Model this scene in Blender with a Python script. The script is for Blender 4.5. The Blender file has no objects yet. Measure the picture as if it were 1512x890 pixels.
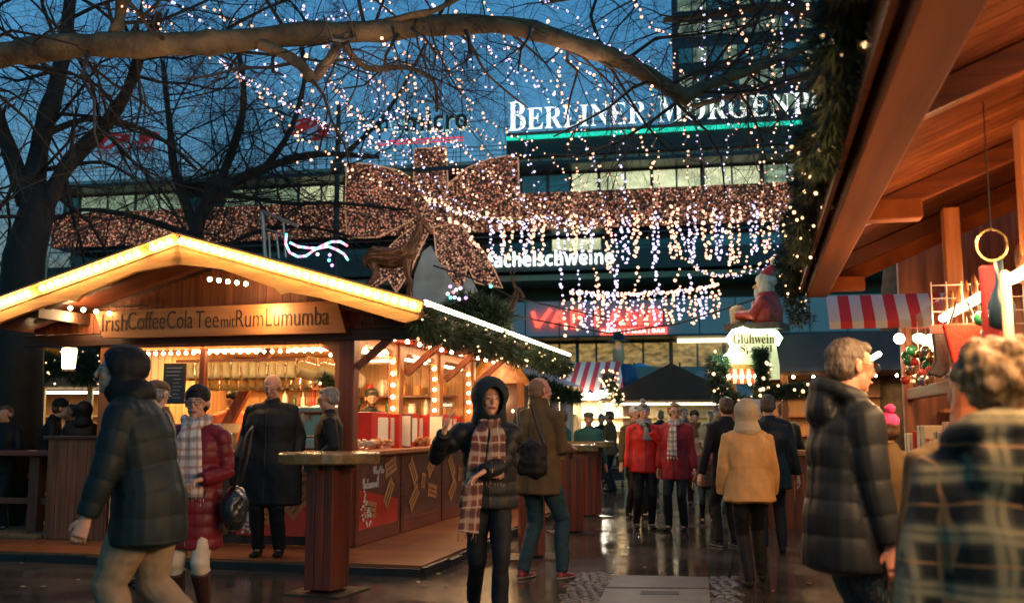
import bpy, math, random, os
import numpy as np
from mathutils import Vector, Matrix, noise
R = math.radians
random.seed(7)
SC = bpy.context.scene
COL = SC.collection
# ------------------------------------------------------------------ camera, world, exposure
cd = bpy.data.cameras.new('camera'); cam = bpy.data.objects.new('camera', cd); COL.objects.link(cam)
CAMH, PITCH = 1.4, R(6.98)
cam.location = (0, 0, CAMH); cam.rotation_euler = (R(90) + PITCH, 0, 0)
cd.sensor_width = 36; cd.lens = 35; cd.clip_end = 2000; cd.clip_start = .05
cd.dof.use_dof = True; cd.dof.focus_distance = 9.6; cd.dof.aperture_fstop = 2.2
SC.camera = cam
W = bpy.data.worlds.new('World'); SC.world = W; W.use_nodes = True
nt = W.node_tree; nt.nodes.clear()
sky = nt.nodes.new('ShaderNodeTexSky'); sky.sky_type = 'NISHITA'; sky.sun_disc = False
sky.sun_elevation = R(-1.5); sky.sun_rotation = R(150); sky.ozone_density = 4.0; sky.air_density = 1.0; sky.dust_density = .6
tint = nt.nodes.new('ShaderNodeMix'); tint.data_type = 'RGBA'; tint.blend_type = 'MULTIPLY'; tint.inputs[0].default_value = 1
tint.inputs[7].default_value = (1.42, 3.2, 1.72, 1)
bgn = nt.nodes.new('ShaderNodeBackground'); bgn.inputs[1].default_value = 1.0
out = nt.nodes.new('ShaderNodeOutputWorld')
nt.links.new(sky.outputs[0], tint.inputs[6]); nt.links.new(tint.outputs[2], bgn.inputs[0]); nt.links.new(bgn.outputs[0], out.inputs[0])
SC.view_settings.view_transform = 'Standard'; SC.view_settings.look = 'None'
SC.view_settings.exposure = 0.45; SC.view_settings.gamma = 1.0
SC.cycles.use_denoising = True
SC.cycles.max_bounces = 6; SC.cycles.diffuse_bounces = 3; SC.cycles.glossy_bounces = 3; SC.cycles.transparent_max_bounces = 8
SC.cycles.sample_clamp_indirect = 4; SC.cycles.caustics_reflective = False; SC.cycles.caustics_refractive = False
SC.cycles.use_light_tree = True

# ------------------------------------------------------------------ geometry helpers
_c, _s = math.cos(PITCH), math.sin(PITCH)
def ray(px, py):
    x = (px - 756) / 1470; y = (445 - py) / 1470
    return Vector((x, _c - y * _s, _s + y * _c))
def U(px, py, Y):
    d = ray(px, py); return Vector((0, 0, CAMH)) + d * (Y / d.y)
def G(px, py, z=0.):
    d = ray(px, py); return Vector((0, 0, CAMH)) + d * ((z - CAMH) / d.z)
def on_front(px, py, O, ang, off=0.):
    """pixel -> local (x,y,z) on the vertical plane y=off of a frame at O turned by -ang"""
    u = Vector((math.sin(ang), math.cos(ang), 0)); v = Vector((math.cos(ang), -math.sin(ang), 0))
    d = ray(px, py); o = Vector((O[0], O[1], 0)); t = (off + o.dot(u)) / Vector((d.x, d.y, 0)).dot(u)
    q = Vector((d.x * t, d.y * t, 0)) - o
    return Vector((q.dot(v), off, CAMH + d.z * t))
def on_side(px, py, O, ang, off=0.):
    u = Vector((math.sin(ang), math.cos(ang), 0)); v = Vector((math.cos(ang), -math.sin(ang), 0))
    d = ray(px, py); o = Vector((O[0], O[1], 0)); t = (off + o.dot(v)) / Vector((d.x, d.y, 0)).dot(v)
    q = Vector((d.x * t, d.y * t, 0)) - o
    return Vector((off, q.dot(u), CAMH + d.z * t))

class MB:
    def __init__(s): s.v = []; s.f = []; s.m = []
    def add(s, vs, fs, m=0):
        b = len(s.v); s.v += [tuple(p) for p in vs]; s.f += [tuple(i + b for i in f) for f in fs]; s.m += [m] * len(fs); return s
    def box(s, x0, x1, y0, y1, z0, z1, m=0, M=None):
        vs = [Vector((x, y, z)) for z in (z0, z1) for y in (y0, y1) for x in (x0, x1)]
        if M is not None: vs = [M @ v for v in vs]
        return s.add(vs, [(0, 2, 3, 1), (4, 5, 7, 6), (0, 1, 5, 4), (2, 6, 7, 3), (0, 4, 6, 2), (1, 3, 7, 5)], m)
    def bar(s, a, b, w, h, m=0, up=(0, 0, 1)):
        a = Vector(a); b = Vector(b); d = (b - a); L = d.length
        if L < 1e-6: return s
        d /= L; sd = d.cross(Vector(up))
        if sd.length < 1e-4: sd = Vector((1, 0, 0))
        sd.normalize(); u = sd.cross(d)
        M = Matrix((( sd.x, d.x, u.x, a.x), (sd.y, d.y, u.y, a.y), (sd.z, d.z, u.z, a.z), (0, 0, 0, 1)))
        return s.box(-w / 2, w / 2, 0, L, -h / 2, h / 2, m, M)
    def tube(s, pts, rad, n=6, m=0, cap=True, closed=False):
        pts = [Vector(p) for p in pts]; k = len(pts)
        if not hasattr(rad, '__len__'): rad = [rad] * k
        b = len(s.v); prev = None
        for i, p in enumerate(pts):
            if closed: t = pts[(i + 1) % k] - pts[i - 1]
            else: t = pts[min(i + 1, k - 1)] - pts[max(i - 1, 0)]
            if t.length < 1e-9: t = Vector((0, 0, 1))
            t.normalize()
            if prev is None:
                r = t.cross(Vector((0, 0, 1)))
                if r.length < .1: r = t.cross(Vector((1, 0, 0)))
            else: r = prev - t * prev.dot(t)
            r.normalize(); prev = r; q = t.cross(r)
            for j in range(n):
                a = 2 * math.pi * j / n
                s.v.append(tuple(p + (r * math.cos(a) + q * math.sin(a)) * rad[i]))
        for i in range(k if closed else k - 1):
            for j in range(n):
                i2 = (i + 1) % k
                s.f.append((b + i * n + j, b + i * n + (j + 1) % n, b + i2 * n + (j + 1) % n, b + i2 * n + j)); s.m.append(m)
        if cap and not closed:
            s.f.append(tuple(b + j for j in range(n))[::-1]); s.m.append(m)
            s.f.append(tuple(b + (k - 1) * n + j for j in range(n))); s.m.append(m)
        return s
    def lathe(s, c, prof, n=16, m=0, M=None):
        b = len(s.v); c = Vector(c)
        for r, z in prof:
            for j in range(n):
                a = 2 * math.pi * j / n; p = Vector((r * math.cos(a), r * math.sin(a), z))
                if M is not None: p = M @ p
                s.v.append(tuple(c + p))
        for i in range(len(prof) - 1):
            for j in range(n):
                s.f.append((b + i * n + j, b + i * n + (j + 1) % n, b + (i + 1) * n + (j + 1) % n, b + (i + 1) * n + j)); s.m.append(m)
        s.f.append(tuple(b + j for j in range(n))[::-1]); s.m.append(m)
        s.f.append(tuple(b + (len(prof) - 1) * n + j for j in range(n))); s.m.append(m)
        return s
    def ball(s, c, r, n=8, k=5, m=0, M=None):
        r = r if hasattr(r, '__len__') else (r, r, r); c = Vector(c)
        b = len(s.v); fs = []
        def T(p): return c + (M @ p if M is not None else p)
        s.v.append(tuple(T(Vector((0, 0, r[2])))))
        for i in range(1, k):
            th = math.pi * i / k
            for j in range(n):
                a = 2 * math.pi * j / n
                s.v.append(tuple(T(Vector((r[0] * math.sin(th) * math.cos(a), r[1] * math.sin(th) * math.sin(a), r[2] * math.cos(th))))))
        s.v.append(tuple(T(Vector((0, 0, -r[2])))))
        for j in range(n):
            fs.append((b, b + 1 + j, b + 1 + (j + 1) % n))
            for i in range(k - 2):
                p = b + 1 + i * n
                fs.append((p + j, p + n + j, p + n + (j + 1) % n, p + (j + 1) % n))
            p = b + 1 + (k - 2) * n; fs.append((p + (j + 1) % n, p + j, b + 1 + (k - 1) * n))
        s.f += fs; s.m += [m] * len(fs); return s
    def prism(s, poly, d0, d1, m=0, M=None):
        """poly of (x,z) extruded along y from d0 to d1"""
        n = len(poly); vs = [Vector((x, d0, z)) for x, z in poly] + [Vector((x, d1, z)) for x, z in poly]
        if M is not None: vs = [M @ v for v in vs]
        return s.add(vs, [tuple(range(n)), tuple(range(2 * n - 1, n - 1, -1))] + [((i + 1) % n, i, n + i, n + (i + 1) % n) for i in range(n)], m)
    def mesh(s, name, mats, smooth=False):
        me = bpy.data.meshes.new(name); me.from_pydata(s.v, [], s.f)
        for mm in (mats if isinstance(mats, (list, tuple)) else [mats]): me.materials.append(mm)
        if s.m and max(s.m): me.polygons.foreach_set('material_index', s.m)
        if smooth: me.polygons.foreach_set('use_smooth', [True] * len(s.f))
        me.update(); return me
    def build(s, name, mats, parent=None, smooth=False, bevel=0, loc=None):
        o = bpy.data.objects.new(name, s.mesh(name, mats, smooth)); COL.objects.link(o)
        if parent: o.parent = parent
        if loc is not None: o.location = loc
        if bevel:
            b = o.modifiers.new('bevel', 'BEVEL'); b.width = bevel; b.segments = 2; b.limit_method = 'ANGLE'
        return o
def tag(o, label=None, cat=None, group=None, kind=None):
    if label: o['label'] = label
    if cat: o['category'] = cat
    if group: o['group'] = group
    if kind: o['kind'] = kind
    return o
def thing(name, label, cat, loc=(0, 0, 0), rz=0, group=None):
    o = bpy.data.objects.new(name, None); COL.objects.link(o); o.empty_display_size = .1
    o.location = loc; o.rotation_euler = (0, 0, rz); return tag(o, label, cat, group)
def dup(root, loc=None, rz=None, label=None, scale=None):
    r = root.copy(); COL.objects.link(r)
    if loc is not None: r.location = loc
    if rz is not None: r.rotation_euler = (0, 0, rz)
    if label: r['label'] = label
    if scale: r.scale = scale
    for ch in list(root.children):
        c = ch.copy(); COL.objects.link(c); c.parent = r
        for g in list(ch.children):
            d = g.copy(); COL.objects.link(d); d.parent = c
    return r

# ------------------------------------------------------------------ materials
MC = {}
def mat(name, c, r=.6, metal=0, var=.18, sc=6., bump=.0, bsc=30., c2=None, stretch=None, island=0, emis=None, es=0, spec=.5, coat=0, trans=0, alpha=1, samp=True, bdist=.01):
    if name in MC: return MC[name]
    m = bpy.data.materials.new(name); m.use_nodes = True; MC[name] = m; t = m.node_tree; N = t.nodes; L = t.links
    b = N['Principled BSDF']; b.inputs['Roughness'].default_value = r; b.inputs['Metallic'].default_value = metal
    b.inputs['Specular IOR Level'].default_value = spec; b.inputs['Coat Weight'].default_value = coat; b.inputs['Coat Roughness'].default_value = .15
    b.inputs['Transmission Weight'].default_value = trans; b.inputs['Alpha'].default_value = alpha
    tc = N.new('ShaderNodeTexCoord'); mp = N.new('ShaderNodeMapping'); L.new(tc.outputs['Object'], mp.inputs[0])
    if stretch: mp.inputs['Scale'].default_value = stretch
    n = N.new('ShaderNodeTexNoise'); n.inputs['Scale'].default_value = sc; n.inputs['Detail'].default_value = 5; L.new(mp.outputs[0], n.inputs[0])
    c2 = c2 or tuple(x * (1 - var) for x in c); c1 = c if c2 is None else c
    if True:
        cr = N.new('ShaderNodeValToRGB'); cr.color_ramp.elements[0].position = .32; cr.color_ramp.elements[1].position = .68
        cr.color_ramp.elements[0].color = (*c2, 1); cr.color_ramp.elements[1].color = (*c1, 1); L.new(n.outputs[0], cr.inputs[0])
        src = cr.outputs[0]
        if island:
            g = N.new('ShaderNodeNewGeometry'); mm = N.new('ShaderNodeMapRange'); mm.inputs[3].default_value = 1 - island; mm.inputs[4].default_value = 1 + island
            L.new(g.outputs['Random Per Island'], mm.inputs[0]); mx = N.new('ShaderNodeVectorMath'); mx.operation = 'SCALE'
            L.new(src, mx.inputs[0]); L.new(mm.outputs[0], mx.inputs['Scale']); src = mx.outputs[0]
        L.new(src, b.inputs['Base Color'])
    if bump:
        n2 = N.new('ShaderNodeTexNoise'); n2.inputs['Scale'].default_value = bsc; n2.inputs['Detail'].default_value = 4; L.new(mp.outputs[0], n2.inputs[0])
        bp = N.new('ShaderNodeBump'); bp.inputs['Strength'].default_value = bump; bp.inputs['Distance'].default_value = bdist
        L.new(n2.outputs[0], bp.inputs['Height']); L.new(bp.outputs[0], b.inputs['Normal'])
    if es:
        b.inputs['Emission Color'].default_value = (*(emis or c), 1); b.inputs['Emission Strength'].default_value = es
        if not samp: m.cycles.emission_sampling = 'NONE'
    return m
def wood(name, c, c2, axis='z', r=.5, sc=5., island=.2, bump=.25, coat=0, knots=False):
    st = {'x': (.06, 1, 1), 'y': (1, .06, 1), 'z': (1, 1, .06)}[axis]
    return mat(name, c, r, c2=c2, sc=sc * 4, stretch=st, island=island, bump=bump, bsc=60, coat=coat, bdist=.004)
def glow(name, c, s, samp=True): return mat(name, c, .5, emis=c, es=s, samp=samp)
def glassy(name, c=(1, 1, 1), rough=.05, a=.25):
    """thin pane: mostly clear, mirror-like at a glance"""
    if name in MC: return MC[name]
    m = bpy.data.materials.new(name); m.use_nodes = True; MC[name] = m; t = m.node_tree; N = t.nodes; L = t.links; N.clear()
    tr = N.new('ShaderNodeBsdfTransparent'); tr.inputs[0].default_value = (*c, 1); g = N.new('ShaderNodeBsdfGlossy'); g.inputs['Roughness'].default_value = rough
    f = N.new('ShaderNodeFresnel'); f.inputs[0].default_value = 1.5; ad = N.new('ShaderNodeMath'); ad.operation = 'MULTIPLY'; ad.inputs[1].default_value = .32; L.new(f.outputs[0], ad.inputs[0])
    mx = N.new('ShaderNodeMixShader'); L.new(ad.outputs[0], mx.inputs[0]); L.new(tr.outputs[0], mx.inputs[1]); L.new(g.outputs[0], mx.inputs[2])
    o = N.new('ShaderNodeOutputMaterial'); L.new(mx.outputs[0], o.inputs[0]); return m
def stripes(name, ca, cb, width, axis=0, r=.7, tr=0):
    if name in MC: return MC[name]
    m = mat(name, ca, r, var=.1); t = m.node_tree; N = t.nodes; L = t.links; b = N['Principled BSDF']
    tc = N.new('ShaderNodeTexCoord'); sp = N.new('ShaderNodeSeparateXYZ'); L.new(tc.outputs['Object'], sp.inputs[0])
    d = N.new('ShaderNodeMath'); d.operation = 'DIVIDE'; d.inputs[1].default_value = width * 2; L.new(sp.outputs[axis], d.inputs[0])
    f = N.new('ShaderNodeMath'); f.operation = 'FRACT'; L.new(d.outputs[0], f.inputs[0]); g = N.new('ShaderNodeMath'); g.operation = 'GREATER_THAN'; g.inputs[1].default_value = .5; L.new(f.outputs[0], g.inputs[0])
    mx = N.new('ShaderNodeMix'); mx.data_type = 'RGBA'; L.new(g.outputs[0], mx.inputs[0]); mx.inputs[6].default_value = (*ca, 1); mx.inputs[7].default_value = (*cb, 1)
    L.new(mx.outputs[2], b.inputs['Base Color']); return m
def plaid(name, base, cols, per, r=.85, warp=.02, bump=.3):
    """woven check; cols = [(colour, centre, halfwidth)] as fractions of the repeat, along both x and z"""
    m = mat(name, base, r, bump=bump, bsc=220, bdist=.003); t = m.node_tree; N = t.nodes; L = t.links; b = N['Principled BSDF']
    tc = N.new('ShaderNodeTexCoord'); nz = N.new('ShaderNodeTexNoise'); nz.inputs['Scale'].default_value = 4
    L.new(tc.outputs['Object'], nz.inputs[0]); vm = N.new('ShaderNodeVectorMath'); vm.operation = 'SCALE'; vm.inputs['Scale'].default_value = warp * 4
    L.new(nz.outputs['Color'], vm.inputs[0]); va = N.new('ShaderNodeVectorMath'); L.new(tc.outputs['Object'], va.inputs[0]); L.new(vm.outputs[0], va.inputs[1])
    sp = N.new('ShaderNodeSeparateXYZ'); L.new(va.outputs[0], sp.inputs[0])
    cur = None; xy = N.new('ShaderNodeMath'); L.new(sp.outputs[0], xy.inputs[0]); ym = N.new('ShaderNodeMath'); ym.operation = 'MULTIPLY'; ym.inputs[1].default_value = .6; L.new(sp.outputs[1], ym.inputs[0]); L.new(ym.outputs[0], xy.inputs[1])
    col = None
    for src in (xy.outputs[0], sp.outputs[2]):
        for cc, ctr, hw in cols:
            d = N.new('ShaderNodeMath'); d.operation = 'DIVIDE'; d.inputs[1].default_value = per; L.new(src, d.inputs[0])
            a = N.new('ShaderNodeMath'); a.operation = 'SUBTRACT'; a.inputs[1].default_value = ctr - .5; L.new(d.outputs[0], a.inputs[0])
            f = N.new('ShaderNodeMath'); f.operation = 'FRACT'; L.new(a.outputs[0], f.inputs[0]); s_ = N.new('ShaderNodeMath'); s_.operation = 'SUBTRACT'; s_.inputs[1].default_value = .5; L.new(f.outputs[0], s_.inputs[0])
            ab = N.new('ShaderNodeMath'); ab.operation = 'ABSOLUTE'; L.new(s_.outputs[0], ab.inputs[0]); ls = N.new('ShaderNodeMapRange'); ls.inputs[1].default_value = hw * 1.3; ls.inputs[2].default_value = hw * .7
            ls.inputs[3].default_value = 0; ls.inputs[4].default_value = .55; L.new(ab.outputs[0], ls.inputs[0])
            mx = N.new('ShaderNodeMix'); mx.data_type = 'RGBA'; L.new(ls.outputs[0], mx.inputs[0])
            if col is None: mx.inputs[6].default_value = (*base, 1)
            else: L.new(col, mx.inputs[6])
            mx.inputs[7].default_value = (*cc, 1); col = mx.outputs[2]
    L.new(col, b.inputs['Base Color']); return m

def to_bold(s, style):
    base = {'serif': (0x1D400, 0x1D41A, 0x1D7CE), 'script': (0x1D4D0, 0x1D4EA, None), 'sans': (None, None, None), 'bold': (0x1D5D4, 0x1D5EE, 0x1D7EC), 'double': (0x1D400, 0x1D41A, None)}[style]
    o = ''
    for ch in s:
        if 'A' <= ch <= 'Z' and base[0]: o += chr(base[0] + ord(ch) - 65)
        elif 'a' <= ch <= 'z' and base[1]: o += chr(base[1] + ord(ch) - 97)
        else: o += ch
    return o
def text(s, name, m, parent, M, w, h, depth=.01, style='sans', offset=0, space=1.0):
    """real letter shapes fitted to w x h, standing in the local xz plane at matrix M (x right, y up of the text)"""
    c = bpy.data.curves.new(name, 'FONT'); c.body = to_bold(s, style); c.extrude = .001; c.offset = offset; c.resolution_u = 3; c.space_character = space
    o = bpy.data.objects.new('tmp', c); COL.objects.link(o)
    dg = bpy.context.evaluated_depsgraph_get(); dg.update(); me = bpy.data.meshes.new_from_object(o.evaluated_get(dg))
    bpy.data.objects.remove(o); bpy.data.curves.remove(c); me.name = name
    co = np.empty(len(me.vertices) * 3); me.vertices.foreach_get('co', co); co = co.reshape(-1, 3)
    lo, hi = co.min(0), co.max(0); k = (w / (hi[0] - lo[0]), h / (hi[1] - lo[1]) if h else 0)
    if not h: k = (k[0], k[0])
    co[:, 0] = (co[:, 0] - lo[0]) * k[0]; co[:, 1] = (co[:, 1] - lo[1]) * k[1]; co[:, 2] = (co[:, 2] - lo[2]) / (hi[2] - lo[2]) * depth
    me.vertices.foreach_set('co', co.ravel()); me.materials.clear(); me.materials.append(m); me.update()
    t = bpy.data.objects.new(name, me); COL.objects.link(t); t.parent = parent; t.matrix_local = M; return t
def face_y(x, y, z, rz=0):
    """matrix: text standing upright, readable from -y"""
    return Matrix.Translation((x, y, z)) @ Matrix.Rotation(rz, 4, 'Z') @ Matrix.Rotation(R(90), 4, 'X')
def lamp_area(parent, loc, size, size_y, power, c=(1, .62, .3), rot=(0, 0, 0), name='lamp_light', spread=180):
    l = bpy.data.lights.new(name, 'AREA'); l.shape = 'RECTANGLE'; l.size = size; l.size_y = size_y; l.energy = power; l.color = c; l.spread = R(spread)
    o = bpy.data.objects.new(name, l); COL.objects.link(o); o.parent = parent; o.location = loc; o.rotation_euler = rot; return o
def lamp_point(parent, loc, power, c=(1, .6, .28), r=.08, name='lamp_light'):
    l = bpy.data.lights.new(name, 'POINT'); l.energy = power; l.color = c; l.shadow_soft_size = r
    o = bpy.data.objects.new(name, l); COL.objects.link(o)
    if parent: o.parent = parent
    o.location = loc; return o
# ------------------------------------------------------------------ ground
def ground_mat():
    m = mat('wet_paving', (.075, .064, .052), .3, c2=(.036, .031, .026), sc=1.3, stretch=None)
    t = m.node_tree; N = t.nodes; L = t.links; b = N['Principled BSDF']
    tc = N.new('ShaderNodeTexCoord'); mp = N.new('ShaderNodeMapping'); mp.inputs['Rotation'].default_value = (0, 0, R(13.8)); L.new(tc.outputs['Object'], mp.inputs[0])
    br = N.new('ShaderNodeTexBrick'); br.inputs['Scale'].default_value = 1; br.inputs['Brick Width'].default_value = .6; br.inputs['Row Height'].default_value = .3; br.inputs['Mortar Size'].default_value = .011
    br.inputs['Color1'].default_value = (1, 1, 1, 1); br.inputs['Color2'].default_value = (.6, .6, .6, 1); br.inputs['Mortar'].default_value = (.12, .12, .12, 1); L.new(mp.outputs[0], br.inputs[0])
    src = b.inputs['Base Color'].links[0].from_socket
    mx = N.new('ShaderNodeMix'); mx.data_type = 'RGBA'; mx.blend_type = 'MULTIPLY'; mx.inputs[0].default_value = 1; L.new(src, mx.inputs[6]); L.new(br.outputs[0], mx.inputs[7]); L.new(mx.outputs[2], b.inputs['Base Color'])
    n = N.new('ShaderNodeTexNoise'); n.inputs['Scale'].default_value = .8; n.inputs['Detail'].default_value = 6; L.new(tc.outputs['Object'], n.inputs[0])
    rr = N.new('ShaderNodeMapRange'); rr.inputs[1].default_value = .38; rr.inputs[2].default_value = .62; rr.inputs[3].default_value = .06; rr.inputs[4].default_value = .25; L.new(n.outputs[0], rr.inputs[0]); L.new(rr.outputs[0], b.inputs['Roughness'])
    n2 = N.new('ShaderNodeTexNoise'); n2.inputs['Scale'].default_value = 9; n2.inputs['Detail'].default_value = 5; L.new(tc.outputs['Object'], n2.inputs[0])
    ad = N.new('ShaderNodeMath'); ad.operation = 'MULTIPLY_ADD'; ad.inputs[1].default_value = .5; L.new(n2.outputs[0], ad.inputs[0]); L.new(br.outputs[0], ad.inputs[2])
    bp = N.new('ShaderNodeBump'); bp.inputs['Strength'].default_value = .35; bp.inputs['Distance'].default_value = .006; L.new(ad.outputs[0], bp.inputs['Height']); L.new(bp.outputs[0], b.inputs['Normal'])
    return m
g = MB().add([(-400, -60, 0), (400, -60, 0), (400, 500, 0), (-400, 500, 0)], [(0, 1, 2, 3)]).build('ground', ground_mat()); tag(g, kind='structure')

# utility cover set in the paving with cobbles either side
m_steel = mat('worn_plate', (.10, .092, .07), .35, c2=(.04, .036, .028), sc=5, bump=.5, bsc=90)
uc = thing('utility_cover', 'wide two-piece metal utility cover set in the wet paving at the front', 'utility cover', G(970, 868))
M0 = Vector(uc.location)
def gp(px, py, z=0): return G(px, py) - M0 + Vector((0, 0, z))
def sheet(pxs, name, m, z, parent):
    a = [gp(*q) for q in pxs]; n = len(a)
    MB().add([(p.x, p.y, 0) for p in a] + [(p.x, p.y, z) for p in a], [tuple(range(n, 2 * n))] + [((i + 1) % n, i, n + i, n + (i + 1) % n)[::-1] for i in range(n)]).build(name, m, parent)
sheet([(895, 868), (1047, 869), (1046, 853), (908, 850)][::1], 'plate', m_steel, .012, uc)
sheet([(880, 899), (1050, 899), (1047, 871), (894, 870)], 'plate', m_steel, .012, uc)
sheet([(945, 879), (1003, 880), (1003, 875), (948, 874)], 'handle_slot', mat('slot_dark', (.01, .01, .01), .6), .015, uc)
m_cob = mat('cobble_stone', (.055, .05, .042), .33, var=.5, sc=14, island=.45, bump=.4, bsc=60)
def cobbles(poly, label):
    cb = MB(); rnd = random.Random(3)
    P = [G(*q) for q in poly]; x0 = min(p.x for p in P); x1 = max(p.x for p in P); y0 = min(p.y for p in P); y1 = max(p.y for p in P)
    def inside(x, y):
        s = [(P[(i + 1) % 4].x - P[i].x) * (y - P[i].y) - (P[(i + 1) % 4].y - P[i].y) * (x - P[i].x) for i in range(4)]
        return all(q > 0 for q in s) or all(q < 0 for q in s)
    y = y0
    while y < y1:
        x = x0 + rnd.random() * .03
        while x < x1:
            if inside(x, y): cb.ball((x + rnd.uniform(-.012, .012), y + rnd.uniform(-.012, .012), -.008), (rnd.uniform(.042, .052), rnd.uniform(.042, .052), rnd.uniform(.016, .023)), 8, 6)
            x += .085
        y += .085
    tag(cb.build('cobblestones', m_cob, smooth=True), label, 'cobblestones', kind='stuff')
cobbles([(818, 900), (878, 900), (905, 845), (850, 845)], 'small cobbles left of the metal cover')
cobbles([(1052, 900), (1100, 900), (1086, 851), (1050, 851)], 'small cobbles right of the metal cover')

lv = MB(); rnd = random.Random(9)
for i in range(110):
    p = Vector((rnd.uniform(-5, 4), rnd.uniform(5, 16), .004)); a = rnd.random() * 6.28; s = rnd.uniform(.012, .04); lv.add([p + Vector((s * math.cos(a + k * 1.25) * (1 if k % 2 else .6), s * math.sin(a + k * 1.25), rnd.uniform(0, .008))) for k in range(5)], [(0, 1, 2, 3, 4)])
tag(lv.build('litter', mat('litter_mix', (.3, .22, .12), .6, c2=(.05, .03, .015), sc=3, island=.6)), 'leaf scraps and paper litter scattered over the wet paving', 'litter', kind='stuff')
# ------------------------------------------------------------------ the long shopping centre behind
OB, AB = (0, 62), R(11)
fb = lambda px, py, off=0: on_front(px, py, OB, AB, off)
bld = thing('shopping_centre', 'long grey shopping centre with lit office floors and roof lettering behind the market', 'building', (OB[0], OB[1], 0), -AB)
bt = thing('office_tower', 'dark office tower with rows of lit windows rising behind the roof lettering', 'building', (*U(1115, 100, 105).xy, 0), -AB)
m_conc = mat('grey_fascia', (.42, .42, .40), .55, var=.12, sc=.5); m_dkc = mat('dark_cladding', (.03, .036, .036), .4, var=.3, sc=1)
m_dglass = mat('dark_glazing', (.01, .03, .04), .12, var=.4, sc=.3, spec=.8)
m_alu = mat('window_frame_grey', (.10, .11, .11), .4, var=.1)
def lit_mat(name, c, s, sc=.6, lo=.25):
    m = mat(name, c, .4); t = m.node_tree; N = t.nodes; L = t.links; b = N['Principled BSDF']
    tc = N.new('ShaderNodeTexCoord'); mp = N.new('ShaderNodeMapping'); mp.inputs['Scale'].default_value = (sc, 1, sc * 2.2); L.new(tc.outputs['Object'], mp.inputs[0])
    mp.inputs['Location'].default_value = (0, 3.3, 0)
    v = N.new('ShaderNodeTexVoronoi'); v.inputs['Scale'].default_value = 1.6; L.new(mp.outputs[0], v.inputs[0]); n = N.new('ShaderNodeTexNoise'); n.inputs['Scale'].default_value = 2.3; n.inputs['Detail'].default_value = 5; L.new(mp.outputs[0], n.inputs[0])
    sp = N.new('ShaderNodeSeparateColor'); L.new(v.outputs['Color'], sp.inputs[0]); ad = N.new('ShaderNodeMath'); ad.operation = 'MULTIPLY'; ad.inputs[0].default_value = .55; L.new(n.outputs[0], ad.inputs[1])
    mr = N.new('ShaderNodeMapRange'); mr.inputs[1].default_value = .2; mr.inputs[2].default_value = .36; mr.inputs[3].default_value = s * lo; mr.inputs[4].default_value = s; L.new(ad.outputs[0], mr.inputs[0])
    b.inputs['Emission Color'].default_value = (*c, 1); L.new(mr.outputs[0], b.inputs['Emission Strength']); b.inputs['Base Color'].default_value = (.1, .1, .1, 1)
    for l in list(b.inputs['Base Color'].links): L.remove(l)
    m.cycles.emission_sampling = 'NONE'; return m
m_lit = lit_mat('lit_office', (.62, .66, .38), 1.1, .35, .55); m_lit2 = lit_mat('lit_office_green', (.36, .5, .32), .75, .5, .35); m_litw = lit_mat('lit_restaurant', (.75, .46, .13), .42, .9, .25)
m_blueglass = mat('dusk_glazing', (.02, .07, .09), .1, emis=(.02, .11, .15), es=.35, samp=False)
def bpanel(x0, x1, z0, z1, y0=0, y1=.3, m=m_conc, name='wall', par=bld): return MB().box(x0, x1, y0, y1, z0, z1).build(name, m, par)
xL = fb(80, 300).x; xR = fb(1420, 300).x
zz = lambda px, py: fb(px, py).z
zb1, zb0 = zz(1190, 268), zz(1190, 325)           # band of lights
zw1 = zz(1190, 232); zp1 = zz(1190, 190)
# solid body in storeys
bpanel(xL, xR, zw1 + .25, zp1 - .9, .2, 12, m_conc, 'parapet'); bpanel(xL - .4, xR, zw1, zw1 + .25, -1.2, 12, m_dkc, 'cornice')
bpanel(xL, xR, zb1, zw1, 1.0, 12, m_dglass, 'glazing'); bpanel(xL, xR, zb0, zb1 - .02, 0, 12, m_dkc, 'band_wall')
zs1, zs0 = zz(800, 373), zz(800, 402)             # Stachelschweine fascia
bpanel(xL, xR, zs1, zb0, 2.2, 12, m_dglass, 'glazing'); bpanel(xL, xR, zs0, zs1, -.5, 12, m_dkc, 'fascia')
zv1, zv0 = zz(900, 446), zz(900, 497)
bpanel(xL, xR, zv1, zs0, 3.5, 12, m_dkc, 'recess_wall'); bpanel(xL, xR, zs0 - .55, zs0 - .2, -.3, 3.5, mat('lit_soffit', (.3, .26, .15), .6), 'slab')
bpanel(xL, xR, zv0, zv1, -1.0, 12, m_conc, 'fascia'); bpanel(xL, xR, 0, zv0 - .12, 1.5, 12, m_dkc, 'ground_floor_wall')
bpanel(xL, xR, zv0 - .12, zv0, -1.15, 1.5, m_dkc, 'canopy_edge')
# panel joints in the fascias
jm = MB()
x = xL
while x < xR:
    jm.box(x, x + .05, -1.02, -1.0, zv0 + .02, zv1 - .02); jm.box(x + .7, x + .76, .17, .2, zw1 + .3, zp1 - .95); x += 2.1
jm.build('panel_joint', mat('joint', (.03, .035, .035), .7), bld)
# railing above the parapet
rl = MB()
for z in (zp1 - .55, zp1 - .25, zp1 + .05): rl.box(xL, xR, .3, .34, z, z + .04)
x = xL
while x < xR: rl.box(x, x + .04, .3, .34, zp1 - .9, zp1 + .05); x += 1.6
rl.build('railing', m_alu, bld)
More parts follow.
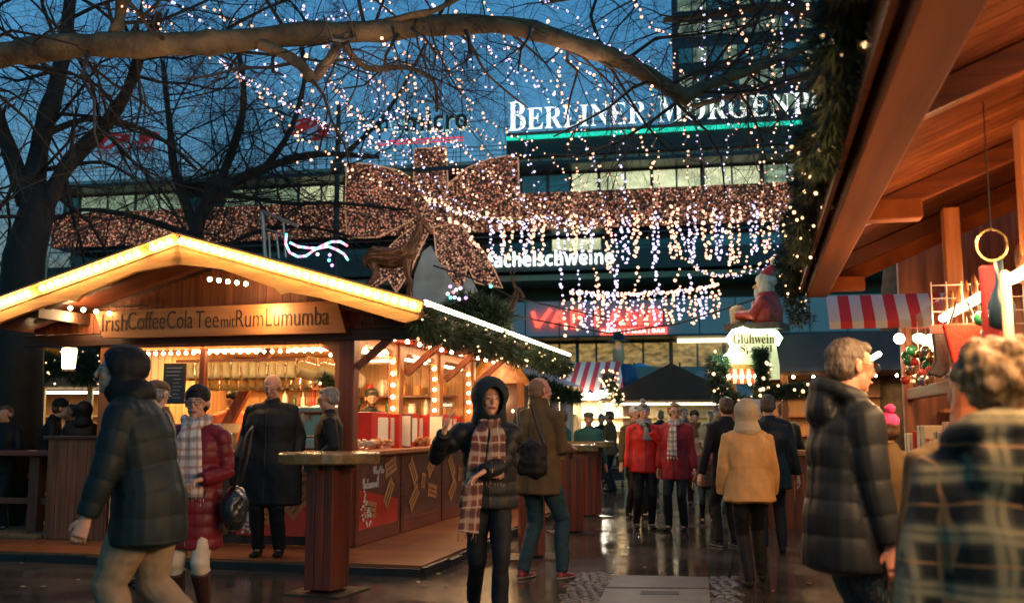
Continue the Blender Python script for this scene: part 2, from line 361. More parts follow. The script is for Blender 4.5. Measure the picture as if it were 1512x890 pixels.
# upper office windows
def window(px0, px1, z0, z1, y, m, par=bld, n=1):
    x0, x1 = fb(px0, 300, y).x, fb(px1, 300, y).x
    f = MB().box(x0, x1, y - .08, y, z0, z0 + .1).box(x0, x1, y - .08, y, z1 - .1, z1)
    for i in range(n + 1): xx = x0 + (x1 - x0) * i / n; f.box(xx - .06, xx + .06, y - .1, y - .001, z0, z1)
    w = f.build('window', m_alu, par); MB().box(x0 + .06, x1 - .06, y - .03, y - .01, z0 + .1, z1 - .1).build('pane', m, w)
for a, b_, k in [(98, 118, 'b'), (120, 200, 'g'), (202, 270, 'g'), (272, 330, 'd'), (332, 378, 'g'), (380, 440, 'g'), (442, 508, 'l'), (510, 560, 'd'), (560, 612, 'g'), (615, 660, 'd'), (660, 768, 'b'), (770, 808, 'b'), (810, 842, 'b'), (844, 884, 'l'), (886, 962, 'l'), (964, 1036, 'l'), (1040, 1124, 'l'), (1128, 1200, 'g'), (1202, 1290, 'l'), (1292, 1400, 'g')]:
    window(a, b_, zb1 + .05, zw1 - .05, .95, {'b': m_blueglass, 'g': m_lit2, 'l': m_lit, 'd': m_dglass}[k], n=1 if b_ - a < 60 else 2)
for a, b_, k in [(610, 670, 'd'), (672, 738, 'd'), (740, 812, 'd'), (814, 888, 'l'), (890, 960, 'd'), (962, 1000, 'd'), (1040, 1120, 'b'), (1122, 1190, 'b'), (1192, 1290, 'b')]:
    window(a, b_, zs1 + .1, zb0 - .15, 2.15, {'b': m_blueglass, 'l': m_lit, 'd': m_dglass}[k])
bpanel(xL, xR, zs1 + 1.02, zs1 + 1.1, -.3, -.26, m_alu, 'balcony_rail')
for a, b_, k in [(700, 752, 'd'), (755, 798, 'w'), (800, 850, 'w'), (852, 905, 'w'), (908, 985, 'w'), (988, 1062, 'w'), (1065, 1140, 'w'), (1142, 1230, 'd')]:
    window(a, b_, 3.2, zv0 - .2, 1.45, {'w': m_litw, 'd': m_dglass}[k], n=2)
c = fb(1003, 503, 1); MB().box(fb(1000, 500, 1).x, fb(1085, 500, 1).x, .9, 1.2, c.z - .12, c.z + .12).build('light_strip', glow('strip_cream', (1, .85, .5), 1.6, False), bld)
# netting of thousands of tiny lights
def net_mat():
    m = mat('light_net', (.05, .009, .007), .8, var=.3, sc=3); t = m.node_tree; N = t.nodes; L = t.links; b = N['Principled BSDF']
    tc = N.new('ShaderNodeTexCoord'); v = N.new('ShaderNodeTexVoronoi'); v.inputs['Scale'].default_value = 8.5; L.new(tc.outputs['Object'], v.inputs[0])
    lt = N.new('ShaderNodeMapRange'); lt.inputs[1].default_value = .52; lt.inputs[2].default_value = .22; lt.inputs[3].default_value = 0.05; lt.inputs[4].default_value = 1; L.new(v.outputs['Distance'], lt.inputs[0])
    sp = N.new('ShaderNodeSeparateColor'); L.new(v.outputs['Color'], sp.inputs[0]); pw = N.new('ShaderNodeMath'); pw.operation = 'POWER'; pw.inputs[1].default_value = 1.2; L.new(sp.outputs[0], pw.inputs[0])
    mu = N.new('ShaderNodeMath'); mu.operation = 'MULTIPLY'; L.new(lt.outputs[0], mu.inputs[0]); L.new(pw.outputs[0], mu.inputs[1]); m2 = N.new('ShaderNodeMath'); m2.operation = 'MULTIPLY'; m2.inputs[1].default_value = 1.25; L.new(mu.outputs[0], m2.inputs[0])
    L.new(m2.outputs[0], b.inputs['Emission Strength']); mx = N.new('ShaderNodeMix'); mx.data_type = 'RGBA'; mx.inputs[6].default_value = (1, .26, .13, 1); mx.inputs[7].default_value = (1, .60, .38, 1); L.new(sp.outputs[1], mx.inputs[0]); L.new(mx.outputs[2], b.inputs['Emission Color'])
    m.cycles.emission_sampling = 'NONE'; return m
m_net = net_mat()
tag(bpanel(xL, xR, zb0, zb1, -.12, -.02, m_net, 'light_net'))
# ribbon bow of light netting hung on the front
OBW = fb(640, 325, -1.5)
bow = thing('light_bow', 'giant ribbon bow covered in tiny rosy lights hung on the shopping centre', 'light bow', tuple(bld.matrix_basis @ Vector((0, 0, 0))), -AB)
bow.location = (OB[0], OB[1], 0)
m_edge = glow('bow_edge_light', (1, .5, .24), .42, False)
def bowpiece(px, name, y0=-1.4, d=.25, bulge=0):
    pts = [fb(a, b_, y0) for a, b_ in px]; poly = [(p.x, p.z) for p in pts]
    o = MB().prism(poly, y0, y0 + d).build(name, m_net, bow)
    MB().tube([(x, y0 - .03, z) for x, z in poly], .03, 4, closed=True).build('edge_light', m_edge, o)
bowpiece([(612, 220), (659, 216), (661, 262), (664, 300), (616, 302), (611, 262)], 'ribbon_upright', -1.0)
bowpiece([(650, 306), (664, 270), (690, 248), (722, 235), (750, 230), (765, 233), (767, 280), (767, 322), (735, 322), (700, 317)], 'ribbon_loop', -1.5)
bowpiece([(636, 306), (620, 272), (590, 252), (550, 243), (512, 240), (510, 300), (512, 352), (560, 350), (600, 330)], 'ribbon_loop', -1.5)
bowpiece([(640, 330), (676, 326), (694, 350), (715, 372), (730, 398), (742, 425), (714, 420), (702, 417), (690, 392), (684, 428), (655, 415), (645, 385)], 'ribbon_tail', -1.7)
bowpiece([(618, 330), (640, 330), (622, 365), (606, 400), (585, 432), (572, 410), (548, 428), (560, 380), (590, 350)], 'ribbon_tail', -1.7)
bowpiece([(630, 300), (662, 298), (668, 330), (640, 336), (622, 322)], 'ribbon_knot', -1.95)
# lettering and signs on the building (writing copied from the place)
m_white = glow('sign_white', (.92, 1, .93), 1.35, False); m_green = glow('sign_green', (.02, .75, .5), .75, False); m_red = glow('sign_red', (1, .08, .05), 1.7, False); m_redd = mat('sign_red_dim', (.3, .01, .012), .5, emis=(1, .02, .02), es=.14, samp=False)
def roofsign(name, label, par_off=.1):
    t = thing(name, label, 'sign', (OB[0], OB[1], 0), -AB); return t
s1 = roofsign('roof_sign', 'glowing white newspaper lettering above a green light bar on the roof')
a = fb(752, 208, -.2); b_ = fb(1240, 183, -.2); h = fb(752, 162, -.2).z - fb(752, 193, -.2).z
hb = zz(752, 194); hs = 1.75
def line_text(s, px0, px1, py0, hgt, y, mt, style, par, name='lettering', **k):
    A = fb(px0, py0, y); B = fb(px1, py0, y); return text(s, name, mt, par, face_y(A.x, y, A.z), B.x - A.x, hgt, .12, style, **k)
zq = fb(752, 194, -.2).z
m_signback = mat('sign_back', (.02, .03, .03), .5)
def rt(s, px0, px1, y, z, hgt, mt, style, par, name='lettering', **k):
    x0, x1 = fb(px0, 300, y).x, fb(px1, 300, y).x; return text(s, name, mt, par, face_y(x0, y, z), x1 - x0, hgt, .12, style, **k)
ppm = 24
rt('B', 751, 776, -.3, zq, 44 / ppm, m_white, 'serif', s1, offset=-.012); rt('ERLINER', 779, 957, -.3, zq, 33 / ppm, m_white, 'serif', s1, offset=-.015)
rt('M', 974, 1012, -.3, zq, 40 / ppm * .97, m_white, 'serif', s1, offset=-.012); rt('ORGENPOST', 1015, 1292, -.3, zq, 33 / ppm * .97, m_white, 'serif', s1, offset=-.015)
x0, x1 = fb(747, 300, -.3).x, fb(1300, 300, -.3).x
MB().box(x0, x1, -.35, -.2, zq - .62, zq - .38).build('light_bar', m_green, s1); MB().box(x0, x1, -.15, .2, zp1 - .9, zq - .1).build('sign_rail', m_signback, s1)
bk = MB()
x = x0
while x < x1: bk.box(x, x + .06, -.14, -.08, zq - .2, zq + .9); x += 1.3
bk.box(x0, x1, -.14, -.08, zq + .3, zq + .36); bk.build('bracket', m_signback, s1)
s2 = roofsign('roof_sign', 'outlined neon lettering with a thin red underline left of the newspaper sign')
z2 = zz(560, 203)
m_neon = glow('neon_outline', (.7, 1, .85), .55, False)
rt('p', 558, 572, -.3, z2 - .2, 1.35, m_dkc, 'sans', s2); rt('e', 575, 592, -.3, z2 + .15, 1.0, m_neon, 'sans', s2, offset=-.03); rt('micro', 597, 690, -.3, z2 + .15, 1.35, m_dkc, 'bold', s2); rt('micro', 596, 691, -.12, z2 + .08, 1.47, m_neon, 'bold', s2, offset=.006)
x0, x1 = fb(557, 300, -.3).x, fb(684, 300, -.3).x; MB().box(x0, x1, -.35, -.25, z2 - .62, z2 - .56).box(x0, x1, -.35, -.25, z2 - .42, z2 - .36).build('underline', glow('neon_red', (1, .03, .05), .8, False), s2)
x = x0
sl = MB()
while x < x1: sl.box(x, x + .05, -.2, -.15, zp1 - 1, z2 + .3); x += 1.1
sl.build('bracket', m_signback, s2)
for px0, px1, s, lab, yy in [(140, 232, 'DE', 'dim red script letters on the roof at the building end', 238), (418, 488, 'Bz', 'dim red script letters on the roof beside the neon lettering', 218)]:
    s3 = roofsign('roof_sign', lab); z3 = zz((px0 + px1) / 2, yy); rt(s, px0, px1, -.3, z3 + .3, 1.6, m_redd, 'script', s3, offset=.03)
    x0, x1 = fb(px0, 300, -.3).x, fb(px1, 300, -.3).x; sl = MB().box(x0, x1, -.2, -.15, z3 + .5, z3 + .56)
    for k in range(4): xx = x0 + (x1 - x0) * (k + .5) / 4; sl.box(xx, xx + .06, -.2, -.15, zp1 - 1.0, z3 + 1.2)
    sl.build('bracket', m_signback, s3)
s4 = roofsign('wall_sign', 'white lit cabaret lettering on the dark fascia below the light band'); rt('Stachelschweine', 707, 905, -.62, zs1 - .95, .95, m_white, 'bold', s4)
s5 = roofsign('wall_sign', 'big red brush-style restaurant name with a small red subtitle panel')
zt = fb(790, 489, -1.1).z
def stroke_letters(par, y, z0, px0, px1, hgt):
    """hand-brushed capitals, each stroke a thick slanted bar"""
    x0, x1 = fb(px0, 300, y).x, fb(px1, 300, y).x; w = (x1 - x0) / 7; L_ = {
        'V': [((0, 1), (.3, 0)), ((.3, 0), (1.15, 1.15))], 'A': [((0, 0), (.5, 1)), ((.5, 1), (.9, 0)), ((.1, .35), (.8, .45))], 'P': [((.15, -.15), (.15, 1)), ((.1, 1), (.85, .8)), ((.85, .8), (.15, .42))],
        'I': [((.4, 0), (.5, 1))], 'N': [((.05, 0), (.1, 1)), ((.1, 1), (.8, .05)), ((.8, .05), (.9, 1))], 'O': [((.15, .5), (.4, .95)), ((.4, .95), (.85, .7)), ((.85, .7), (.8, .2)), ((.8, .2), (.35, .05)), ((.35, .05), (.15, .5))]}
    for i, ch in enumerate('VAPIANO'):
        b = MB()
        for p, q in L_[ch]: b.bar((x0 + (i + p[0] * .85) * w, y, z0 + p[1] * hgt), (x0 + (i + q[0] * .85) * w, y, z0 + q[1] * hgt), .22, .24, up=(0, 1, 0))
        b.build('letter', m_red, par)
stroke_letters(s5, -1.15, zt + .25, 786, 980, .95)
x0, x1 = fb(884, 300, -1.1).x, fb(981, 300, -1.1).x; MB().box(x0, x1, -1.12, -1.05, zt - .38, zt + .12).build('subtitle_panel', m_red, s5); text('PASTA | PIZZA | BAR', 'lettering', m_white, s5, face_y(x0 + .1, -1.13, zt - .27), x1 - x0 - .2, .3, .02, 'bold')
# tower
pz = lambda px, py: on_front(px, py, (bt.location.x, bt.location.y), AB)
tx0, tx1 = pz(993, 100).x, pz(1330, 100).x; tb = MB().box(tx0, tx1, 0, 14, 0, 70); tb.build('wall', mat('tower_cladding', (.015, .03, .042), .4, var=.3, sc=.3), bt)
zt1 = pz(1000, 10).z; st = (pz(1000, 46).z - pz(1000, 84).z) * 1.0
rr_ = random.Random(5); m_tl = lit_mat('tower_lit', (.36, .5, .33), .5, .25, .3)
for r_ in range(-3, 8):
    z1 = pz(1000, 35).z - r_ * st; fr = MB(); x = tx0 + .6; n = 14; w = (tx1 - tx0 - 1.2) / n
    fr.box(tx0, tx1, -.12, 0, z1 - st * .55 - .15, z1 - st * .55); wf = fr.build('window', m_alu, bt)
    for i in range(n):
        MB().box(x + i * w + .08, x + (i + 1) * w - .08, -.04, -.005, z1 - st * .55, z1).build('pane', m_tl if rr_.random() < .62 else m_blueglass, wf)
# ------------------------------------------------------------------ street-light mast in front of the building
pm = G(497, 700, 0); ml = thing('mast', 'thin dark mast standing between the bare trees', 'mast', (*U(497, 300, 30).xy, 0))
MB().lathe((0, 0, 0), [(.12, 0), (.1, 3), (.07, 11.2), (.03, 11.25)], 8).lathe((0, 0, 9), [(.05, 0), (.22, .1), (.22, .4), (.05, .5)], 10).build('pole', mat('mast_dark', (.012, .018, .02), .5), ml)
# ------------------------------------------------------------------ shared materials
m_bulb = glow('bulb_warm', (1, .70, .34), 26); m_bulb_s = glow('bulb_small_warm', (1, .58, .28), 2.6, False); m_led_w = glow('led_warm', (1, .50, .32), 1.8, False); m_led_c = glow('led_cool', (.66, .58, .95), 1.6, False)
m_pine = mat('pine_fascia', (.70, .34, .09), .5, c2=(.48, .2, .045), stretch=(.08, 1, 1), sc=14, bump=.2, bsc=60, island=.12)
m_redw = wood('red_brown_wood', (.22, .05, .016), (.11, .022, .009), 'z', .45); m_redx = wood('red_brown_wood_x', (.20, .055, .022), (.12, .03, .014), 'x', .45); m_redy = wood('red_brown_wood_y', (.20, .055, .022), (.12, .03, .014), 'y', .45)
m_plank = wood('plank_wall', (.27, .085, .03), (.11, .03, .012), 'z', .5); m_dkwood = wood('dark_wood', (.07, .03, .016), (.035, .015, .01), 'z', .5); m_dkx = wood('dark_wood_x', (.08, .035, .018), (.035, .015, .01), 'x', .5)
m_deck = wood('wet_deck', (.25, .095, .032), (.11, .038, .014), 'x', .3); m_post = wood('orange_post', (.42, .15, .045), (.25, .08, .025), 'z', .45); m_sign = wood('sign_plank', (.52, .22, .07), (.38, .14, .04), 'x', .5)
m_black = mat('black_rubber', (.012, .012, .012), .5, bump=.3, bsc=40); m_cream = mat('cream_panel', (.62, .5, .3), .5); m_red = mat('red_paint', (.5, .025, .015), .4, var=.15); m_metal = mat('steel', (.5, .5, .48), .25, metal=1); m_roof = mat('roof_felt', (.03, .04, .025), .8, bump=.5, bsc=30)
m_brass = mat('brass', (.6, .38, .12), .25, metal=1); m_paper = mat('white_paper', (.72, .66, .55), .6, var=.1); m_gold = mat('wrapper_gold', (.72, .30, .09), .4, var=.4, sc=20); m_redprint = mat('red_print', (.78, .045, .018), .3, var=.3, sc=3, coat=.3); m_brprint = mat('brown_print', (.22, .07, .03), .35, var=.5, sc=6, coat=.3)
m_glassc = glassy('clear_pane'); m_mug = mat('cream_mug', (.62, .46, .2), .35, var=.15, coat=.3, emis=None); m_chalk = mat('chalkboard', (.015, .025, .04), .5); m_bottle = mat('bottle_glass', (.05, .1, .03), .1, var=.4); m_amber = mat('amber_glass', (.45, .16, .03), .12, var=.3)
m_needle = mat('fir_needles', (.075, .105, .03), .7, c2=(.03, .055, .018), sc=20, island=.5); m_ndl2 = mat('fir_needles_dark', (.04, .065, .025), .7, c2=(.015, .03, .012), sc=20, island=.5)
bulb_me = MB().ball((0, 0, 0), .034, 8, 6).mesh('bulb', m_bulb, True); sbulb_me = MB().ball((0, 0, 0), .017, 6, 4).mesh('bulb', m_bulb_s, True)
def put(me, name, parent, loc, scale=1):
    o = bpy.data.objects.new(name, me); COL.objects.link(o); o.parent = parent; o.location = loc
    if scale != 1: o.scale = (scale,) * 3
    return o
def bulbs_on(parent, pts, spacing, me=None, scale=1, jit=0, name='bulb', skip=0, rnd=random.Random(2)):
    pts = [Vector(p) for p in pts]; res = []; acc = spacing * .5
    for a, b in zip(pts, pts[1:]):
        L = (b - a).length; t = acc
        while t < L:
            if rnd.random() >= skip: res.append(a + (b - a) * (t / L) + Vector([rnd.uniform(-jit, jit) for _ in range(3)]))
            t += spacing
        acc = t - L
    return [put(me or sbulb_me, name, parent, p, scale) for p in res]
def garland(name, label, pts, rad, n, m, bulbs=60, group=None, seed=1, bulb_scale=1., droop=.4, cat='garland', length=.09):
    """fir garland: needle sprays round a wire, with its own small bulbs"""
    rnd = random.Random(seed); pts = [Vector(p) for p in pts]; segs = [(a, b, (b - a).length) for a, b in zip(pts, pts[1:])]; tot = sum(s[2] for s in segs)
    t = thing(name, label, cat, pts[0], 0, group); o0 = pts[0]; mb = MB()
    def at(s):
        for a, b, L in segs:
            if s <= L: return a + (b - a) * (s / L), (b - a).normalized()
            s -= L
        return pts[-1], (pts[-1] - pts[-2]).normalized()
    for i in range(n):
        p, d = at(rnd.random() * tot); q = Vector([rnd.gauss(0, 1) for _ in range(3)]).normalized(); q.z *= .9; q = (q - d * q.dot(d) * .6); rr = rad * rnd.random() ** .5 * (.8 + .35 * math.sin(p.x * 7 + p.y * 5 + p.z * 3))
        c = p - o0 + q * rr - Vector((0, 0, droop * rad)); dr = (q + d * rnd.uniform(-.8, .8) + Vector((0, 0, -.25))).normalized()
        L = length * rnd.uniform(.6, 1.3); w = dr.cross(Vector([rnd.gauss(0, 1) for _ in range(3)])).normalized() * L * .16
        for s in (-1, 1):  # a spray of two blades
            e = (dr + w.normalized() * s * .35).normalized() * L
            mb.add([c - w * .5, c + w * .5, c + e], [(0, 1, 2)])
    mb.build('foliage', m, t)
    for i in range(bulbs):
        p, d = at((i + rnd.random()) / bulbs * tot); q = Vector([rnd.gauss(0, 1) for _ in range(3)]).normalized(); put(sbulb_me, 'bulb', t, p - o0 + q * rad * rnd.uniform(.75, 1.1) - Vector((0, 0, droop * rad)), bulb_scale * rnd.uniform(.7, 1.15))
    return t

# ------------------------------------------------------------------ the main stall (frame: x right along the front, y back)
OS, AS = (-1.69, 10.76), R(13.8)
def SW(x, y, z=0.): return Vector((OS[0] + x * math.cos(AS) + y * math.sin(AS), OS[1] - x * math.sin(AS) + y * math.cos(AS), z))
sf = lambda px, py, off=0: on_front(px, py, OS, AS, off)
ss = lambda px, py, off=0: on_side(px, py, OS, AS, off)
st = thing('drinks_stall', 'gabled wooden drinks and sweets stall edged with big round bulbs', 'market stall', (OS[0], OS[1], 0), -AS)
# deck
dk = thing('wooden_deck', 'low wet wooden deck with black rubber edge under the gabled stall', 'deck', (OS[0], OS[1], 0), -AS)
d = MB(); y = -1.07
while y < 8.6: d.box(-9.5, 1.15, y, min(y + .135, 8.6), .035, .095); y += .14
d.build('boards', m_deck, dk)
e = MB(); rnd = random.Random(4)
for i in range(30):
    x = -9.5 + i * .355; e.box(x, x + .356, -1.13 + rnd.uniform(-.012, .012), -1.065, 0, .075 + rnd.uniform(-.012, .012))
for i in range(27):
    y = -1.1 + i * .36; e.box(1.13, 1.2 + rnd.uniform(-.02, .03), y, y + .362, 0, .075 + rnd.uniform(-.015, .015))
e.build('edge_strip', m_black, dk)
DZ = .1
# posts
def post(x0, x1, y0, y1, z0, z1, m=m_redw, name='post'): return MB().box(x0, x1, y0, y1, z0, z1).build(name, m, st, bevel=.012)
post(-.2, -.02, .0, .16, DZ, 2.48); post(-3.17, -3.0, 0, .16, 1.24, 2.48, m_post); post(-1.9, -1.83, .02, .1, 1.09, 2.36)
post(-3.17, -3.02, 4.7, 4.86, DZ, 2.5)
ys = [0.03, 1.42, 3.06, 4.72]
for y in (1.42, 3.02, 4.68): post(-.16, -.015, y, y + .14, DZ, 2.45, m_post)
# roof: two slopes with board underside
AX, AZ, EX, EZ = -1.62, 3.28, 1.06, 2.50; LX = -4.3
y0r, y1r = -.88, 7.0
rf = MB()
for (xa, za, xb, zb) in ((AX, AZ, EX, EZ), (AX, AZ, LX, EZ)):
    n = Vector((zb - za, 0, -(xb - xa))).normalized(); n = n if n.z > 0 else -n; t_ = n * .05
    rf.add([(xa, y0r, za), (xb, y0r, zb), (xb, y1r, zb), (xa, y1r, za), (xa + t_.x, y0r, za + t_.z), (xb + t_.x, y0r, zb + t_.z), (xb + t_.x, y1r, zb + t_.z), (xa + t_.x, y1r, za + t_.z)], [(0, 1, 2, 3), (7, 6, 5, 4), (1, 5, 6, 2), (0, 3, 7, 4), (0, 4, 5, 1), (3, 2, 6, 7)])
roof = rf.build('roof', m_roof, st)
ub = MB()
y = y0r + .02
while y < y1r - .1:
    for xa, xb in ((AX, EX), (AX, LX)): ub.add([(xa, y, AZ - .012), (xb, y, EZ - .012), (xb, y + .115, EZ - .012), (xa, y + .115, AZ - .012)], [(0, 1, 2, 3)])
    y += .12
ub.build('underside_boards', m_redx, roof)
rk = MB()
for y in (-.7, .2, 1.4, 3.1, 4.8, 6.4):
    for xb in (EX - .1, LX + .1): rk.bar((AX, y, AZ - .07), (xb, y, EZ + .02 - .07), .08, .11)
for xx, z in ((AX, AZ - .1), (.25, 2.6), (-3.4, 2.6)): rk.bar((xx, y0r + .05, z), (xx, y1r - .1, z), .1, .12)
rk.build('rafters', m_dkx, roof)
# fascia boards with trough of round bulbs
for k, (xb, nm) in enumerate(((EX, 1), (LX, -1))):
    A = Vector((AX, 0, AZ)); B = Vector((xb, 0, EZ)); dd = (B - A).normalized(); nrm = Vector((-dd.z, 0, dd.x)); nrm = nrm if nrm.z > 0 else -nrm
    def P(t, h): q = A + dd * t + nrm * h; return (q.x, q.z)
    L = (B - A).length; L2 = L
    # scalloped lower board
    top = [P(0, -.03), P(L, -.03)]; bot = [P(L, -.10), P(L - .12, -.17), P(L * .62, -.16), P(L * .5, -.19), P(L * .47, -.235), P(L * .44, -.19), P(L * .2, -.15), P(0.0, -.235)]
    a0 = MB().prism(top + bot if nm == 1 else (top + bot)[::-1], -.94, -.885).build('fascia_board', m_pine, st)
    # trough: back board, top lip
    MB().prism([P(0, .07), P(L, .07), P(L, -.028), P(0, -.028)], -.92, -.885).build('bulb_board', m_pine, st)
    MB().prism([P(0, .09), P(L, .09), P(L, .071), P(0, .071)], -1.02, -.885).build('trim_lip', m_pine, st)
    MB().prism([P(0, -.03), P(L, -.03), P(L, -.045), P(0, -.036)], -.952, -.941).build('trim_lip', m_pine, st)
    n = int(L / .098)
    for i in range(n):
        if k == 1 and i in (3, 17): continue
        q = A + dd * (.07 + i * .098) + nrm * .015; put(bulb_me, 'bulb', st, (q.x, -.985, q.z), 1 + .05 * math.sin(i * 7))
# gable boards behind the sign
gb = MB(); x = -4.1
while x < .85:
    zt_ = AZ - abs(x + .05 - AX) * (AZ - EZ) / (EX - AX) - .1
    zb_ = 2.33 if -3.2 < x < -.02 else 2.44
    if zt_ > zb_: gb.box(x, x + .096, .03 + (hash(int(x * 10)) % 3) * .002, .055, zb_, zt_)
    x += .1
gb.build('gable_boards', m_plank, st)
post(-4.2, .9, -.03, .028, 2.29, 2.42, m_dkx, 'front_beam')
# sign plank
sp_ = MB().prism([(-3.14, 2.67), (-.14, 2.71), (-.04, 2.36), (-3.0, 2.36)][::-1], -.19, -.15).build('sign_board', m_sign, st, bevel=.006)
m_burn = mat('burnt_letter', (.04, .014, .006), .7)
for s, px0, px1, hgt, z in (('Irish', 150, 186, .19, 2.44), ('Coffee', 187, 243, .2, 2.45), ('Cola', 246, 284, .2, 2.45), ('Tee', 288, 322, .19, 2.45), ('mit', 326, 346, .13, 2.45), ('Rum', 348, 388, .19, 2.45), ('Lumumba', 392, 484, .2, 2.45)):
    x0, x1 = sf(px0, 480, -.2).x, sf(px1, 480, -.2).x; text(s, 'lettering', m_burn, sp_, face_y(x0, -.191, z), x1 - x0, hgt, .004, 'sans', offset=-.012)
MB().box(-2.95, -2.5, -.17, -.1, 2.72, 2.74).build('sign_strut', m_dkx, st); 
def bulb_row(a, b, n, s=.8):
    MB().tube([a, b], .006, 4).build('cable', m_black, st)
    for i in range(n):
        q = Vector(a).lerp(Vector(b), (i + .5) / n); put(bulb_me, 'bulb', st, q - Vector((0, 0, .03)), s)
bulb_row((-3.3, -.5, 2.72), (-2.85, -.2, 2.66), 4, .75); bulb_row((-1.55, -.5, 2.98), (-1.12, -.3, 2.93), 5, .75); bulb_row((-4.3, .2, 2.37), (-3.25, .1, 2.36), 5, .85)
# front opening: top board with round corners + arc bulbs
MB().prism([(-2.99, 2.3), (-.2, 2.3), (-.2, 1.75), (-.245, 1.75), (-.25, 2.05), (-.3, 2.17), (-.42, 2.235), (-2.7, 2.235), (-2.9, 2.18), (-2.96, 2.08), (-2.99, 1.9)][::-1], .02, .09).build('arch_board', m_post, st)
for i in range(24): put(bulb_me, 'bulb', st, (-2.72 + i * .098, .12, 2.2), .62)
for x, z in ((-.34, 2.15), (-.27, 2.05), (-.255, 1.93), (-2.86, 2.15), (-2.93, 2.05)): put(bulb_me, 'bulb', st, (x, .11, z), .62)
# counter, front lower wall and side panels
MB().box(-3.0, .02, -.16, .5, 1.05, 1.1).build('front_counter', m_redx, st, bevel=.01)
MB().box(-.35, .2, .16, 4.75, 1.055, 1.11).build('side_counter', m_post, st, bevel=.012)
def planks(x0, x1, z0, z1, y0, y1, m, name, w=.11, ax='x', par=None):
    b = MB(); x = x0
    while x < x1 - .02:
        if ax == 'x': b.box(x, min(x + w - .006, x1), y0, y1, z0, z1)
        else: b.box(y0, y1, x, min(x + w - .006, x1), z0, z1)
        x += w
    return b.build(name, m, par or st, bevel=.004)
planks(-3.75, -2.95, DZ, 1.22, -.06, .0, m_plank, 'bar_wall', .13); MB().box(-3.8, -2.93, -.1, .06, 1.22, 1.26).build('bar_top', m_dkx, st, bevel=.006)
planks(-2.95, -.2, DZ, 1.05, .03, .06, m_dkwood, 'lower_wall', .12)
# printed front panel under the counter (dim) and the printed side panels
def advert(par, x0, x1, z0, z1, side, seed, red=True, script=False, dots=True):
    """printed panel; side=True puts it on the right-hand wall (u runs along y)"""
    rnd = random.Random(seed); Wd = x1 - x0
    def T(p, h): return (p[0], -h, p[1]) if not side else (h, p[0], p[1])
    def poly(mb, pts, h, m=0):
        n = len(pts); vs = [T(p, h) for p in pts] + [T(p, h - .003) for p in pts]; mb.add(vs, [tuple(range(n)), tuple(range(2 * n - 1, n - 1, -1))] + [(i, (i + 1) % n, n + (i + 1) % n, n + i) for i in range(n)], m)
    base = MB(); poly(base, [(x0, z0), (x1, z0), (x1, z1), (x0, z1)], .012, 0)
    if red: poly(base, [(x0, z1 - .33), (x1, z1 - .5), (x1, z1), (x0, z1)], .016, 1)
    pn = base.build('advert_panel', [m_redprint if red else m_brprint, m_brprint], par)
    b = MB()
    spots = [(.24, .27, -8), (.73, .45, 48), (.78, .84, 14)] if script else [(.22, .72, -50), (.75, .8, 35), (.25, .3, 35), (.77, .35, -10), (.5, .55, 80)]
    for u, v, an in spots:
        cx, cz = x0 + u * Wd, z0 + v * (z1 - z0); ca, sa = math.cos(R(an)), math.sin(R(an)); w, h = (.19, .085) if u != .5 else (.1, .07)
        q = [(cx + a * w * ca - c * h * sa, cz + a * w * sa + c * h * ca) for a, c in ((-1, -1), (-.9, 0), (-1, 1), (1, 1), (.9, 0), (1, -1))]; poly(b, q, .021, 0)
        for k in (-.35, .3): q = [(cx + a * w * ca - (c + k) * h * sa, cz + a * w * sa + (c + k) * h * ca) for a, c in ((-.7, -.09), (-.7, .09), (.7, .09), (.7, -.09))]; poly(b, q, .024, 1)
    if dots:
        for i in range(60):
            u, v = rnd.random() * .22 * (1.2), rnd.random() * .34
            if u / .3 + v / .42 > 1.0 or v > .4 * (1 - u): continue
            cx, cz = x0 + .03 + u * Wd, z0 + .03 + v * (z1 - z0) * 1.5; poly(b, [(cx + .022 * math.cos(a), cz + .018 * math.sin(a)) for a in [k * 1.05 for k in range(6)]], .021 + i * .0002, 2)
    b.build('printed_motif', [m_gold, m_brprint, m_paper], pn); return pn
for k, (a, b_) in enumerate(((.1, 1.38), (1.5, 2.98), (3.1, 4.64))):
    advert(st, a + .05, b_ - .05, DZ + .16, 1.02, True, k, red=(k == 0), script=(k == 0), dots=(k == 0))
    fr = MB().box(-.06, .012, a - .03, a + .05, DZ, 1.05).box(-.06, .012, b_ - .05, b_ + .03, DZ, 1.05).box(-.06, .012, a + .05, b_ - .05, DZ, DZ + .16).box(-.06, .012, a + .05, b_ - .05, 1.02, 1.05); fr.build('panel_frame', m_redy, st, bevel=.006)
for s, y, z, w, h in (('Cafés', .52, .80, .34, .13), ('Gutsmandl', .22, .69, .48, .12)):
    text(s, 'lettering', m_paper, st, Matrix.Translation((.016, y, z)) @ Matrix.Rotation(R(90), 4, 'Z') @ Matrix.Rotation(R(90), 4, 'X'), w, h, .004, 'script', offset=.004)
advert(st, -1.35, -.35, DZ + .1, 1.0, False, 9, red=True, script=True); advert(st, -2.75, -1.45, DZ + .1, 1.0, False, 10, red=False, script=False, dots=False)
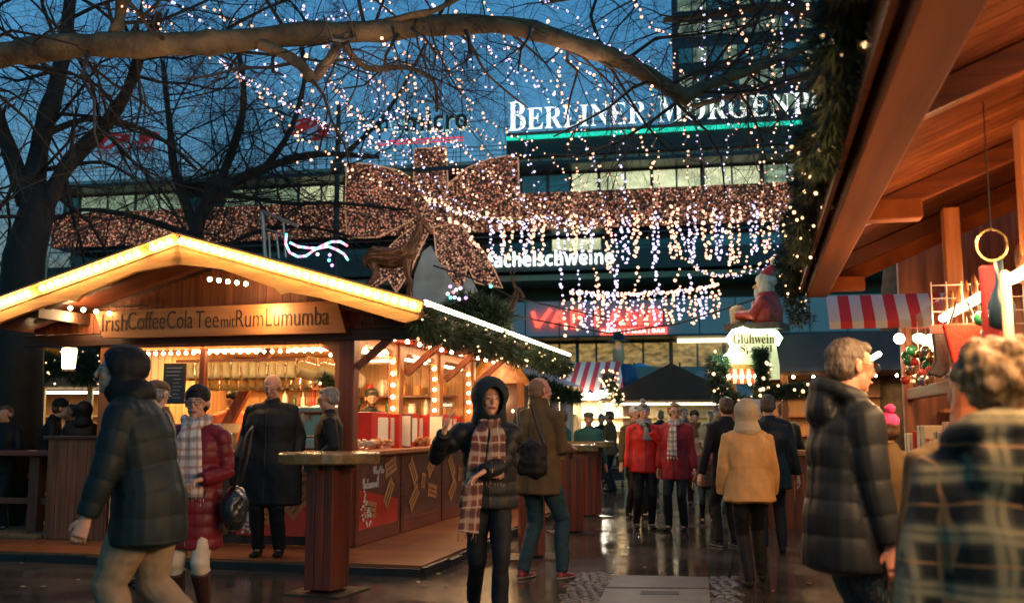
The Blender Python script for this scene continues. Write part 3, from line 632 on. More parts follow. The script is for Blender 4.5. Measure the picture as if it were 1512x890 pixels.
# side windows: arched heads, panes, lamp tubes and bulbs
m_tube = glow('tube_lamp', (1, .82, .5), 8)
for k, (a, b_) in enumerate(((.17, 1.42), (1.57, 3.02), (3.17, 4.68))):
    hd = MB(); zt = 2.28; r_ = .22
    prof = [(a, zt + .15), (b_, zt + .15), (b_, zt - .35)] + [(b_ - .03 - r_ * (1 - math.cos(t)), zt - .3 + .3 * math.sin(t) * 1.0) for t in [i * R(90) / 5 for i in range(6)]] + [(a + .03 + r_ * (1 - math.sin(t)), zt - .3 + .3 * math.cos(t)) for t in [i * R(90) / 5 for i in range(6)]] + [(a, zt - .35)]
    n = len(prof); vs = [(-.1, p[0], p[1]) for p in prof] + [(-.04, p[0], p[1]) for p in prof]
    hd.add(vs, [(i, (i + 1) % n, n + (i + 1) % n, n + i) for i in range(n)]); hd.build('window_head', m_post, st)
    # face ring as strips so that the arch stays open below
    fm = MB(); m_ = len(prof); up = [(p[0], zt + .15) for p in prof[2:]]; lo = prof[2:]
    for i in range(len(lo) - 1): fm.add([(-.04, lo[i][0], lo[i][1]), (-.04, lo[i + 1][0], lo[i + 1][1]), (-.04, up[i + 1][0], up[i + 1][1]), (-.04, up[i][0], up[i][1])], [(0, 1, 2, 3)])
    fm.build('arch_face', m_post, st)
    MB().tube([(-.14, a + .28, zt - .07), (-.14, b_ - .25, zt - .07)], .02, 8).build('tube_lamp', m_tube, st)
    for i in range(5): put(bulb_me, 'bulb', st, (-.07, b_ - .08 - .02 * (i == 0), zt - .14 - i * .14), .7)
    MB().box(-.075, -.07, a + .02, b_ - .02, 1.62, zt + .1).build('window_pane', m_glassc, st)
MB().box(-.06, .06, 0, 4.9, 2.43, 2.5).build('side_beam', m_redy, st)
planks(.0, 4.9, 2.36, 2.43, -.05, .1, m_red, 'red_valance', .6, 'y')
for i in range(14): put(bulb_me, 'bulb', st, (.2, .2 + i * .44, 2.36), .8)
MB().tube([(.2, .1, 2.4), (.2, 6.4, 2.4)], .006, 4).build('cable', m_black, st)
# brackets carrying the eave
for y in (.05, 1.6, 3.2, 4.75):
    MB().bar((.0, y, 2.4), (.95, y, 2.42), .09, .12).bar((0, y, 2.0), (.45, y, 2.38), .07, .08).build('eave_bracket', m_redw, st, bevel=.008)
MB().box(.86, 1.06, y0r, y1r, 2.43, 2.49).build('eave_board', m_post, st)
MB().tube([(1.05, y0r + .1, 2.585), (1.05, y1r, 2.585)], .028, 8).build('tube_lamp', glow('eave_tube', (1, .84, .50), 7), st)
# interior
MB().box(-3.0, 0, 0.2, 4.86, DZ, DZ + .01).build('floor_boards', m_dkx, st)
m_inner = wood('inner_wall', (.5, .27, .1), (.34, .16, .06), 'z', .5)
planks(-3.0, -.03, DZ, 2.45, 4.78, 4.84, m_inner, 'back_wall', .14); planks(.1, 4.8, DZ, 2.45, -2.98, -2.93, m_inner, 'left_wall', .14, 'y')
pw_ = planks(-2.93, -1.1, DZ, 2.3, 2.6, 2.65, m_inner, 'partition', .14); MB().box(-2.95, -.05, .14, 4.7, 2.32, 2.35).build('ceiling_board', m_inner, st)
sh = MB()
for z in (1.25, 1.55, 1.85): sh.box(-2.9, -1.15, 2.35, 2.6, z, z + .025)
for z in (1.2, 1.5, 1.8): sh.box(-2.93, -2.7, 2.9, 4.6, z, z + .025).box(-2.6, -.3, 4.5, 4.78, z, z + .025)
sh.build('shelf_boards', m_redx, st)
bl = MB(); bl.bar((-2.1, .9, 1.25), (-1.5, .9, 2.3), .08, .12); bl.build('diagonal_brace', m_redw, st)
# interior lamps
for x, y in ((-2.2, 1.2), (-.9, 1.3), (-1.4, 3.6)): 
    lm = MB().box(x - .5, x + .5, y - .03, y + .03, 2.29, 2.315).build('ceiling_tube', m_tube, st); lamp_area(st, (x, y, 2.27), 1.0, .3, 42, (1, .58, .25))
for q in ((-2.3, 1.6, 1.95), (-.8, 2.0, 1.95), (-1.2, 4.0, 1.95), (-.9, .9, 1.95)): lamp_point(st, q, 16, (1, .6, .26), .1)  # unseen point lights added to brighten the dark ceiling and side windows
for x, y in ((-.9, -.35), (-3.3, -.3)): lamp_point(st, (x, y, 2.62 if x > -2 else 2.6), 16, (1, .6, .28), .08)
lamp_area(st, (-1.6, .0, 2.27), 2.4, .15, 22, (1, .55, .22), (R(-25), 0, 0)); lamp_area(st, (.5, 2.4, 2.36), .1, 4.4, 40, (1, .6, .3), (0, R(15), 0)); lamp_area(st, (-.12, 2.4, 2.2), .1, 4.2, 18, (1, .6, .3))
# bottles and jars on the shelves (individual things, one mesh each)
prof_b = [(.034, 0), (.036, .02), (.036, .16), (.03, .19), (.012, .22), (.012, .28), (.015, .285)]; prof_j = [(.05, 0), (.055, .02), (.055, .12), (.045, .14), (.05, .145), (.05, .165)]
bm_ = [MB().lathe((0, 0, 0), prof_b, 10).mesh('bottle', q, True) for q in (m_bottle, m_amber, m_red, m_paper)]; jm_ = [MB().lathe((0, 0, 0), prof_j, 10).mesh('jar', q, True) for q in (m_gold, m_paper, m_red, m_amber)]
rnd = random.Random(11)
def shelf_item(x, y, z, ang0=OS, lab=None):
    k = rnd.random() < .6; me = rnd.choice(bm_ if k else jm_)
    o = bpy.data.objects.new('bottle' if k else 'jar', me); COL.objects.link(o); o.location = SW(x, y, z); o.scale = (rnd.uniform(.8, 1.15),) * 3; tag(o, 'small bottle among those on the lit drinks stall shelves' if k else 'small jar among those on the lit drinks stall shelves', 'bottle' if k else 'jar', 'bottles on the drinks stall shelves' if k else 'jars on the drinks stall shelves')
for z in (1.275, 1.575, 1.875):
    x = -2.2
    while x < -1.2: shelf_item(x, 2.48, z); x += rnd.uniform(.1, .16)
    x = -2.4
    while x < -.4: shelf_item(x, 4.62, z - .05 if z else z); x += rnd.uniform(.14, .24)
    y = 3.
    while y < 4.5: shelf_item(-2.82, y, z - .05); y += rnd.uniform(.14, .24)
# hanging mugs
def mug_mesh():
    b = MB(); prof = [(.0, 0), (.043, 0), (.046, .01), (.04, .05), (.044, .1), (.052, .135), (.047, .135), (.038, .1), (.034, .02), (0, .015)]
    b.lathe((0, 0, 0), prof[1:-1], 14); b.tube([(.045, 0, .03), (.085, 0, .04), (.09, 0, .08), (.05, 0, .11)], .008, 6); return b.mesh('mug', m_mug, True)
mugme = mug_mesh(); MB().box(-2.5, -.95, .5, .54, 2.12, 2.15).build('mug_rail', m_redx, st); MB().box(-2.5, -.95, .8, .84, 2.05, 2.08).build('mug_rail', m_redx, st)
for row, (y, z) in enumerate(((.50, 1.97), (.80, 1.86))):
    for i in range(13):
        o = bpy.data.objects.new('mug', mugme); COL.objects.link(o); q = SW(-2.42 + i * .118 + row * .05, y, z); o.location = q; o.rotation_euler = (R(168), R(rnd.uniform(-14, -4)), -AS + R(rnd.uniform(-20, 20))); o.scale = (1.2, 1.2, 1.45); o.location.z += .13; tag(o, 'cream mug hanging in the rows under the stall ceiling', 'mug', 'cream mugs hanging in the drinks stall')
# two giant show mugs lying on their side
for k, px in enumerate((455, 488)):
    t = thing('giant_mug', ('left' if k == 0 else 'right') + ' one of two giant cream show mugs tilted under the stall ceiling', 'show mug', SW(sf(px, 540, .6).x, .6, 2.0 - k * .02), -AS)
    t.rotation_euler = (0, R(105), -AS + R(12)); 
    MB().lathe((0, 0, -.13), [(.085, 0), (.1, .015), (.1, .24), (.107, .25), (.107, .27), (.092, .265), (.09, .03)], 20).build('cup', m_mug, t, True); MB().tube([(-.1, 0, -.07), (-.17, 0, -.05), (-.17, 0, .06), (-.1, 0, .08)], .014, 6).build('handle', m_mug, t, True)
# menu board hanging in the front opening
mb_ = thing('menu_board', 'dark menu board hanging in the front opening of the stall', 'menu board', SW(-2.22, .06, 1.62), -AS)
MB().box(-.14, .14, -.02, .0, 0, .46).build('frame', m_dkwood, mb_); MB().box(-.125, .125, -.024, -.02, .015, .445).build('panel', m_chalk, mb_)
ln = MB()
for i in range(9): ln.box(-.01 if i > 2 else -.1, .1 - (i * 37 % 5) * .01, -.027, -.024, .4 - i * .042, .41 - i * .042)
ln.box(-.1, -.04, -.027, -.024, .08, .2); ln.build('writing_lines', mat('chalk_grey', (.2, .22, .24), .7), mb_)
# counter goods
def bowl_of(x, y, z, r, label, mf, n=22, seed=0):
    q = SW(x, y, z); t = thing('glass_bowl', label, 'bowl', q, -AS); rn = random.Random(seed)
    MB().lathe((0, 0, 0), [(r * .5, 0), (r * .8, .03), (r, .1), (r * .96, .1), (r * .75, .035), (r * .45, .012)], 16).build('bowl', m_glassc, t, True); f = MB()
    for i in range(n): a = rn.random() * 6.28; d = r * .75 * rn.random() ** .5; f.ball((d * math.cos(a), d * math.sin(a), .05 + rn.random() * .06), (.03, .022, .018), 6, 4)
    tag(f.build('sweets', mf, t, True), kind='stuff')
bowl_of(.0, .35, 1.11, .13, 'footed glass bowl of sweets at the corner of the side counter', m_paper, seed=1); bowl_of(.02, .75, 1.11, .15, 'wide glass bowl of red sweets beside the first red box', m_gold, seed=2); bowl_of(.0, 2.2, 1.11, .14, 'glass bowl of sweets between the second and third windows', m_gold, seed=3)
for k, (y, lab) in enumerate(((.95, 'first red display box with pale printed sheet on the side counter'), (2.0, 'second red display box with pale sheet on the side counter'), (3.5, 'third red display box near the far end of the side counter'))):
    t = thing('display_box', lab, 'display box', SW(-.16, y, 1.11), -AS); MB().box(-.12, .1, -.3, .3, 0, .42).build('box', m_red, t, bevel=.006); MB().box(.1, .104, -.12, .2, .06, .36).build('sheet', m_paper, t)
    MB().box(-.06, .2, .32, .42, 0, .40).build('side_flap', m_red, t); MB().box(.0, .14, .315, .32, .03, .36).build('sheet', m_paper, t)
for k, (y, lab) in enumerate(((1.5, 'tall white leaflet holder beside the first red box'), (2.75, 'tall white leaflet holder at the middle window'))):
    t = thing('leaflet_holder', lab, 'leaflet holder', SW(.02, y, 1.11), -AS); MB().box(-.1, .1, -.012, .012, 0, .40).build('stand', m_metal, t); MB().box(-.085, .085, -.016, -.0125, .02, .38).build('leaflets', m_paper, t)
# coffee machines inside
t = thing('coffee_machine', 'steel hot drinks machine standing inside the front opening', 'drinks machine', SW(-.75, .75, 1.1), -AS)
MB().box(-.3, .3, -.2, .2, 0, .14).box(-.3, .3, -.02, .2, .14, .42).box(-.32, .32, -.22, .22, .42, .5).build('body', m_metal, t, bevel=.02); [MB().tube([(q, -.12, .42), (q, -.12, .33)], .025, 8).build('spout', m_metal, t) for q in (-.15, .15)]; MB().box(-.25, .25, -.19, -.05, .142, .15).build('drip_tray', m_dkwood, t)
t = thing('food_warmer', 'steel-rimmed warming tray with pale lid inside the stall front', 'food warmer', SW(-2.0, .35, 1.1), -AS); MB().box(-.32, .32, -.18, .18, 0, .2).build('body', m_metal, t, bevel=.01); MB().prism([(-.33, .2), (.33, .2), (.36, .3), (-.36, .3)][::-1], -.2, .2).build('lid', m_cream, t)
bt2 = thing('crate_stack', 'cream stacked cup crates behind the bald man inside the stall', 'crates', SW(-1.15, 1.2, 1.1), -AS); MB().box(-.3, .3, -.15, .15, 0, .18).box(-.32, .32, -.17, .17, .18, .2).box(-.3, .3, -.15, .15, .2, .4).build('crate', m_cream, bt2, bevel=.01)
# hanging pine bough inside
garland('fir_bough', 'sprig of fir hanging inside the front opening right side', [SW(-.6, .45, 1.95), SW(-.35, .5, 1.8)], .09, 500, m_ndl2, 3, seed=5)
# eave garland on the right
gl = [SW(1.02, -.85 + i * .39, 2.50 - .10 * abs(math.sin(i * .75)) - .03 * math.sin(i * 2.1)) for i in range(21)]
garland('fir_garland', 'thick lit fir garland hung along the right eave of the gabled stall', gl, .17, 9000, m_needle, 90, seed=2, bulb_scale=1.0, length=.10)
# high table helper ------------------------------------------------------------
m_ttop = mat('table_top', (.24, .14, .05), .25, c2=(.13, .07, .025), sc=12, bump=.2, bsc=50, coat=.4); m_leg = wood('table_leg', (.17, .024, .008), (.07, .011, .005), 'z', .35, coat=.2)
def high_table(label, loc, h=1.14, r=.42, lw=.26, rz=0, group='standing tables'):
    t = thing('standing_table', label, 'standing table', loc, rz, group)
    MB().lathe((0, 0, h - .09), [(r - .015, 0), (r, .012), (r, .08), (r - .01, .09)], 32).build('table_top', m_ttop, t)
    a = lw / 2; b = MB()
    for i in range(3):
        for j in (-1, 1): b.box(-a + i * lw / 3 + .0006, -a + (i + 1) * lw / 3 - .0006, j * a - .02, j * a + .02, .03, h - .09)
    b.box(-a, -a + .03, -a + .02, a - .02, .03, h - .09).box(a - .03, a, -a + .02, a - .02, .03, h - .09); b.build('leg', m_leg, t, bevel=.008)
    MB().box(-a - .1, a + .1, -.03, .03, h - .17, h - .091).box(-.03, .03, -a - .1, a + .1, h - .165, h - .092).build('bracket', m_leg, t)
    MB().box(-.27, .27, -.27, .27, 0, .012).build('base_plate', mat('base_plate', (.06, .04, .03), .4, metal=.5), t); return t
high_table('nearest round standing table with square wooden column before the stall', G(482, 873), 1.155, .43, .26, R(-20))
high_table('round standing table right behind the man in the brown coat', G(843, 786), 1.13, .36, .27, R(10))
high_table('round standing table farther back beside the flight case', G(870, 762), 1.13, .40, .27, R(25))
high_table('standing table hidden behind the hooded woman and brown coat man', G(785, 822), 1.1, .36, .26, R(5))
# ------------------------------------------------------------------ right-hand stall (same frame turned like the main stall)
# eave line x~4.62 in the main stall's frame, from y=-9 to y=-.95, height 2.5
m_ored = wood('orange_fascia', (.30, .085, .02), (.17, .042, .01), 'y', .7, sc=1.5, island=.08, bump=.3); m_ored.node_tree.nodes['Principled BSDF'].inputs['Specular IOR Level'].default_value = .15; m_under = wood('roof_underside', (.17, .05, .016), (.05, .012, .005), 'x', .2, sc=.9)
m_heart = mat('gingerbread', (.42, .14, .04), .6, var=.3, sc=20, bump=.3)
rs = thing('gift_stall', 'large close gift stall with orange eave beam and warm lit roof underside', 'market stall', (OS[0], OS[1], 0), -AS)
RX, RZ, RY0, RY1 = 4.62, 2.5, -9.6, -.95
MB().box(RX + .03, RX + .21, RY0, RY1, RZ, RZ + .2).build('eave_beam', m_ored, rs, bevel=.01)
MB().box(RX - .03, RX + .0, RY0, RY1 - .02, RZ + .05, RZ + .27).build('eave_board', m_post, rs, bevel=.006)
sl = .42
def RP(x, d=0): return RZ + .2 + (x - RX) * sl + d
MB().add([(RX - .05, RY0, RP(RX - .05, .03)), (8.6, RY0, RP(8.6, .03)), (8.6, RY1 + .05, RP(8.6, .03)), (RX - .05, RY1 + .05, RP(RX - .05, .03)), (RX - .05, RY0, RP(RX - .05, .09)), (8.6, RY0, RP(8.6, .09)), (8.6, RY1 + .05, RP(8.6, .09)), (RX - .05, RY1 + .05, RP(RX - .05, .09))], [(0, 1, 2, 3), (7, 6, 5, 4), (0, 3, 7, 4), (1, 5, 6, 2), (0, 4, 5, 1), (3, 2, 6, 7)]).build('roof', m_roof, rs)
b = MB(); y = RY0
while y < RY1 - .1: b.add([(RX + .2, y, RP(RX + .2, .0)), (8.5, y, RP(8.5, 0)), (8.5, y + .142, RP(8.5, 0)), (RX + .2, y + .142, RP(RX + .2, 0))], [(0, 3, 2, 1)]); y += .15
b.build('underside_boards', m_under, rs)
m_raft = wood('rafter_dark', (.16, .04, .012), (.07, .018, .007), 'x', .3)
for y in (RY1 - .12, -3.2, -5.6): MB().bar((RX + .21, y, RP(RX + .21, -.07)), (7.4, y, RP(7.4, -.07)), .09, .12).build('rafter', m_raft, rs, bevel=.006)
for y in (-1.25, -4.3): MB().box(RX + .21, RX + .50, y, y + .12, RZ + .02, RZ + .14).build('eave_bracket', m_ored, rs, bevel=.01)
MB().prism([(RX, RZ + .22), (8.5, RZ + .22 + 3.88 * sl), (8.5, RZ + .0 + 3.88 * sl), (RX + .2, RZ + .02)], RY1, RY1 + .04).build('gable_board', m_ored, rs, bevel=.006)
# wall posts and shop front on x=5.55
WX = 5.55
for y in (-.0, -2.45, -4.6, -7.0): MB().box(WX, WX + .11, y, y + .13, 0, RZ + .45).build('post', m_post if y < -1 else m_redw, rs, bevel=.01)
b = MB(); 
for y0, y1 in ((.13, 1.3),): pass
MB().box(WX + .02, WX + .09, -2.32, 0, 1.62, 1.72).build('cross_rail', m_redy, rs, bevel=.006); MB().box(WX + .02, WX + .09, -9, 0, 1.05, 1.1).build('counter', m_post, rs, bevel=.01); planks(-9, 0, .0, 1.05, WX + .03, WX + .06, m_redw, 'lower_wall', .14, 'y', rs)
MB().box(WX + .03, WX + .04, -2.3, -.02, 1.72, 2.35).build('window_pane', m_glassc, rs)
fr = MB()
for y in (-2.25, -1.5, -.75, -.05): fr.box(WX + .04, WX + .08, y, y + .05, 1.72, 2.35)
fr.build('window_bars', m_post, rs)
planks(-9, 0, .0, 3.2, 7.6, 7.64, m_inner, 'back_wall', .14, 'y', rs)
MB().prism([(WX, 0), (7.64, 0), (7.64, RP(7.64, -.01)), (WX, RP(WX, -.01))], -.02, .02).build('end_wall', m_plank, rs); MB().box(7.6, 7.64, -9, -.02, 3.2, RP(7.6, -.02)).build('upper_wall', m_plank, rs)
sh = MB()
for z in (1.15, 1.5, 1.85, 2.15): sh.box(7.3, 7.6, -8.8, -.1, z, z + .03).box(WX + .3, 7.3, -.3, -.05, z, z + .03)
sh.build('shelf_boards', m_post, rs)
# bulbs as gingerbread-shaded tubes along the front
for k, (ya, yb) in enumerate(((-2.62, -1.2), (-4.5, -2.9), (-6.9, -4.8))):
    z = 2.08 if k == 0 else 2.1; x = WX - .12
    if k == 0: ya, yb, x, z = .05, .9, 5.35, 2.06
    MB().tube([(x, ya, z), (x, yb, z)], .028, 8).build('tube_lamp', glow('gift_tube', (1, .74, .42), 7), rs)
    if k: lamp_area(rs, (x - .03, (ya + yb) / 2, z - .05), .15, abs(yb - ya), 38, (1, .55, .25), (0, R(40), 0)); lamp_area(rs, (x + .05, (ya + yb) / 2, z + .06), .1, abs(yb - ya), 26, (1, .5, .2), (R(180), R(25), 0))
    for i in range(7 if k else 0):
        y = ya + (yb - ya) * (i + .5) / 7; q = MB(); q.ball((0, 0, .06), (.014, .055, .07), 8, 6); q.build('cap_shade', m_heart, rs, True, loc=(x, y, z + .02))
lamp_area(rs, (6.6, -4.5, 2.7), 1.2, 5, 70, (1, .58, .28)); lamp_area(rs, (6.6, -1.2, 2.6), 1, 1.6, 26, (1, .62, .32)); lamp_area(rs, (5.1, -3.4, 2.38), .15, 4, 8, (1, .52, .22), (R(180), 0, 0)); lamp_area(rs, (5.05, -6.9, 2.2), .3, 3, 75, (1, .58, .28), (0, R(38), 0))  # the last, angled one is unseen, added to warm people in the aisle
for y in (-8.6, -7.2, -5.6, -3.6, -1.8): lamp_point(rs, (5.35, y, 2.05), 5, (1, .60, .30), .1, 'eave_fill')  # unseen point lights added below the eave to warm the aisle
# striped awning behind the end of the eave
aw = thing('striped_awning', 'short red and white striped awning under the end of the orange eave', 'awning', SW(4.86, -.60, 2.25), -AS)
vs = []; n = 14
for i in range(n + 1):
    for j, (y, z) in enumerate(((.30, .34), (0, .07), (-.005, 0))): vs.append((i * .075, y, z))
MB().add(vs, [(i * 3 + j, (i + 1) * 3 + j, (i + 1) * 3 + j + 1, i * 3 + j + 1) for i in range(n) for j in range(2)]).build('cloth', stripes('stripe_red_white', (.62, .62, .66), (.55, .035, .04), .1), aw)
# goods hanging at the front
def prop(name, label, cat, loc, rz=-AS, group=None): return thing(name, label, cat, loc, rz, group)
def UL(px, py, d):  # point at distance d along Y
    return U(px, py, d)
q = U(1422, 478, 5.6); t = prop('hanging_bag', 'bright red felt bag hanging beside the orange post of the gift stall', 'bag', q); MB().prism([(-.11, 0), (.11, 0), (.08, -.25), (-.06, -.25)], -.03, .03).build('bag', mat('red_felt', (.7, .03, .012), .9, bump=.4, bsc=80), t, bevel=.01); MB().tube([(-.07, 0, 0), (-.03, 0, .12), (.03, 0, .12), (.07, 0, 0)], .008, 5).build('strap', m_black, t)
q = U(1391, 482, 5.8); t = prop('hanging_stocking', 'dark stocking with red top hanging left of the red felt bag', 'stocking', q); MB().prism([(-.06, 0), (.03, 0), (.03, -.26), (-.02, -.3), (-.1, -.28), (-.05, -.2)], -.02, .02).build('stocking', m_black, t, bevel=.01); MB().box(-.065, .035, -.025, .025, -.04, .01).build('cuff', m_red, t)
q = U(1462, 420, 4.2); t = prop('hanging_scarf', 'long dark red scarf hanging in front of the gift stall shelves', 'scarf', q); MB().box(-.04, .03, -.02, .02, -.5, .08).build('cloth', mat('dark_red_cloth', (.25, .015, .02), .9, bump=.5, bsc=15), t, bevel=.01)
q = U(1475, 400, 4.1); t = prop('hanging_bottle', 'dark bottle shaped pendant hanging beside the dark red scarf', 'pendant', q); MB().lathe((0, 0, -.25), [(.01, 0), (.05, .02), (.055, .1), (.03, .17), (.018, .2), (.016, .3)], 14).build('bottle', mat('pendant_black', (.02, .04, .06), .15), t, True)
q = U(1464, 362, 4.0); t = prop('ring_ornament', 'thin brass ring ornament hanging under the roof underside', 'ornament', q)
MB().tube([(.058 * math.cos(a), 0, .066 * math.sin(a)) for a in [i * R(15) for i in range(24)]], .0045, 6, closed=True).build('ring', m_brass, t, True); MB().tube([(0, 0, .066), (0, 0, .6)], .003, 4).build('cord', m_black, t)
q = U(1487, 455, 3.9); t = prop('hanging_candle', 'white taper candle hanging at the right of the dark scarf', 'candle', q); MB().lathe((0, 0, -.16), [(.018, 0), (.02, .01), (.018, .3), (.006, .31)], 12).build('wax', mat('candle_wax', (.85, .6, .4), .4), t, True)
gr = prop('wire_rack', 'white wire grid rack with small goods behind the hanging bag', 'display rack', U(1432, 450, 6.2)); b = MB()
for i in range(7): b.box(-.3 + i * .12, -.29 + i * .12, -.004, .004, -.35, .25)
for i in range(5): b.box(-.3, .43, -.008, -.004, -.35 + i * .14, -.34 + i * .14)
b.build('grid', mat('white_wire', (.5, .42, .35), .4), gr); gr.scale = (.75, .75, .6)
for i in range(7):
    q = SW(7.4 if i < 4 else 6.0 + .3 * (i - 4), -2 - i * .9 if i < 4 else -.18, 1.53); t = prop('small_nutcracker', 'small painted wooden figure on the gift stall shelf', 'wooden figure', q, group='figures on the gift stall shelves'); MB().lathe((0, 0, 0), [(.05, 0), (.05, .03), (.035, .04), (.04, .14), (.05, .15), (.02, .17)], 12).build('body', m_red if i % 2 else m_bottle, t, True); MB().ball((0, 0, .2), .035, 10, 8).build('head', m_cream, t, True); MB().lathe((0, 0, .22), [(.035, 0), (.038, .05), (.0, .055)], 12).build('hat', m_black, t, True)
# white glass lamp in the window bay
t = prop('globe_lamp', 'small bright lamp shining at the window behind the man in glasses', 'lamp', SW(5.5, -.25, 2.18)); MB().ball((0, 0, 0), .05, 12, 8).build('globe', glow('globe_white', (1, .8, .55), 12), t, True); lamp_point(t, (-.1, -.1, -.05), 14, (1, .66, .36)); MB().tube([(0, 0, .05), (0, 0, .4)], .006, 5).build('cord', m_black, t)
rnd = random.Random(41); gme = [MB().ball((0, 0, 0), .04, 12, 8).tube([(0, 0, .04), (0, 0, .16)], .002, 3).mesh('bauble', q, True) for q in (m_red, m_brass, mat('bauble_green', (.02, .16, .06), .15), mat('bauble_silver', (.6, .55, .5), .15, metal=.8))]
for i in range(34):
    o = bpy.data.objects.new('bauble', gme[i % 4]); COL.objects.link(o); o.location = SW(5.42 + rnd.uniform(-.02, .05), -2.3 + i * .068 if i < 20 else -4.4 + (i - 20) * .12, rnd.uniform(1.72, 2.0)); o.scale = (rnd.uniform(.7, 1.2),) * 3; tag(o, ('red', 'brass', 'green', 'silver')[i % 4] + ' glass bauble hanging along the front of the gift stall', 'bauble', ('red', 'brass', 'green', 'silver')[i % 4] + ' baubles of the gift stall')
for i in range(12):
    t = thing('gift_box', ('red', 'cream')[i % 2] + ' gift box stacked on the counter of the gift stall', 'gift box', SW(5.62, -4.6 + i * .4, 1.1), -AS + rnd.uniform(-.2, .2), ('red', 'cream')[i % 2] + ' gift boxes on the counter'); h_ = rnd.uniform(.15, .32); MB().box(-.09, .09, -.12, .12, 0, h_).build('box', (m_red, m_cream)[i % 2], t, bevel=.005); MB().box(-.093, .093, -.015, .015, 0, h_ + .004).build('ribbon', m_brass, t)
# garland along the outside of the eave
gl = [SW(RX - .10 - .02 * math.sin(i * 1.3), RY0 + 2.0 + i * .36, RZ + .17 + .05 * math.sin(i * .9)) for i in range(20)] + [SW(RX - .05, RY1 + .1, RZ + .0), SW(RX - .0, RY1 + .15, RZ - .2)]
garland('fir_garland', 'dark fir garland with warm bulbs along the outside of the orange eave', gl, .115, 15000, m_ndl2, 95, seed=3, bulb_scale=.6, droop=.1, length=.055)

# ------------------------------------------------------------------ mulled wine stall with Santa figure
GO = U(1175, 560, 13.5); gw = thing('mulled_wine_stall', 'mulled wine stall with dark blue roof and outlined cream sign', 'market stall', (GO.x, GO.y, 0), -AS - R(8))
MB().box(-.9, .9, 0, 2.5, 2.05, 2.12).build('roof_board', m_dkx, gw); MB().prism([(-.95, 2.1), (2.4, 2.1), (2.3, 2.6), (-.6, 2.6)][::-1], -.05, 2.6).build('roof', mat('blue_tarp', (.03, .045, .075), .6, bump=.3, bsc=5), gw)
for x in (-.9, -.2, .8, 2.2): MB().box(x, x + .09, 0, .09, 0, 2.1).build('post', m_post, gw, bevel=.01)
MB().box(-.9, 2.3, -.05, .4, .98, 1.04).build('counter', m_post, gw); planks(-.9, 2.3, 0, .98, -.02, .02, m_redw, 'lower_wall', .12, 'x', gw); MB().box(-.9, 2.3, 2.4, 2.45, 0, 2.1).build('back_wall', m_inner, gw)
lamp_area(gw, (.5, 1.1, 2.0), 2.2, 1, 40, (1, .6, .28)); sh = MB()
for z in (1.2, 1.5, 1.8): sh.box(-.8, 2.2, 2.2, 2.4, z, z + .03)
sh.build('shelf_boards', m_post, gw)
for i in range(12): put(bulb_me, 'bulb', gw, (-.8 + i * .26, -.1, 2.02), .6)
# shaped cream sign outlined by lit tube
SG = U(1108, 555, 13.1); sg = thing('mulled_wine_sign', 'curved cream mulled wine sign edged with bright greenish-white tube light', 'sign', SG, -R(4))
k = 13.1 / 1470 * 1.01
def sp(px, py): return ((px - 1108) * k, (555 - py) * k)
outl = [(1070, 560), (1070, 528), (1078, 522), (1082, 512), (1076, 500), (1084, 490), (1098, 486), (1108, 490), (1118, 489), (1134, 487), (1146, 492), (1152, 500), (1146, 510), (1150, 540), (1150, 560)]
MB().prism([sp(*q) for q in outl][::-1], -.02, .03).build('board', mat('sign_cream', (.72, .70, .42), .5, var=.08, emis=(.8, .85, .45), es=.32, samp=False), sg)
MB().tube([Vector((sp(*q)[0], -.06, sp(*q)[1])) for q in outl[:-2]], .028, 8).build('tube_light', glow('sign_tube', (.62, 1, .62), 6), sg, True)
mtxt = mat('sign_brown', (.16, .035, .01), .6)
text('Glühwein', 'lettering', mtxt, sg, face_y(sp(1084, 0)[0], -.024, sp(0, 508)[1]), 60 * k, .13, .005, 'serif'); text('Spezial', 'lettering', mtxt, sg, face_y(sp(1094, 0)[0], -.024, sp(0, 523)[1]), 46 * k, .12, .005, 'serif')
MB().box(*[sp(1072, 0)[0], sp(1115, 0)[0]], -.03, -.021, sp(0, 545)[1], sp(0, 538)[1]).build('picture_strip', m_gold, sg)
lamp_point(sg, (-.3, -.3, .3), 10, (.6, 1, .6), .1)
t = thing('striped_valance', 'small red and cream striped valance below the mulled wine sign', 'valance', U(1072, 556, 13.0), -R(4)); MB().box(0, .40, 0, .02, -.09, .10).build('cloth', stripes('stripe_small', (.6, .5, .35), (.5, .04, .03), .045), t)
for i in range(5): put(bulb_me, 'bulb', t, (.03 + i * .085, -.05, .0), .8)
garland('fir_garland', 'lit fir wreath hanging round the lower left of the mulled wine sign', [U(1062, 520, 13), U(1060, 550, 13), U(1064, 575, 13), U(1085, 590, 13), U(1125, 594, 13)], .13, 2600, m_ndl2, 22, seed=8, bulb_scale=1.3)
garland('fir_garland', 'lit fir branch hanging vertically right of the mulled wine sign', [U(1122, 510, 12.8), U(1126, 545, 12.8), U(1124, 580, 12.8)], .14, 2000, m_ndl2, 16, seed=9, bulb_scale=1.3)
garland('fir_garland', 'dark lit fir garland along the front of the mulled wine stall roof', [U(1120, 575, 12.9), U(1170, 570, 12.5), U(1220, 562, 12.2)], .15, 2400, m_ndl2, 10, seed=10, bulb_scale=1.3)
t = thing('small_sign', 'small white notice with dark lettering behind the hooded beige jacket', 'sign', U(1094, 606, 12.2), 0); MB().box(0, .24, 0, .02, -.06, .14).build('board', m_paper, t); text('UID.', 'lettering', mat('violet_print', (.12, .04, .12), .6), t, face_y(.02, -.003, -.03), .19, .12, .003, 'bold')
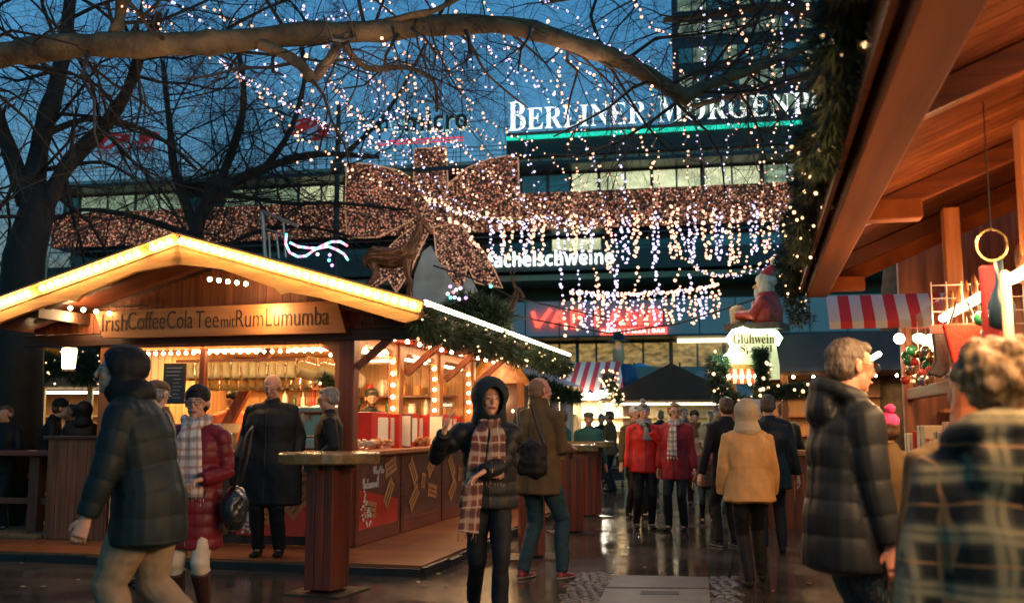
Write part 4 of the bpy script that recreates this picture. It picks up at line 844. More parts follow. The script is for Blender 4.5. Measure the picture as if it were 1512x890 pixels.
# ------------------------------------------------------------------ stalls beyond
def tent(name, label, loc, w, d, h, hr, mroof, rz=0, lit=0, wall=None, group=None, c=(1, .75, .45), posts=True):
    t = thing(name, label, 'market stall', loc, rz, group)
    v = [(-w / 2, 0, h), (w / 2, 0, h), (w / 2, d, h), (-w / 2, d, h), (0, 0, hr), (0, d, hr)]
    MB().add(v, [(0, 4, 5, 3), (1, 2, 5, 4), (0, 1, 4), (3, 5, 2), (0, 3, 2, 1)]).build('roof', mroof, t)
    for x in (-w / 2 + .05, w / 2 - .12):
        for y in (.02, d - .1): MB().box(x, x + .07, y, y + .07, 0, h).build('post', m_cream, t)
    MB().box(-w / 2 + .1, w / 2 - .1, .1, .6, .9, .95).box(-w / 2 + .1, w / 2 - .1, .12, .16, 0, .9).build('counter', wall or m_cream, t)
    MB().box(-w / 2 + .1, w / 2 - .1, d - .1, d - .05, 0, h).build('back_wall', wall or m_cream, t)
    s = MB()
    for z in (1.2, 1.55): s.box(-w / 2 + .15, w / 2 - .15, d - .4, d - .1, z, z + .03)
    s.build('shelf_boards', m_cream, t)
    if lit: lamp_area(t, (0, d * .4, h - .1), w * .7, d * .5, lit, c); MB().tube([(-w / 2 + .2, .15, h - .08), (w / 2 - .2, .15, h - .08)], .03, 6).build('tube_lamp', glow('tent_tube', (1, .80, .5), 5), t)
    return t
m_wtent = mat('white_canvas', (.62, .62, .62), .6, bump=.2, bsc=3); m_btent = mat('brown_canvas', (.05, .028, .014), .7, bump=.3, bsc=3); m_blt = mat('blue_white_canvas', (.28, .36, .42), .6, bump=.2, bsc=3); m_curt = mat('pale_curtain', (.66, .6, .48), .6, stretch=(1, 1, .03), c2=(.4, .34, .26), sc=30)
def ground_under(px, Y): return (*U(px, 600, Y).xy, 0)
wt = tent('white_tent', 'white peaked tent stall with pale curtains behind the brown coat man', ground_under(780, 19), 1.8, 1.0, 2.1, 2.5, m_wtent, -AS, 60, m_curt)
for i, px in enumerate((800, 812, 824, 836)): MB().tube([(.1 + i * .2, -.05, 0.2), (.13 + i * .2, -.05, 1.2), (.1 + i * .2, -.02, 2.05)], .1, 6).build('curtain', m_curt, wt, True)
garland('fir_garland', 'unlit fir garland along the front of the white peaked tent', [U(745, 570, 18.6), U(775, 562, 18.6), U(805, 568, 18.4), U(835, 577, 18.2), U(856, 582, 18.2)], .17, 3000, m_needle, 4, seed=12, length=.13)
sa = tent('striped_stall', 'brightly lit stall with red and white striped awning roof', ground_under(862, 25), 3.2, 3, 2.1, 2.25, m_wtent, -AS, 1000, m_cream, c=(1, .86, .62))
vs = [(-1.9, -.15, 2.15), (1.05, -.15, 2.15), (.75, 1.2, 3.0), (-1.3, 1.2, 3.0)]; MB().add(vs, [(0, 1, 2, 3)]).build('awning', stripes('stripe_awning', (.72, .64, .58), (.55, .05, .06), .13), sa)
for i in range(3): t = thing('bright_lamp', 'glaring white lamp under the striped stall roof edge', 'lamp', U(872 + i * 17, 590 - (i == 1) * 4, 24.6), 0, 'lamps of the striped stall'); MB().lathe((0, 0, 0), [(.06, 0), (.10, .06), (.06, .14)], 10).build('bulb', glow('lamp_hot', (1, .9, .68), 160), t, True); MB().lathe((0, 0, .14), [(.08, 0), (.1, .02), (.02, .1)], 10).build('shade', m_metal, t)
lamp_point(sa, (0, -.9, 2.0), 130, (1, .85, .6), .1)
garland('light_spray', 'dense spray of warm lights at the end of the striped awning', [U(896, 545, 24), U(903, 565, 24), U(915, 590, 24)], .22, 1500, m_ndl2, 60, seed=14, bulb_scale=1.5)
bt3 = tent('brown_tent', 'dark brown pitched tent roof behind the women in red jackets', ground_under(992, 24), 3.6, 3, 1.95, 2.85, m_btent, -AS * .5, 4)
tb3 = tent('blue_white_tent', 'blue-white canvas tent roof left of the mulled wine sign', ground_under(1040, 28), 3.8, 3, 2.0, 2.9, m_blt, -AS, 30)
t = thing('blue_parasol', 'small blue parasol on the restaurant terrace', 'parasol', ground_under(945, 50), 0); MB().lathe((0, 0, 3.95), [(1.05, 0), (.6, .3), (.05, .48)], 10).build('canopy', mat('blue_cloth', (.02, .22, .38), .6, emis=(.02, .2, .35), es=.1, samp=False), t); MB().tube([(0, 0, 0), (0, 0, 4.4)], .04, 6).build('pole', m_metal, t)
t = thing('terrace_screen', 'grey glass screen wall along the raised terrace', 'screen', ground_under(1010, 45), -R(11)); MB().box(-2.2, 3.0, 0, .1, 0, 4.0 - .05).build('panel', mat('grey_screen', (.20, .22, .21), .4), t)
b = MB()
for x in (-2.2, -.15, 1.9, 3.0): b.box(x - .04, x + .04, -.06, -.01, 0, 4.15)
b.build('frame', m_dkc, t)
t = thing('red_awning_kiosk', 'small kiosk with orange-red flat awning behind the pom-pom hats', 'kiosk', ground_under(945, 30), 0); MB().box(-.35, .85, -.3, .6, 2.1, 2.28).build('awning', mat('red_awning', (.6, .08, .04), .6), t, bevel=.03); MB().box(-.3, -.05, 0, .5, 0, 2.1).build('post', m_post, t); MB().box(-.05, .8, 0, .5, 0, 1.0).build('counter', m_redw, t); lamp_point(t, (.2, -.1, 1.95), 12)
# painted carved figure sign (pelican-like bird figure) on pole
t = thing('carved_figure', 'tall painted figure in blue coat standing above the far stalls', 'carved figure', ground_under(925, 27), 0); MB().lathe((0, 0, 2.2), [(.3, 0), (.36, .3), (.3, .65), (.16, .8)], 12).build('coat', mat('blue_paint', (.03, .09, .18), .4), t, True); MB().ball((-.2, -.05, 3.25), (.16, .16, .42), 12, 8).build('head', mat('face_paint', (.7, .42, .25), .4), t, True); MB().lathe((-.2, -.05, 3.6), [(.3, 0), (.28, .04), (.17, .06), (.14, .22), (.02, .26)], 12).build('hat', m_dkc, t, True); MB().box(-.1, .1, -.1, .1, 0, 2.2).build('post', m_dkwood, t)
# small gable house with picture, right end of main stall
t = thing('small_gable_stall', 'small stall with lit triangular gable picture beyond the sweets windows', 'market stall', (*U(737, 600, 16.3).xy, 0), -AS); gz_ = 2.08
MB().prism([(-.42, gz_ - .02), (.42, gz_ - .02), (0, gz_ + .62)], .0, .3).build('gable', mat('painted_gable', (.75, .5, .3), .5, var=.5, sc=9, c2=(.5, .14, .05)), t)
MB().bar((-.5, -.03, gz_ - .06), (0, -.03, gz_ + .7), .07, .09).bar((.5, -.03, gz_ - .06), (0, -.03, gz_ + .7), .07, .09).build('trim', m_pine, t); MB().box(-.42, -.3, 0, .3, 0, gz_ - .02).box(.3, .42, 0, .3, 0, gz_ - .02).build('post', m_post, t); MB().box(-.42, .42, .25, .3, 0, gz_ - .02).box(-.4, .4, 0, .3, 0, 1.0).build('wall', m_dkwood, t); lamp_point(t, (0, -.3, gz_ + .1), 5); lamp_point(t, (0, .1, gz_ - .3), 6)
for i in range(10): put(bulb_me, 'bulb', t, (-.3 + .6 * ((i * 37) % 10) / 10, -.05, .9 + i * .1), .6)
# wheeled flight case beside the tables
t = thing('flight_case', 'silver-edged black flight case on castors beside the standing tables', 'flight case', G(905, 716), -R(8)); MB().box(-.28, .28, -.25, .25, .12, .68).build('case', mat('case_black', (.02, .02, .02), .5), t); e = MB()
for x in (-.29, .27):
    for y in (-.26, .24): e.box(x, x + .02, y, y + .02, .11, .69)
for z in (.11, .40, .67): e.box(-.29, .29, -.265, -.25, z, z + .02).box(-.29, .29, .25, .265, z, z + .02)
e.build('edge_trim', m_metal, t)
for x in (-.22, .22):
    for y in (-.2, .2): MB().tube([(x - .02, y, .05), (x + .02, y, .05)], .05, 12).box(x - .03, x + .03, y - .03, y + .03, .1, .12).build('castor', m_black, t)
MB().box(-.26, .26, -.2, .2, .9, .94).box(-.27, -.24, -.2, .2, .68, .9).box(.24, .27, -.2, .2, .68, .9).build('upper_shelf', m_metal, t); MB().box(-.09, .09, -.27, -.266, .46, .6).build('label_plate', m_metal, t)
t = thing('blue_bag', 'blue bag lying on the silver flight case', 'bag', Vector(G(905, 716)) + Vector((0, 0, .69)), 0); MB().ball((0, 0, .1), (.16, .12, .1), 12, 8).build('bag', mat('blue_plastic', (.02, .05, .22), .4, bump=.5, bsc=10), t, True)
# ------------------------------------------------------------------ left background
lb = tent('cream_awning_stall', 'cream-roofed stall with windows behind the left bar', ground_under(95, 20), 5.2, 3, 2.1, 2.12, m_wtent, 0, 60, m_inner, c=(1, .66, .34))
MB().prism([(-2.6, 2.12), (2.6, 2.12), (2.4, 2.5), (-2.3, 2.5)][::-1], -.3, .4).build('awning', mat('cream_awning', (.62, .5, .3), .6), lb); b = MB()
for i in range(6): b.box(-2.4 + i * .95, -2.3 + i * .95, -.02, .06, 0, 2.1)
b.build('window_posts', m_cream, lb)
garland('fir_garland', 'deep fir garland dotted with lights across the cream-roofed stall', [U(-10, 530, 19), U(40, 532, 19), U(90, 530, 19), U(150, 534, 19), U(230, 536, 19)], .32, 8000, m_ndl2, 80, seed=21, bulb_scale=1.1, length=.15)
t = thing('lantern', 'glowing square lantern hanging in front of the dark fir garland', 'lantern', U(101, 545, 15)); MB().lathe((0, 0, 0), [(.07, 0), (.1, .02), (.12, .3), (.1, .32)], 4).build('glass', glow('lantern_glass', (1, .74, .32), 7), t); MB().lathe((0, 0, .32), [(.15, 0), (.05, .08), (.02, .14)], 4).lathe((0, 0, -.03), [(.11, 0), (.11, .03)], 4).build('cap', m_dkwood, t); MB().tube([(0, 0, -.03), (.02, .05, -.12), (0, .2, -.16)], .012, 5).tube([(0, 0, .45), (0, 0, .9)], .008, 5).build('arm', m_dkc, t); lamp_point(t, (0, -.2, .1), 12)
lbar = thing('side_bar', 'long narrow bar counter with red stools at the far left', 'bar counter', (OS[0], OS[1], 0), -AS)
MB().box(-6.6, -3.76, .1, .55, 1.02, 1.08).build('bar_top', m_redx, lbar, bevel=.01); 
for x in (-6.2, -4.25): MB().box(x, x + .14, .25, .39, DZ, 1.02).build('leg', m_redw, lbar, bevel=.01)
MB().box(-6.6, -3.8, .3, .36, .45, .52).build('foot_rail', m_redx, lbar); tag(MB().box(-6.6, -3.8, -.1, 1.2, DZ, DZ + .03).build('straw_floor', mat('straw', (.35, .2, .07), .8, c2=(.1, .05, .02), sc=40, stretch=(1, .2, 1), bump=1, bsc=90), lbar))
for i, (px, lab) in enumerate(((63, 'red-seated bar stool beside the plank wall'), (5, 'red-seated bar stool at the left edge of the bar'))):
    q = sf(px, 700, .9); t = thing('bar_stool', lab, 'stool', SW(q.x, .9, DZ), -AS); MB().lathe((0, 0, .62), [(.17, 0), (.18, .02), (.18, .05), (.16, .07)], 18).build('seat', m_red, t, True)
    for a in range(4): MB().bar((.08 * math.cos(a * 1.57 + .78), .08 * math.sin(a * 1.57 + .78), .62), (.18 * math.cos(a * 1.57 + .78), .18 * math.sin(a * 1.57 + .78), 0), .03, .03).build('leg', m_dkwood, t)
t = thing('menu_stand', 'small white menu card standing on the left bar', 'menu card', SW(-5.55, .3, 1.08), -AS); MB().prism([(-.1, 0), (.1, 0), (.1, .24), (-.1, .24)], -.01, .01).build('card', m_paper, t); MB().box(-.09, .09, -.014, -.011, .14, .22).build('picture', m_redprint, t); MB().box(-.11, .11, -.04, .04, 0, .015).build('foot', m_dkwood, t)
t = thing('napkin_box', 'low wooden napkin box at the right end of the left bar', 'napkin box', SW(-5.2, .3, 1.08), -AS); MB().box(-.12, .12, -.08, .08, 0, .09).build('box', m_post, t, bevel=.006); MB().box(-.1, .1, -.06, .06, .09, .11).build('napkins', m_paper, t)
garland('fir_tree', 'small dark fir standing at the left picture edge beside the bar', [SW(-6.2, 1.6, .4), SW(-6.2, 1.6, 1.7)], .35, 2500, m_ndl2, 12, seed=23, cat='fir tree', length=.16)
# stage truss upper left and ladder truss on the roof
def truss(name, label, a, b, hgt, n, m, extra=None):
    a = Vector(a); b = Vector(b); t = thing(name, label, 'truss', a); c = MB(); b = b - a; z = Vector((0, 0, hgt))
    c.tube([(0, 0, 0), b], .035, 6); c.tube([z, b + z], .035, 6); c.build('chord', m, t); w = MB()
    for i in range(n): p, q = b * (i / n), b * ((i + 1) / n); w.tube([p, p.lerp(q, .5) + z], .022, 5); w.tube([p.lerp(q, .5) + z, q], .022, 5); w.tube([q, q + z], .025, 5)
    w.build('web', m, t); return t
m_tr = mat('aluminium', (.34, .33, .28), .35, metal=.6)
truss('stage_truss', 'horizontal aluminium stage truss above the roof at the far left', U(-30, 432, 14), U(66, 414, 14), .36, 4, m_tr)
t = thing('rooftop_frame', 'bent metal pipe frame standing on the roof behind the left gable slope', 'metal frame', SW(-1.2, 3.5, 3.1), -AS); b = MB()
k2 = lambda px, py: on_front(px, py, OS, AS, 3.5) - Vector((-1.2, 3.5, 3.1))
for a, b_ in (((387, 312), (392, 385)), ((387, 312), (440, 334)), ((388, 337), (432, 350)), ((418, 324), (422, 380)), ((397, 345), (399, 385)), ((408, 345), (412, 382))): b.tube([k2(*a), k2(*b_)], .028 if a[1] == 312 else .016, 6)
b.build('pipes', m_tr, t)
# coloured light tubes on the roof
m_cols = [glow('tube_' + n, c, 2.2, False) for n, c in (('cyan', (.15, 1, .75)), ('violet', (.65, .3, 1)), ('red', (1, .2, .25)), ('white', (.85, .8, 1)))]
for k, (pl, lab) in enumerate((([(423, 345), (422, 360), (428, 373), (440, 379), (452, 378), (463, 370), (475, 363), (490, 357), (503, 357), (513, 363)], 'multicoloured light tube curving upward at its right end'), ([(428, 358), (440, 364), (455, 366), (470, 367), (485, 364), (498, 369), (508, 375), (514, 384)], 'multicoloured light tube sagging to the right beside the deer'))):
    P3 = [SW(*on_front(a, b_, OS, AS, 3.2)) for a, b_ in pl]; t = thing('light_tube', lab, 'light tube', P3[0]); P3 = [p - P3[0] for p in P3]
    b = MB(); j = 0
    for a, c in zip(P3, P3[1:]):
        for s in range(3): b.tube([a.lerp(c, s / 3), a.lerp(c, (s + 1) / 3)], .018, 5, j % 4); j += 1
    b.build('glowing_tube', m_cols, t)
rnd = random.Random(31); 
for i in range(14):
    px, py = rnd.choice([(690, 430), (480, 380)]); q = SW(*on_front(px + rnd.uniform(-35, 35), py + rnd.uniform(-10, 16), OS, AS, 3.4)); o = put(sbulb_me, 'coloured_lamp', None, q, 1.2); o.data = MB().ball((0, 0, 0), .022, 6, 4).mesh('lamp', rnd.choice(m_cols)); tag(o, 'tiny coloured lamp on the roof between the deer', 'lamp', 'coloured lamps on the stall roof')
t = thing('roof_bush', 'dark tangle of fir and cloth between the two deer on the roof', 'fir heap', SW(.2, 3.6, 2.6), -AS); t2 = garland('fir_branches', 'heap of dark fir branches on the roof between the deer', [SW(*on_front(640, 465, OS, AS, 3.6)), SW(*on_front(690, 445, OS, AS, 3.6)), SW(*on_front(735, 470, OS, AS, 3.6))], .3, 3500, m_ndl2, 0, seed=33, cat='fir branches', length=.16); bpy.data.objects.remove(t)
# snowy peaks of canvas behind the deer
m_snow = mat('white_peak', (.46, .45, .40), .7, bump=1, bsc=3, var=.4, sc=3, emis=(.6, .6, .55), es=.0)
def peak(label, pxs, y, d=.5):
    c = on_front(*pxs[0], OS, AS, y); t = thing('white_peak', label, 'canvas peak', SW(c.x, y, c.z), -AS); poly = [on_front(a, b_, OS, AS, y) for a, b_ in pxs]
    top = max(poly, key=lambda p: p.z); n = len(poly); base = [p - c for p in poly]; cx = sum(p.x for p in base) / n
    vs = [(p.x, 0, p.z) for p in base] + [(cx + (p.x - cx) * .5, d, p.z * .55 + base[0].z * .3 - .1) for p in base] + [(cx + (p.x - cx) * .8, -.22, min(p.z * .9, p.z) - .15) for p in base]
    m = MB().add(vs[:2 * n], [tuple(range(n, 2 * n))] + [(i, (i + 1) % n, n + (i + 1) % n, n + i) for i in range(n)]); m.add([(p.x, 0, p.z) for p in base], [tuple(range(n))[::-1]]); m.build('canvas', m_snow, t); return t
peak('large white canvas peak behind the front deer', [(606, 458), (612, 405), (624, 372), (636, 362), (648, 385), (668, 415), (694, 442), (700, 480)], 5.2); peak('small white canvas peak below the ribbon tail', [(676, 462), (684, 420), (692, 405), (702, 422), (722, 470)], 5.6); peak('white canvas peak between the legs of the rear deer', [(722, 500), (732, 462), (748, 460), (758, 480), (764, 510)], 5.8)
# ------------------------------------------------------------------ deer of bundled twigs on the roof
m_twig = mat('twig_bundle', (.13, .062, .03), .7, c2=(.055, .026, .014), sc=18, island=.6, bump=.4, bsc=60)
def bundle(b, pts, rads, n=16, seed=0, tr=.02):
    rnd = random.Random(seed); pts = [Vector(p) for p in pts]
    b.tube(pts, [r * .8 for r in rads], 8)
    for i in range(n):
        a0 = rnd.random() * 6.28; tw = rnd.uniform(-.6, .6); P_ = []
        for j, p in enumerate(pts):
            t = (pts[min(j + 1, len(pts) - 1)] - pts[max(j - 1, 0)]).normalized(); s = t.cross(Vector((.1, .9, .2))).normalized(); q = t.cross(s); a = a0 + tw * j; r = rads[j] * rnd.uniform(.8, 1.15); P_.append(p + (s * math.cos(a) + q * math.sin(a)) * r)
        b.tube(P_, [tr * rnd.uniform(.6, 1)] * len(P_), 4)
def deer(label, px_ref, py_ref, y, k, flip=False, seed=0):
    c = on_front(px_ref, py_ref, OS, AS, y); t = thing('twig_deer', label, 'deer sculpture', SW(c.x, y, c.z), -AS)
    F = lambda x, z, yy=0: (x * k, yy * k, z * k)
    b = MB(); bundle(b, [F(-.72, .90), F(-.5, 1.02), F(-.1, .98), F(.2, 1.02), F(.34, 1.1)], [.12 * k, .2 * k, .19 * k, .2 * k, .13 * k], 34, seed); b.build('body', m_twig, t)
    b = MB(); bundle(b, [F(.22, 1.05), F(.38, 1.3), F(.5, 1.55), F(.54, 1.72)], [.15 * k, .11 * k, .085 * k, .07 * k], 18, seed + 1); b.build('neck', m_twig, t)
    b = MB(); bundle(b, [F(.47, 1.78), F(.56, 1.76), F(.68, 1.62), F(.75, 1.5)], [.06 * k, .085 * k, .06 * k, .035 * k], 14, seed + 2, .012); b.tube([F(.5, 1.8, .06), F(.42, 1.93, .12)], [.03 * k, .008 * k], 5); b.tube([F(.5, 1.8, -.06), F(.42, 1.93, -.12)], [.03 * k, .008 * k], 5); b.build('head', m_twig, t)
    for i, (x, yy, lean) in enumerate(((-.6, .1, -.12), (-.52, -.1, .05), (.22, .1, .02), (.28, -.1, .1))):
        b = MB(); hind = i < 2; pts = [F(x, .92, yy), F(x + (.1 if hind else 0), .62, yy), F(x + (-.08 if hind else .02) + lean * .5, .4, yy), F(x + lean, .0, yy)]; bundle(b, pts, [.1 * k, .06 * k, .04 * k, .035 * k], 10, seed + 5 + i, .014); b.build('leg', m_twig, t)
    b = MB()
    for s in (-1, 1):
        P_ = [F(.52, 1.82, s * .05), F(.42, 2.05, s * .14), F(.38, 2.3, s * .2), F(.48, 2.5, s * .2)]; b.tube(P_, [.025 * k, .02 * k, .016 * k, .006 * k], 5)
        for j in (1, 2): b.tube([P_[j], (P_[j][0] + .18 * k, P_[j][1], P_[j][2] + .16 * k)], [.015 * k, .004 * k], 4)
    b.build('antler', m_twig, t); return t
deer('larger bundled-twig deer sculpture standing on the roof beside the white peak', 585, 448, 2.6, .64, seed=3)
deer('smaller bundled-twig deer sculpture toward the rear of the roof', 738, 512, 5.4, .52, seed=13)
lamp_point(st, (-.1, 1.6, 3.7), 16, (1, .6, .3), .15, 'roof_lamp')
lamp_point(st, (1.9, 3.2, 2.9), 22, (1, .8, .55), .15, 'roof_lamp')
# ------------------------------------------------------------------ bare plane trees
m_bark = mat('plane_bark', (.11, .075, .04), .75, c2=(.045, .03, .018), sc=7, bump=.6, bsc=18, bdist=.02); m_bark2 = mat('plane_bark_mottled', (.17, .105, .045), .8, c2=(.045, .028, .013), sc=4.5, bump=.9, bsc=14, bdist=.03); m_twg = mat('twig', (.02, .013, .009), .8)
CAP = [.02]
class Tree:
    def __init__(s, seed): s.r = random.Random(seed); s.mb = MB(); s.n = 0
    def branch(s, p, d, L, rad, lv, n=5, up=-.03, spread=.85, kids=5):
        """one wandering branch with its own side branches; hangs a little at the tips"""
        r = s.r; steps = 4 if lv > 1 else 3; pts = [Vector(p)]; d = Vector(d).normalized(); st_ = L / steps; ds = []
        for i in range(steps):
            d = (d + Vector([r.gauss(0, .24) for _ in range(3)]) + Vector((0, 0, up))).normalized(); pts.append(pts[-1] + d * st_); ds.append(d)
        s.mb.tube(pts, [rad * (1 - .62 * i / steps) for i in range(steps + 1)], n if lv > 1 else 3, cap=False); s.n += 1
        if lv <= 0: return
        for i in range(kids):
            t = r.uniform(.12, 1) * steps; k = min(int(t), steps - 1); q = pts[k].lerp(pts[k + 1], t - k)
            ax = Vector([r.gauss(0, 1) for _ in range(3)]).normalized(); nd = (ds[k] + ax * spread).normalized()
            s.branch(q, nd, L * r.uniform(.42, .7), rad * (1 - .6 * t / steps) * .52, lv - 1, max(3, n - 1), up - .02, spread, kids)
def plane_tree(label, base, limbs, seed, trunk=None, m=m_bark, twigs=None):
    """limbs: [(polyline, r0, r1, twig level, side branches, side length)]"""
    t = thing('plane_tree', label, 'tree', base); o0 = Vector(base)
    if trunk: tb_ = MB().tube([Vector(p) - o0 for p in trunk[0]], trunk[1], 12); tb_.build('trunk', m, t, True)
    tr = Tree(seed)
    for pl, r0, r1, lv, kids, sl_ in limbs:
        pts = [Vector(p) - o0 for p in pl]; fine = []
        for a, b, c, d in zip([pts[0]] + pts[:-2], pts[:-1], pts[1:], pts[2:] + [pts[-1]]):  # smooth curve through the points
            for k in range(5):
                u = k / 5; fine.append(.5 * ((2 * b) + (c - a) * u + (2 * a - 5 * b + 4 * c - d) * u * u + (3 * b - a - 3 * c + d) * u ** 3))
        fine.append(pts[-1]); n = len(fine); rad = [(r0 + (r1 - r0) * i / (n - 1)) * (1 + .09 * math.sin(i * 1.1) + .05 * math.sin(i * 2.7) + tr.r.uniform(-.04, .04)) for i in range(n)]
        lb_ = MB().tube(fine, rad, 10); lb_.build('limb', m, t, True)
        for i in range(kids):
            k = min(int((i + tr.r.random()) / kids * (n - 1) * .96 + n * .04), n - 2); dd = (fine[k + 1] - fine[k]).normalized(); ax = Vector([tr.r.gauss(0, 1) for _ in range(3)]).normalized(); nd = (dd * .5 + ax).normalized()
            tr.branch(fine[k], nd, sl_ * tr.r.uniform(.6, 1.3), min(rad[k] * .35, CAP[0]), lv, 5)
    tr.mb.build('crown', twigs or m_twg, t); return t
# tree whose long mottled limb crosses the top of the picture
D = 8.5
L1 = [U(-260, 120, D - .5), U(-90, 105, D - .3), U(0, 82, D), U(110, 68, D), U(230, 66, D), U(330, 62, D + .1), U(450, 50, D + .2), U(560, 46, D + .3), U(640, 38, D + .3), U(750, 38, D + .4), U(840, 62, D + .5), U(920, 92, D + .6), U(975, 122, D + .8), U(1015, 146, D + 1)]
L1b = [U(1010, 143, D + 1), U(1060, 120, D + 1.2), U(1130, 95, D + 1.4), U(1210, 60, D + 1.8), U(1300, 20, D + 2)]
L1c = [U(385, 66, D + .1), U(420, 80, D), U(448, 100, D - .1), U(462, 116, D - .1), U(478, 98, D), U(494, 78, D + .1), U(500, 60, D + .2)]
L1d = [U(500, 55, D + .2), U(540, 100, D + .5), U(600, 100, D + .8), U(640, 120, D + 1), U(645, 165, D + 1.2)]
L1e = [U(545, 40, D + .3), U(600, 25, D + .2), U(650, 12, D), U(720, -30, D)]; L1f = [U(640, 30, D + .3), U(690, 60, D + .6), U(720, 110, D + .9), U(780, 160, D + 1)]
L1g = [U(170, 50, D), U(178, 20, D), U(185, -30, D - .2), U(210, -90, D - .3)]
tb = U(-330, 700, D - .5); tb.z = 0
plane_tree('plane tree whose thick mottled limb crosses the whole top of the picture', tb, [(L1, .125, .075, 4, 34, 1.35), (L1b, .07, .03, 4, 12, 1.3), (L1c, .05, .045, 2, 6, .8), (L1d, .035, .015, 3, 16, 1.2), (L1e, .04, .02, 3, 9, 1.3), (L1f, .02, .008, 3, 9, 1.0), (L1g, .06, .04, 3, 8, 1.4)], 5, ([tb, tb + Vector((.1, 0, 2)), U(-300, 200, D - .5), U(-260, 120, D - .5)], [.34, .27, .22, .14]), m_bark2)
# dark tree on the left
D = 13; CAP[0] = .03
tb = U(30, 600, D); tb.z = 0
plane_tree('dark plane tree with forked trunk at the left edge', tb, [
    ([U(55, 330, D), U(95, 250, D), U(150, 190, D), U(185, 140, D - .3), U(205, 90, D - .6), U(235, 20, D - 1)], .13, .05, 4, 13, 2.0),
    ([U(45, 300, D), U(62, 200, D), U(85, 120, D), U(100, 30, D), U(110, -60, D)], .15, .07, 4, 12, 2.2),
    ([U(40, 300, D), U(-5, 170, D), U(-60, 60, D)], .13, .06, 4, 9, 2.2), ([U(62, 200, D), U(140, 175, D + .3), U(230, 200, D + .6), U(290, 250, D + 1)], .05, .02, 3, 10, 1.5),
    ([U(70, 250, D), U(150, 240, D), U(200, 265, D)], .035, .015, 3, 7, 1.3)], 8, ([tb, U(30, 480, D), U(35, 380, D), U(55, 310, D), U(52, 270, D)], [.34, .29, .26, .22, .16]), mat('dark_bark', (.022, .016, .011), .8, bump=.6, bsc=16, bdist=.02))
# twiggy tree in the middle, behind the stall
D = 19; CAP[0] = .022
tb = U(300, 600, D); tb.z = 0
plane_tree('wide bare tree behind the gabled stall in front of the building', tb, [
    ([U(285, 400, D), U(290, 330, D), U(330, 280, D), U(400, 245, D), U(470, 228, D), U(560, 232, D)], .16, .04, 4, 28, 2.0),
    ([U(290, 340, D), U(260, 260, D), U(250, 180, D), U(240, 90, D)], .11, .04, 4, 14, 2.4),
    ([U(300, 320, D), U(340, 230, D), U(360, 150, D), U(350, 60, D)], .11, .04, 4, 16, 2.4), ([U(290, 350, D), U(200, 320, D), U(120, 310, D), U(70, 330, D)], .07, .025, 4, 15, 2.),
    ([U(390, 250, D), U(430, 190, D), U(450, 110, D), U(440, 40, D)], .07, .03, 4, 14, 2.2), ([U(330, 285, D), U(420, 300, D), U(500, 300, D), U(600, 310, D)], .05, .025, 4, 16, 1.9),
    ([U(500, 235, D), U(560, 180, D), U(600, 120, D), U(630, 60, D)], .05, .02, 4, 11, 2.), ([U(300, 390, D), U(370, 345, D), U(450, 335, D), U(520, 350, D)], .06, .02, 3, 12, 1.7)], 17, ([tb, U(295, 500, D), U(286, 395, D), U(290, 345, D)], [.32, .26, .2, .15]), mat('dark_bark', (.05, .035, .02), .8))
# tree on the right behind the tower side
D = 15
tb = U(1330, 600, D); tb.z = 0
plane_tree('bare tree hanging twigs with lights in front of the office tower', tb, [
    ([U(1330, 300, D), U(1300, 120, D), U(1240, 40, D), U(1150, 10, D), U(1060, 20, D), U(980, 30, D)], .14, .04, 3, 26, 1.9),
    ([U(1290, 100, D), U(1200, 110, D), U(1120, 130, D), U(1050, 150, D), U(1010, 160, D)], .09, .03, 3, 20, 1.7),
    ([U(1200, 20, D), U(1120, -20, D), U(1000, -30, D), U(880, -10, D), U(800, 5, D)], .08, .03, 4, 15, 2.0)], 23, ([tb, U(1330, 450, D), U(1330, 300, D)], [.36, .3, .18]), m_bark)
# ------------------------------------------------------------------ strings of small lights
lw_me = MB().ball((0, 0, 0), .022, 6, 4).mesh('bulb', m_led_w, True); lc_me = MB().ball((0, 0, 0), .02, 6, 4).mesh('bulb', m_led_c, True); m_wire = mat('wire', (.01, .02, .015), .7)
NS = [0]
def light_string(label, px, D0, D1, spacing, warm=True, jit=3.5, size=1., group=None, mix=0.):
    rnd = random.Random(100 + NS[0]); NS[0] += 1
    if len(px) > 2: # smooth
        P_ = px; fine = []
        for a, b, c, d in zip([P_[0]] + P_[:-2], P_[:-1], P_[1:], P_[2:] + [P_[-1]]):
            for k in range(4):
                u = k / 4; fine.append(tuple(.5 * ((2 * b[i]) + (c[i] - a[i]) * u + (2 * a[i] - 5 * b[i] + 4 * c[i] - d[i]) * u * u + (3 * b[i] - a[i] - 3 * c[i] + d[i]) * u ** 3) for i in (0, 1)))
        px = fine + [P_[-1]]
    tot = sum(math.dist(a, b) for a, b in zip(px, px[1:])); pts = []; acc = 0; nxt = spacing * rnd.random()
    for a, b in zip(px, px[1:]):
        L = math.dist(a, b)
        while nxt <= acc + L and L > 0:
            u = (nxt - acc) / L; t = nxt / tot; pts.append(U(a[0] + (b[0] - a[0]) * u + rnd.gauss(0, jit), a[1] + (b[1] - a[1]) * u + rnd.gauss(0, jit * .6), D0 + (D1 - D0) * t + rnd.uniform(-.15, .15))); nxt += spacing * rnd.uniform(.65, 1.35)
        acc += L
    if len(pts) < 2: return
    t = thing('light_string', label, 'light string', pts[0], 0, group); o0 = pts[0]
    MB().tube([p - o0 for p in pts], .006, 3, cap=False).build('wire', m_wire, t)
    for p in pts[:100]: put((lw_me if (rnd.random() < mix) != warm else lc_me), 'bulb', t, p - o0, size * (D0 / 14) * rnd.uniform(.65, 1.25) * (1.3 if rnd.random() < .12 else 1))
    return t
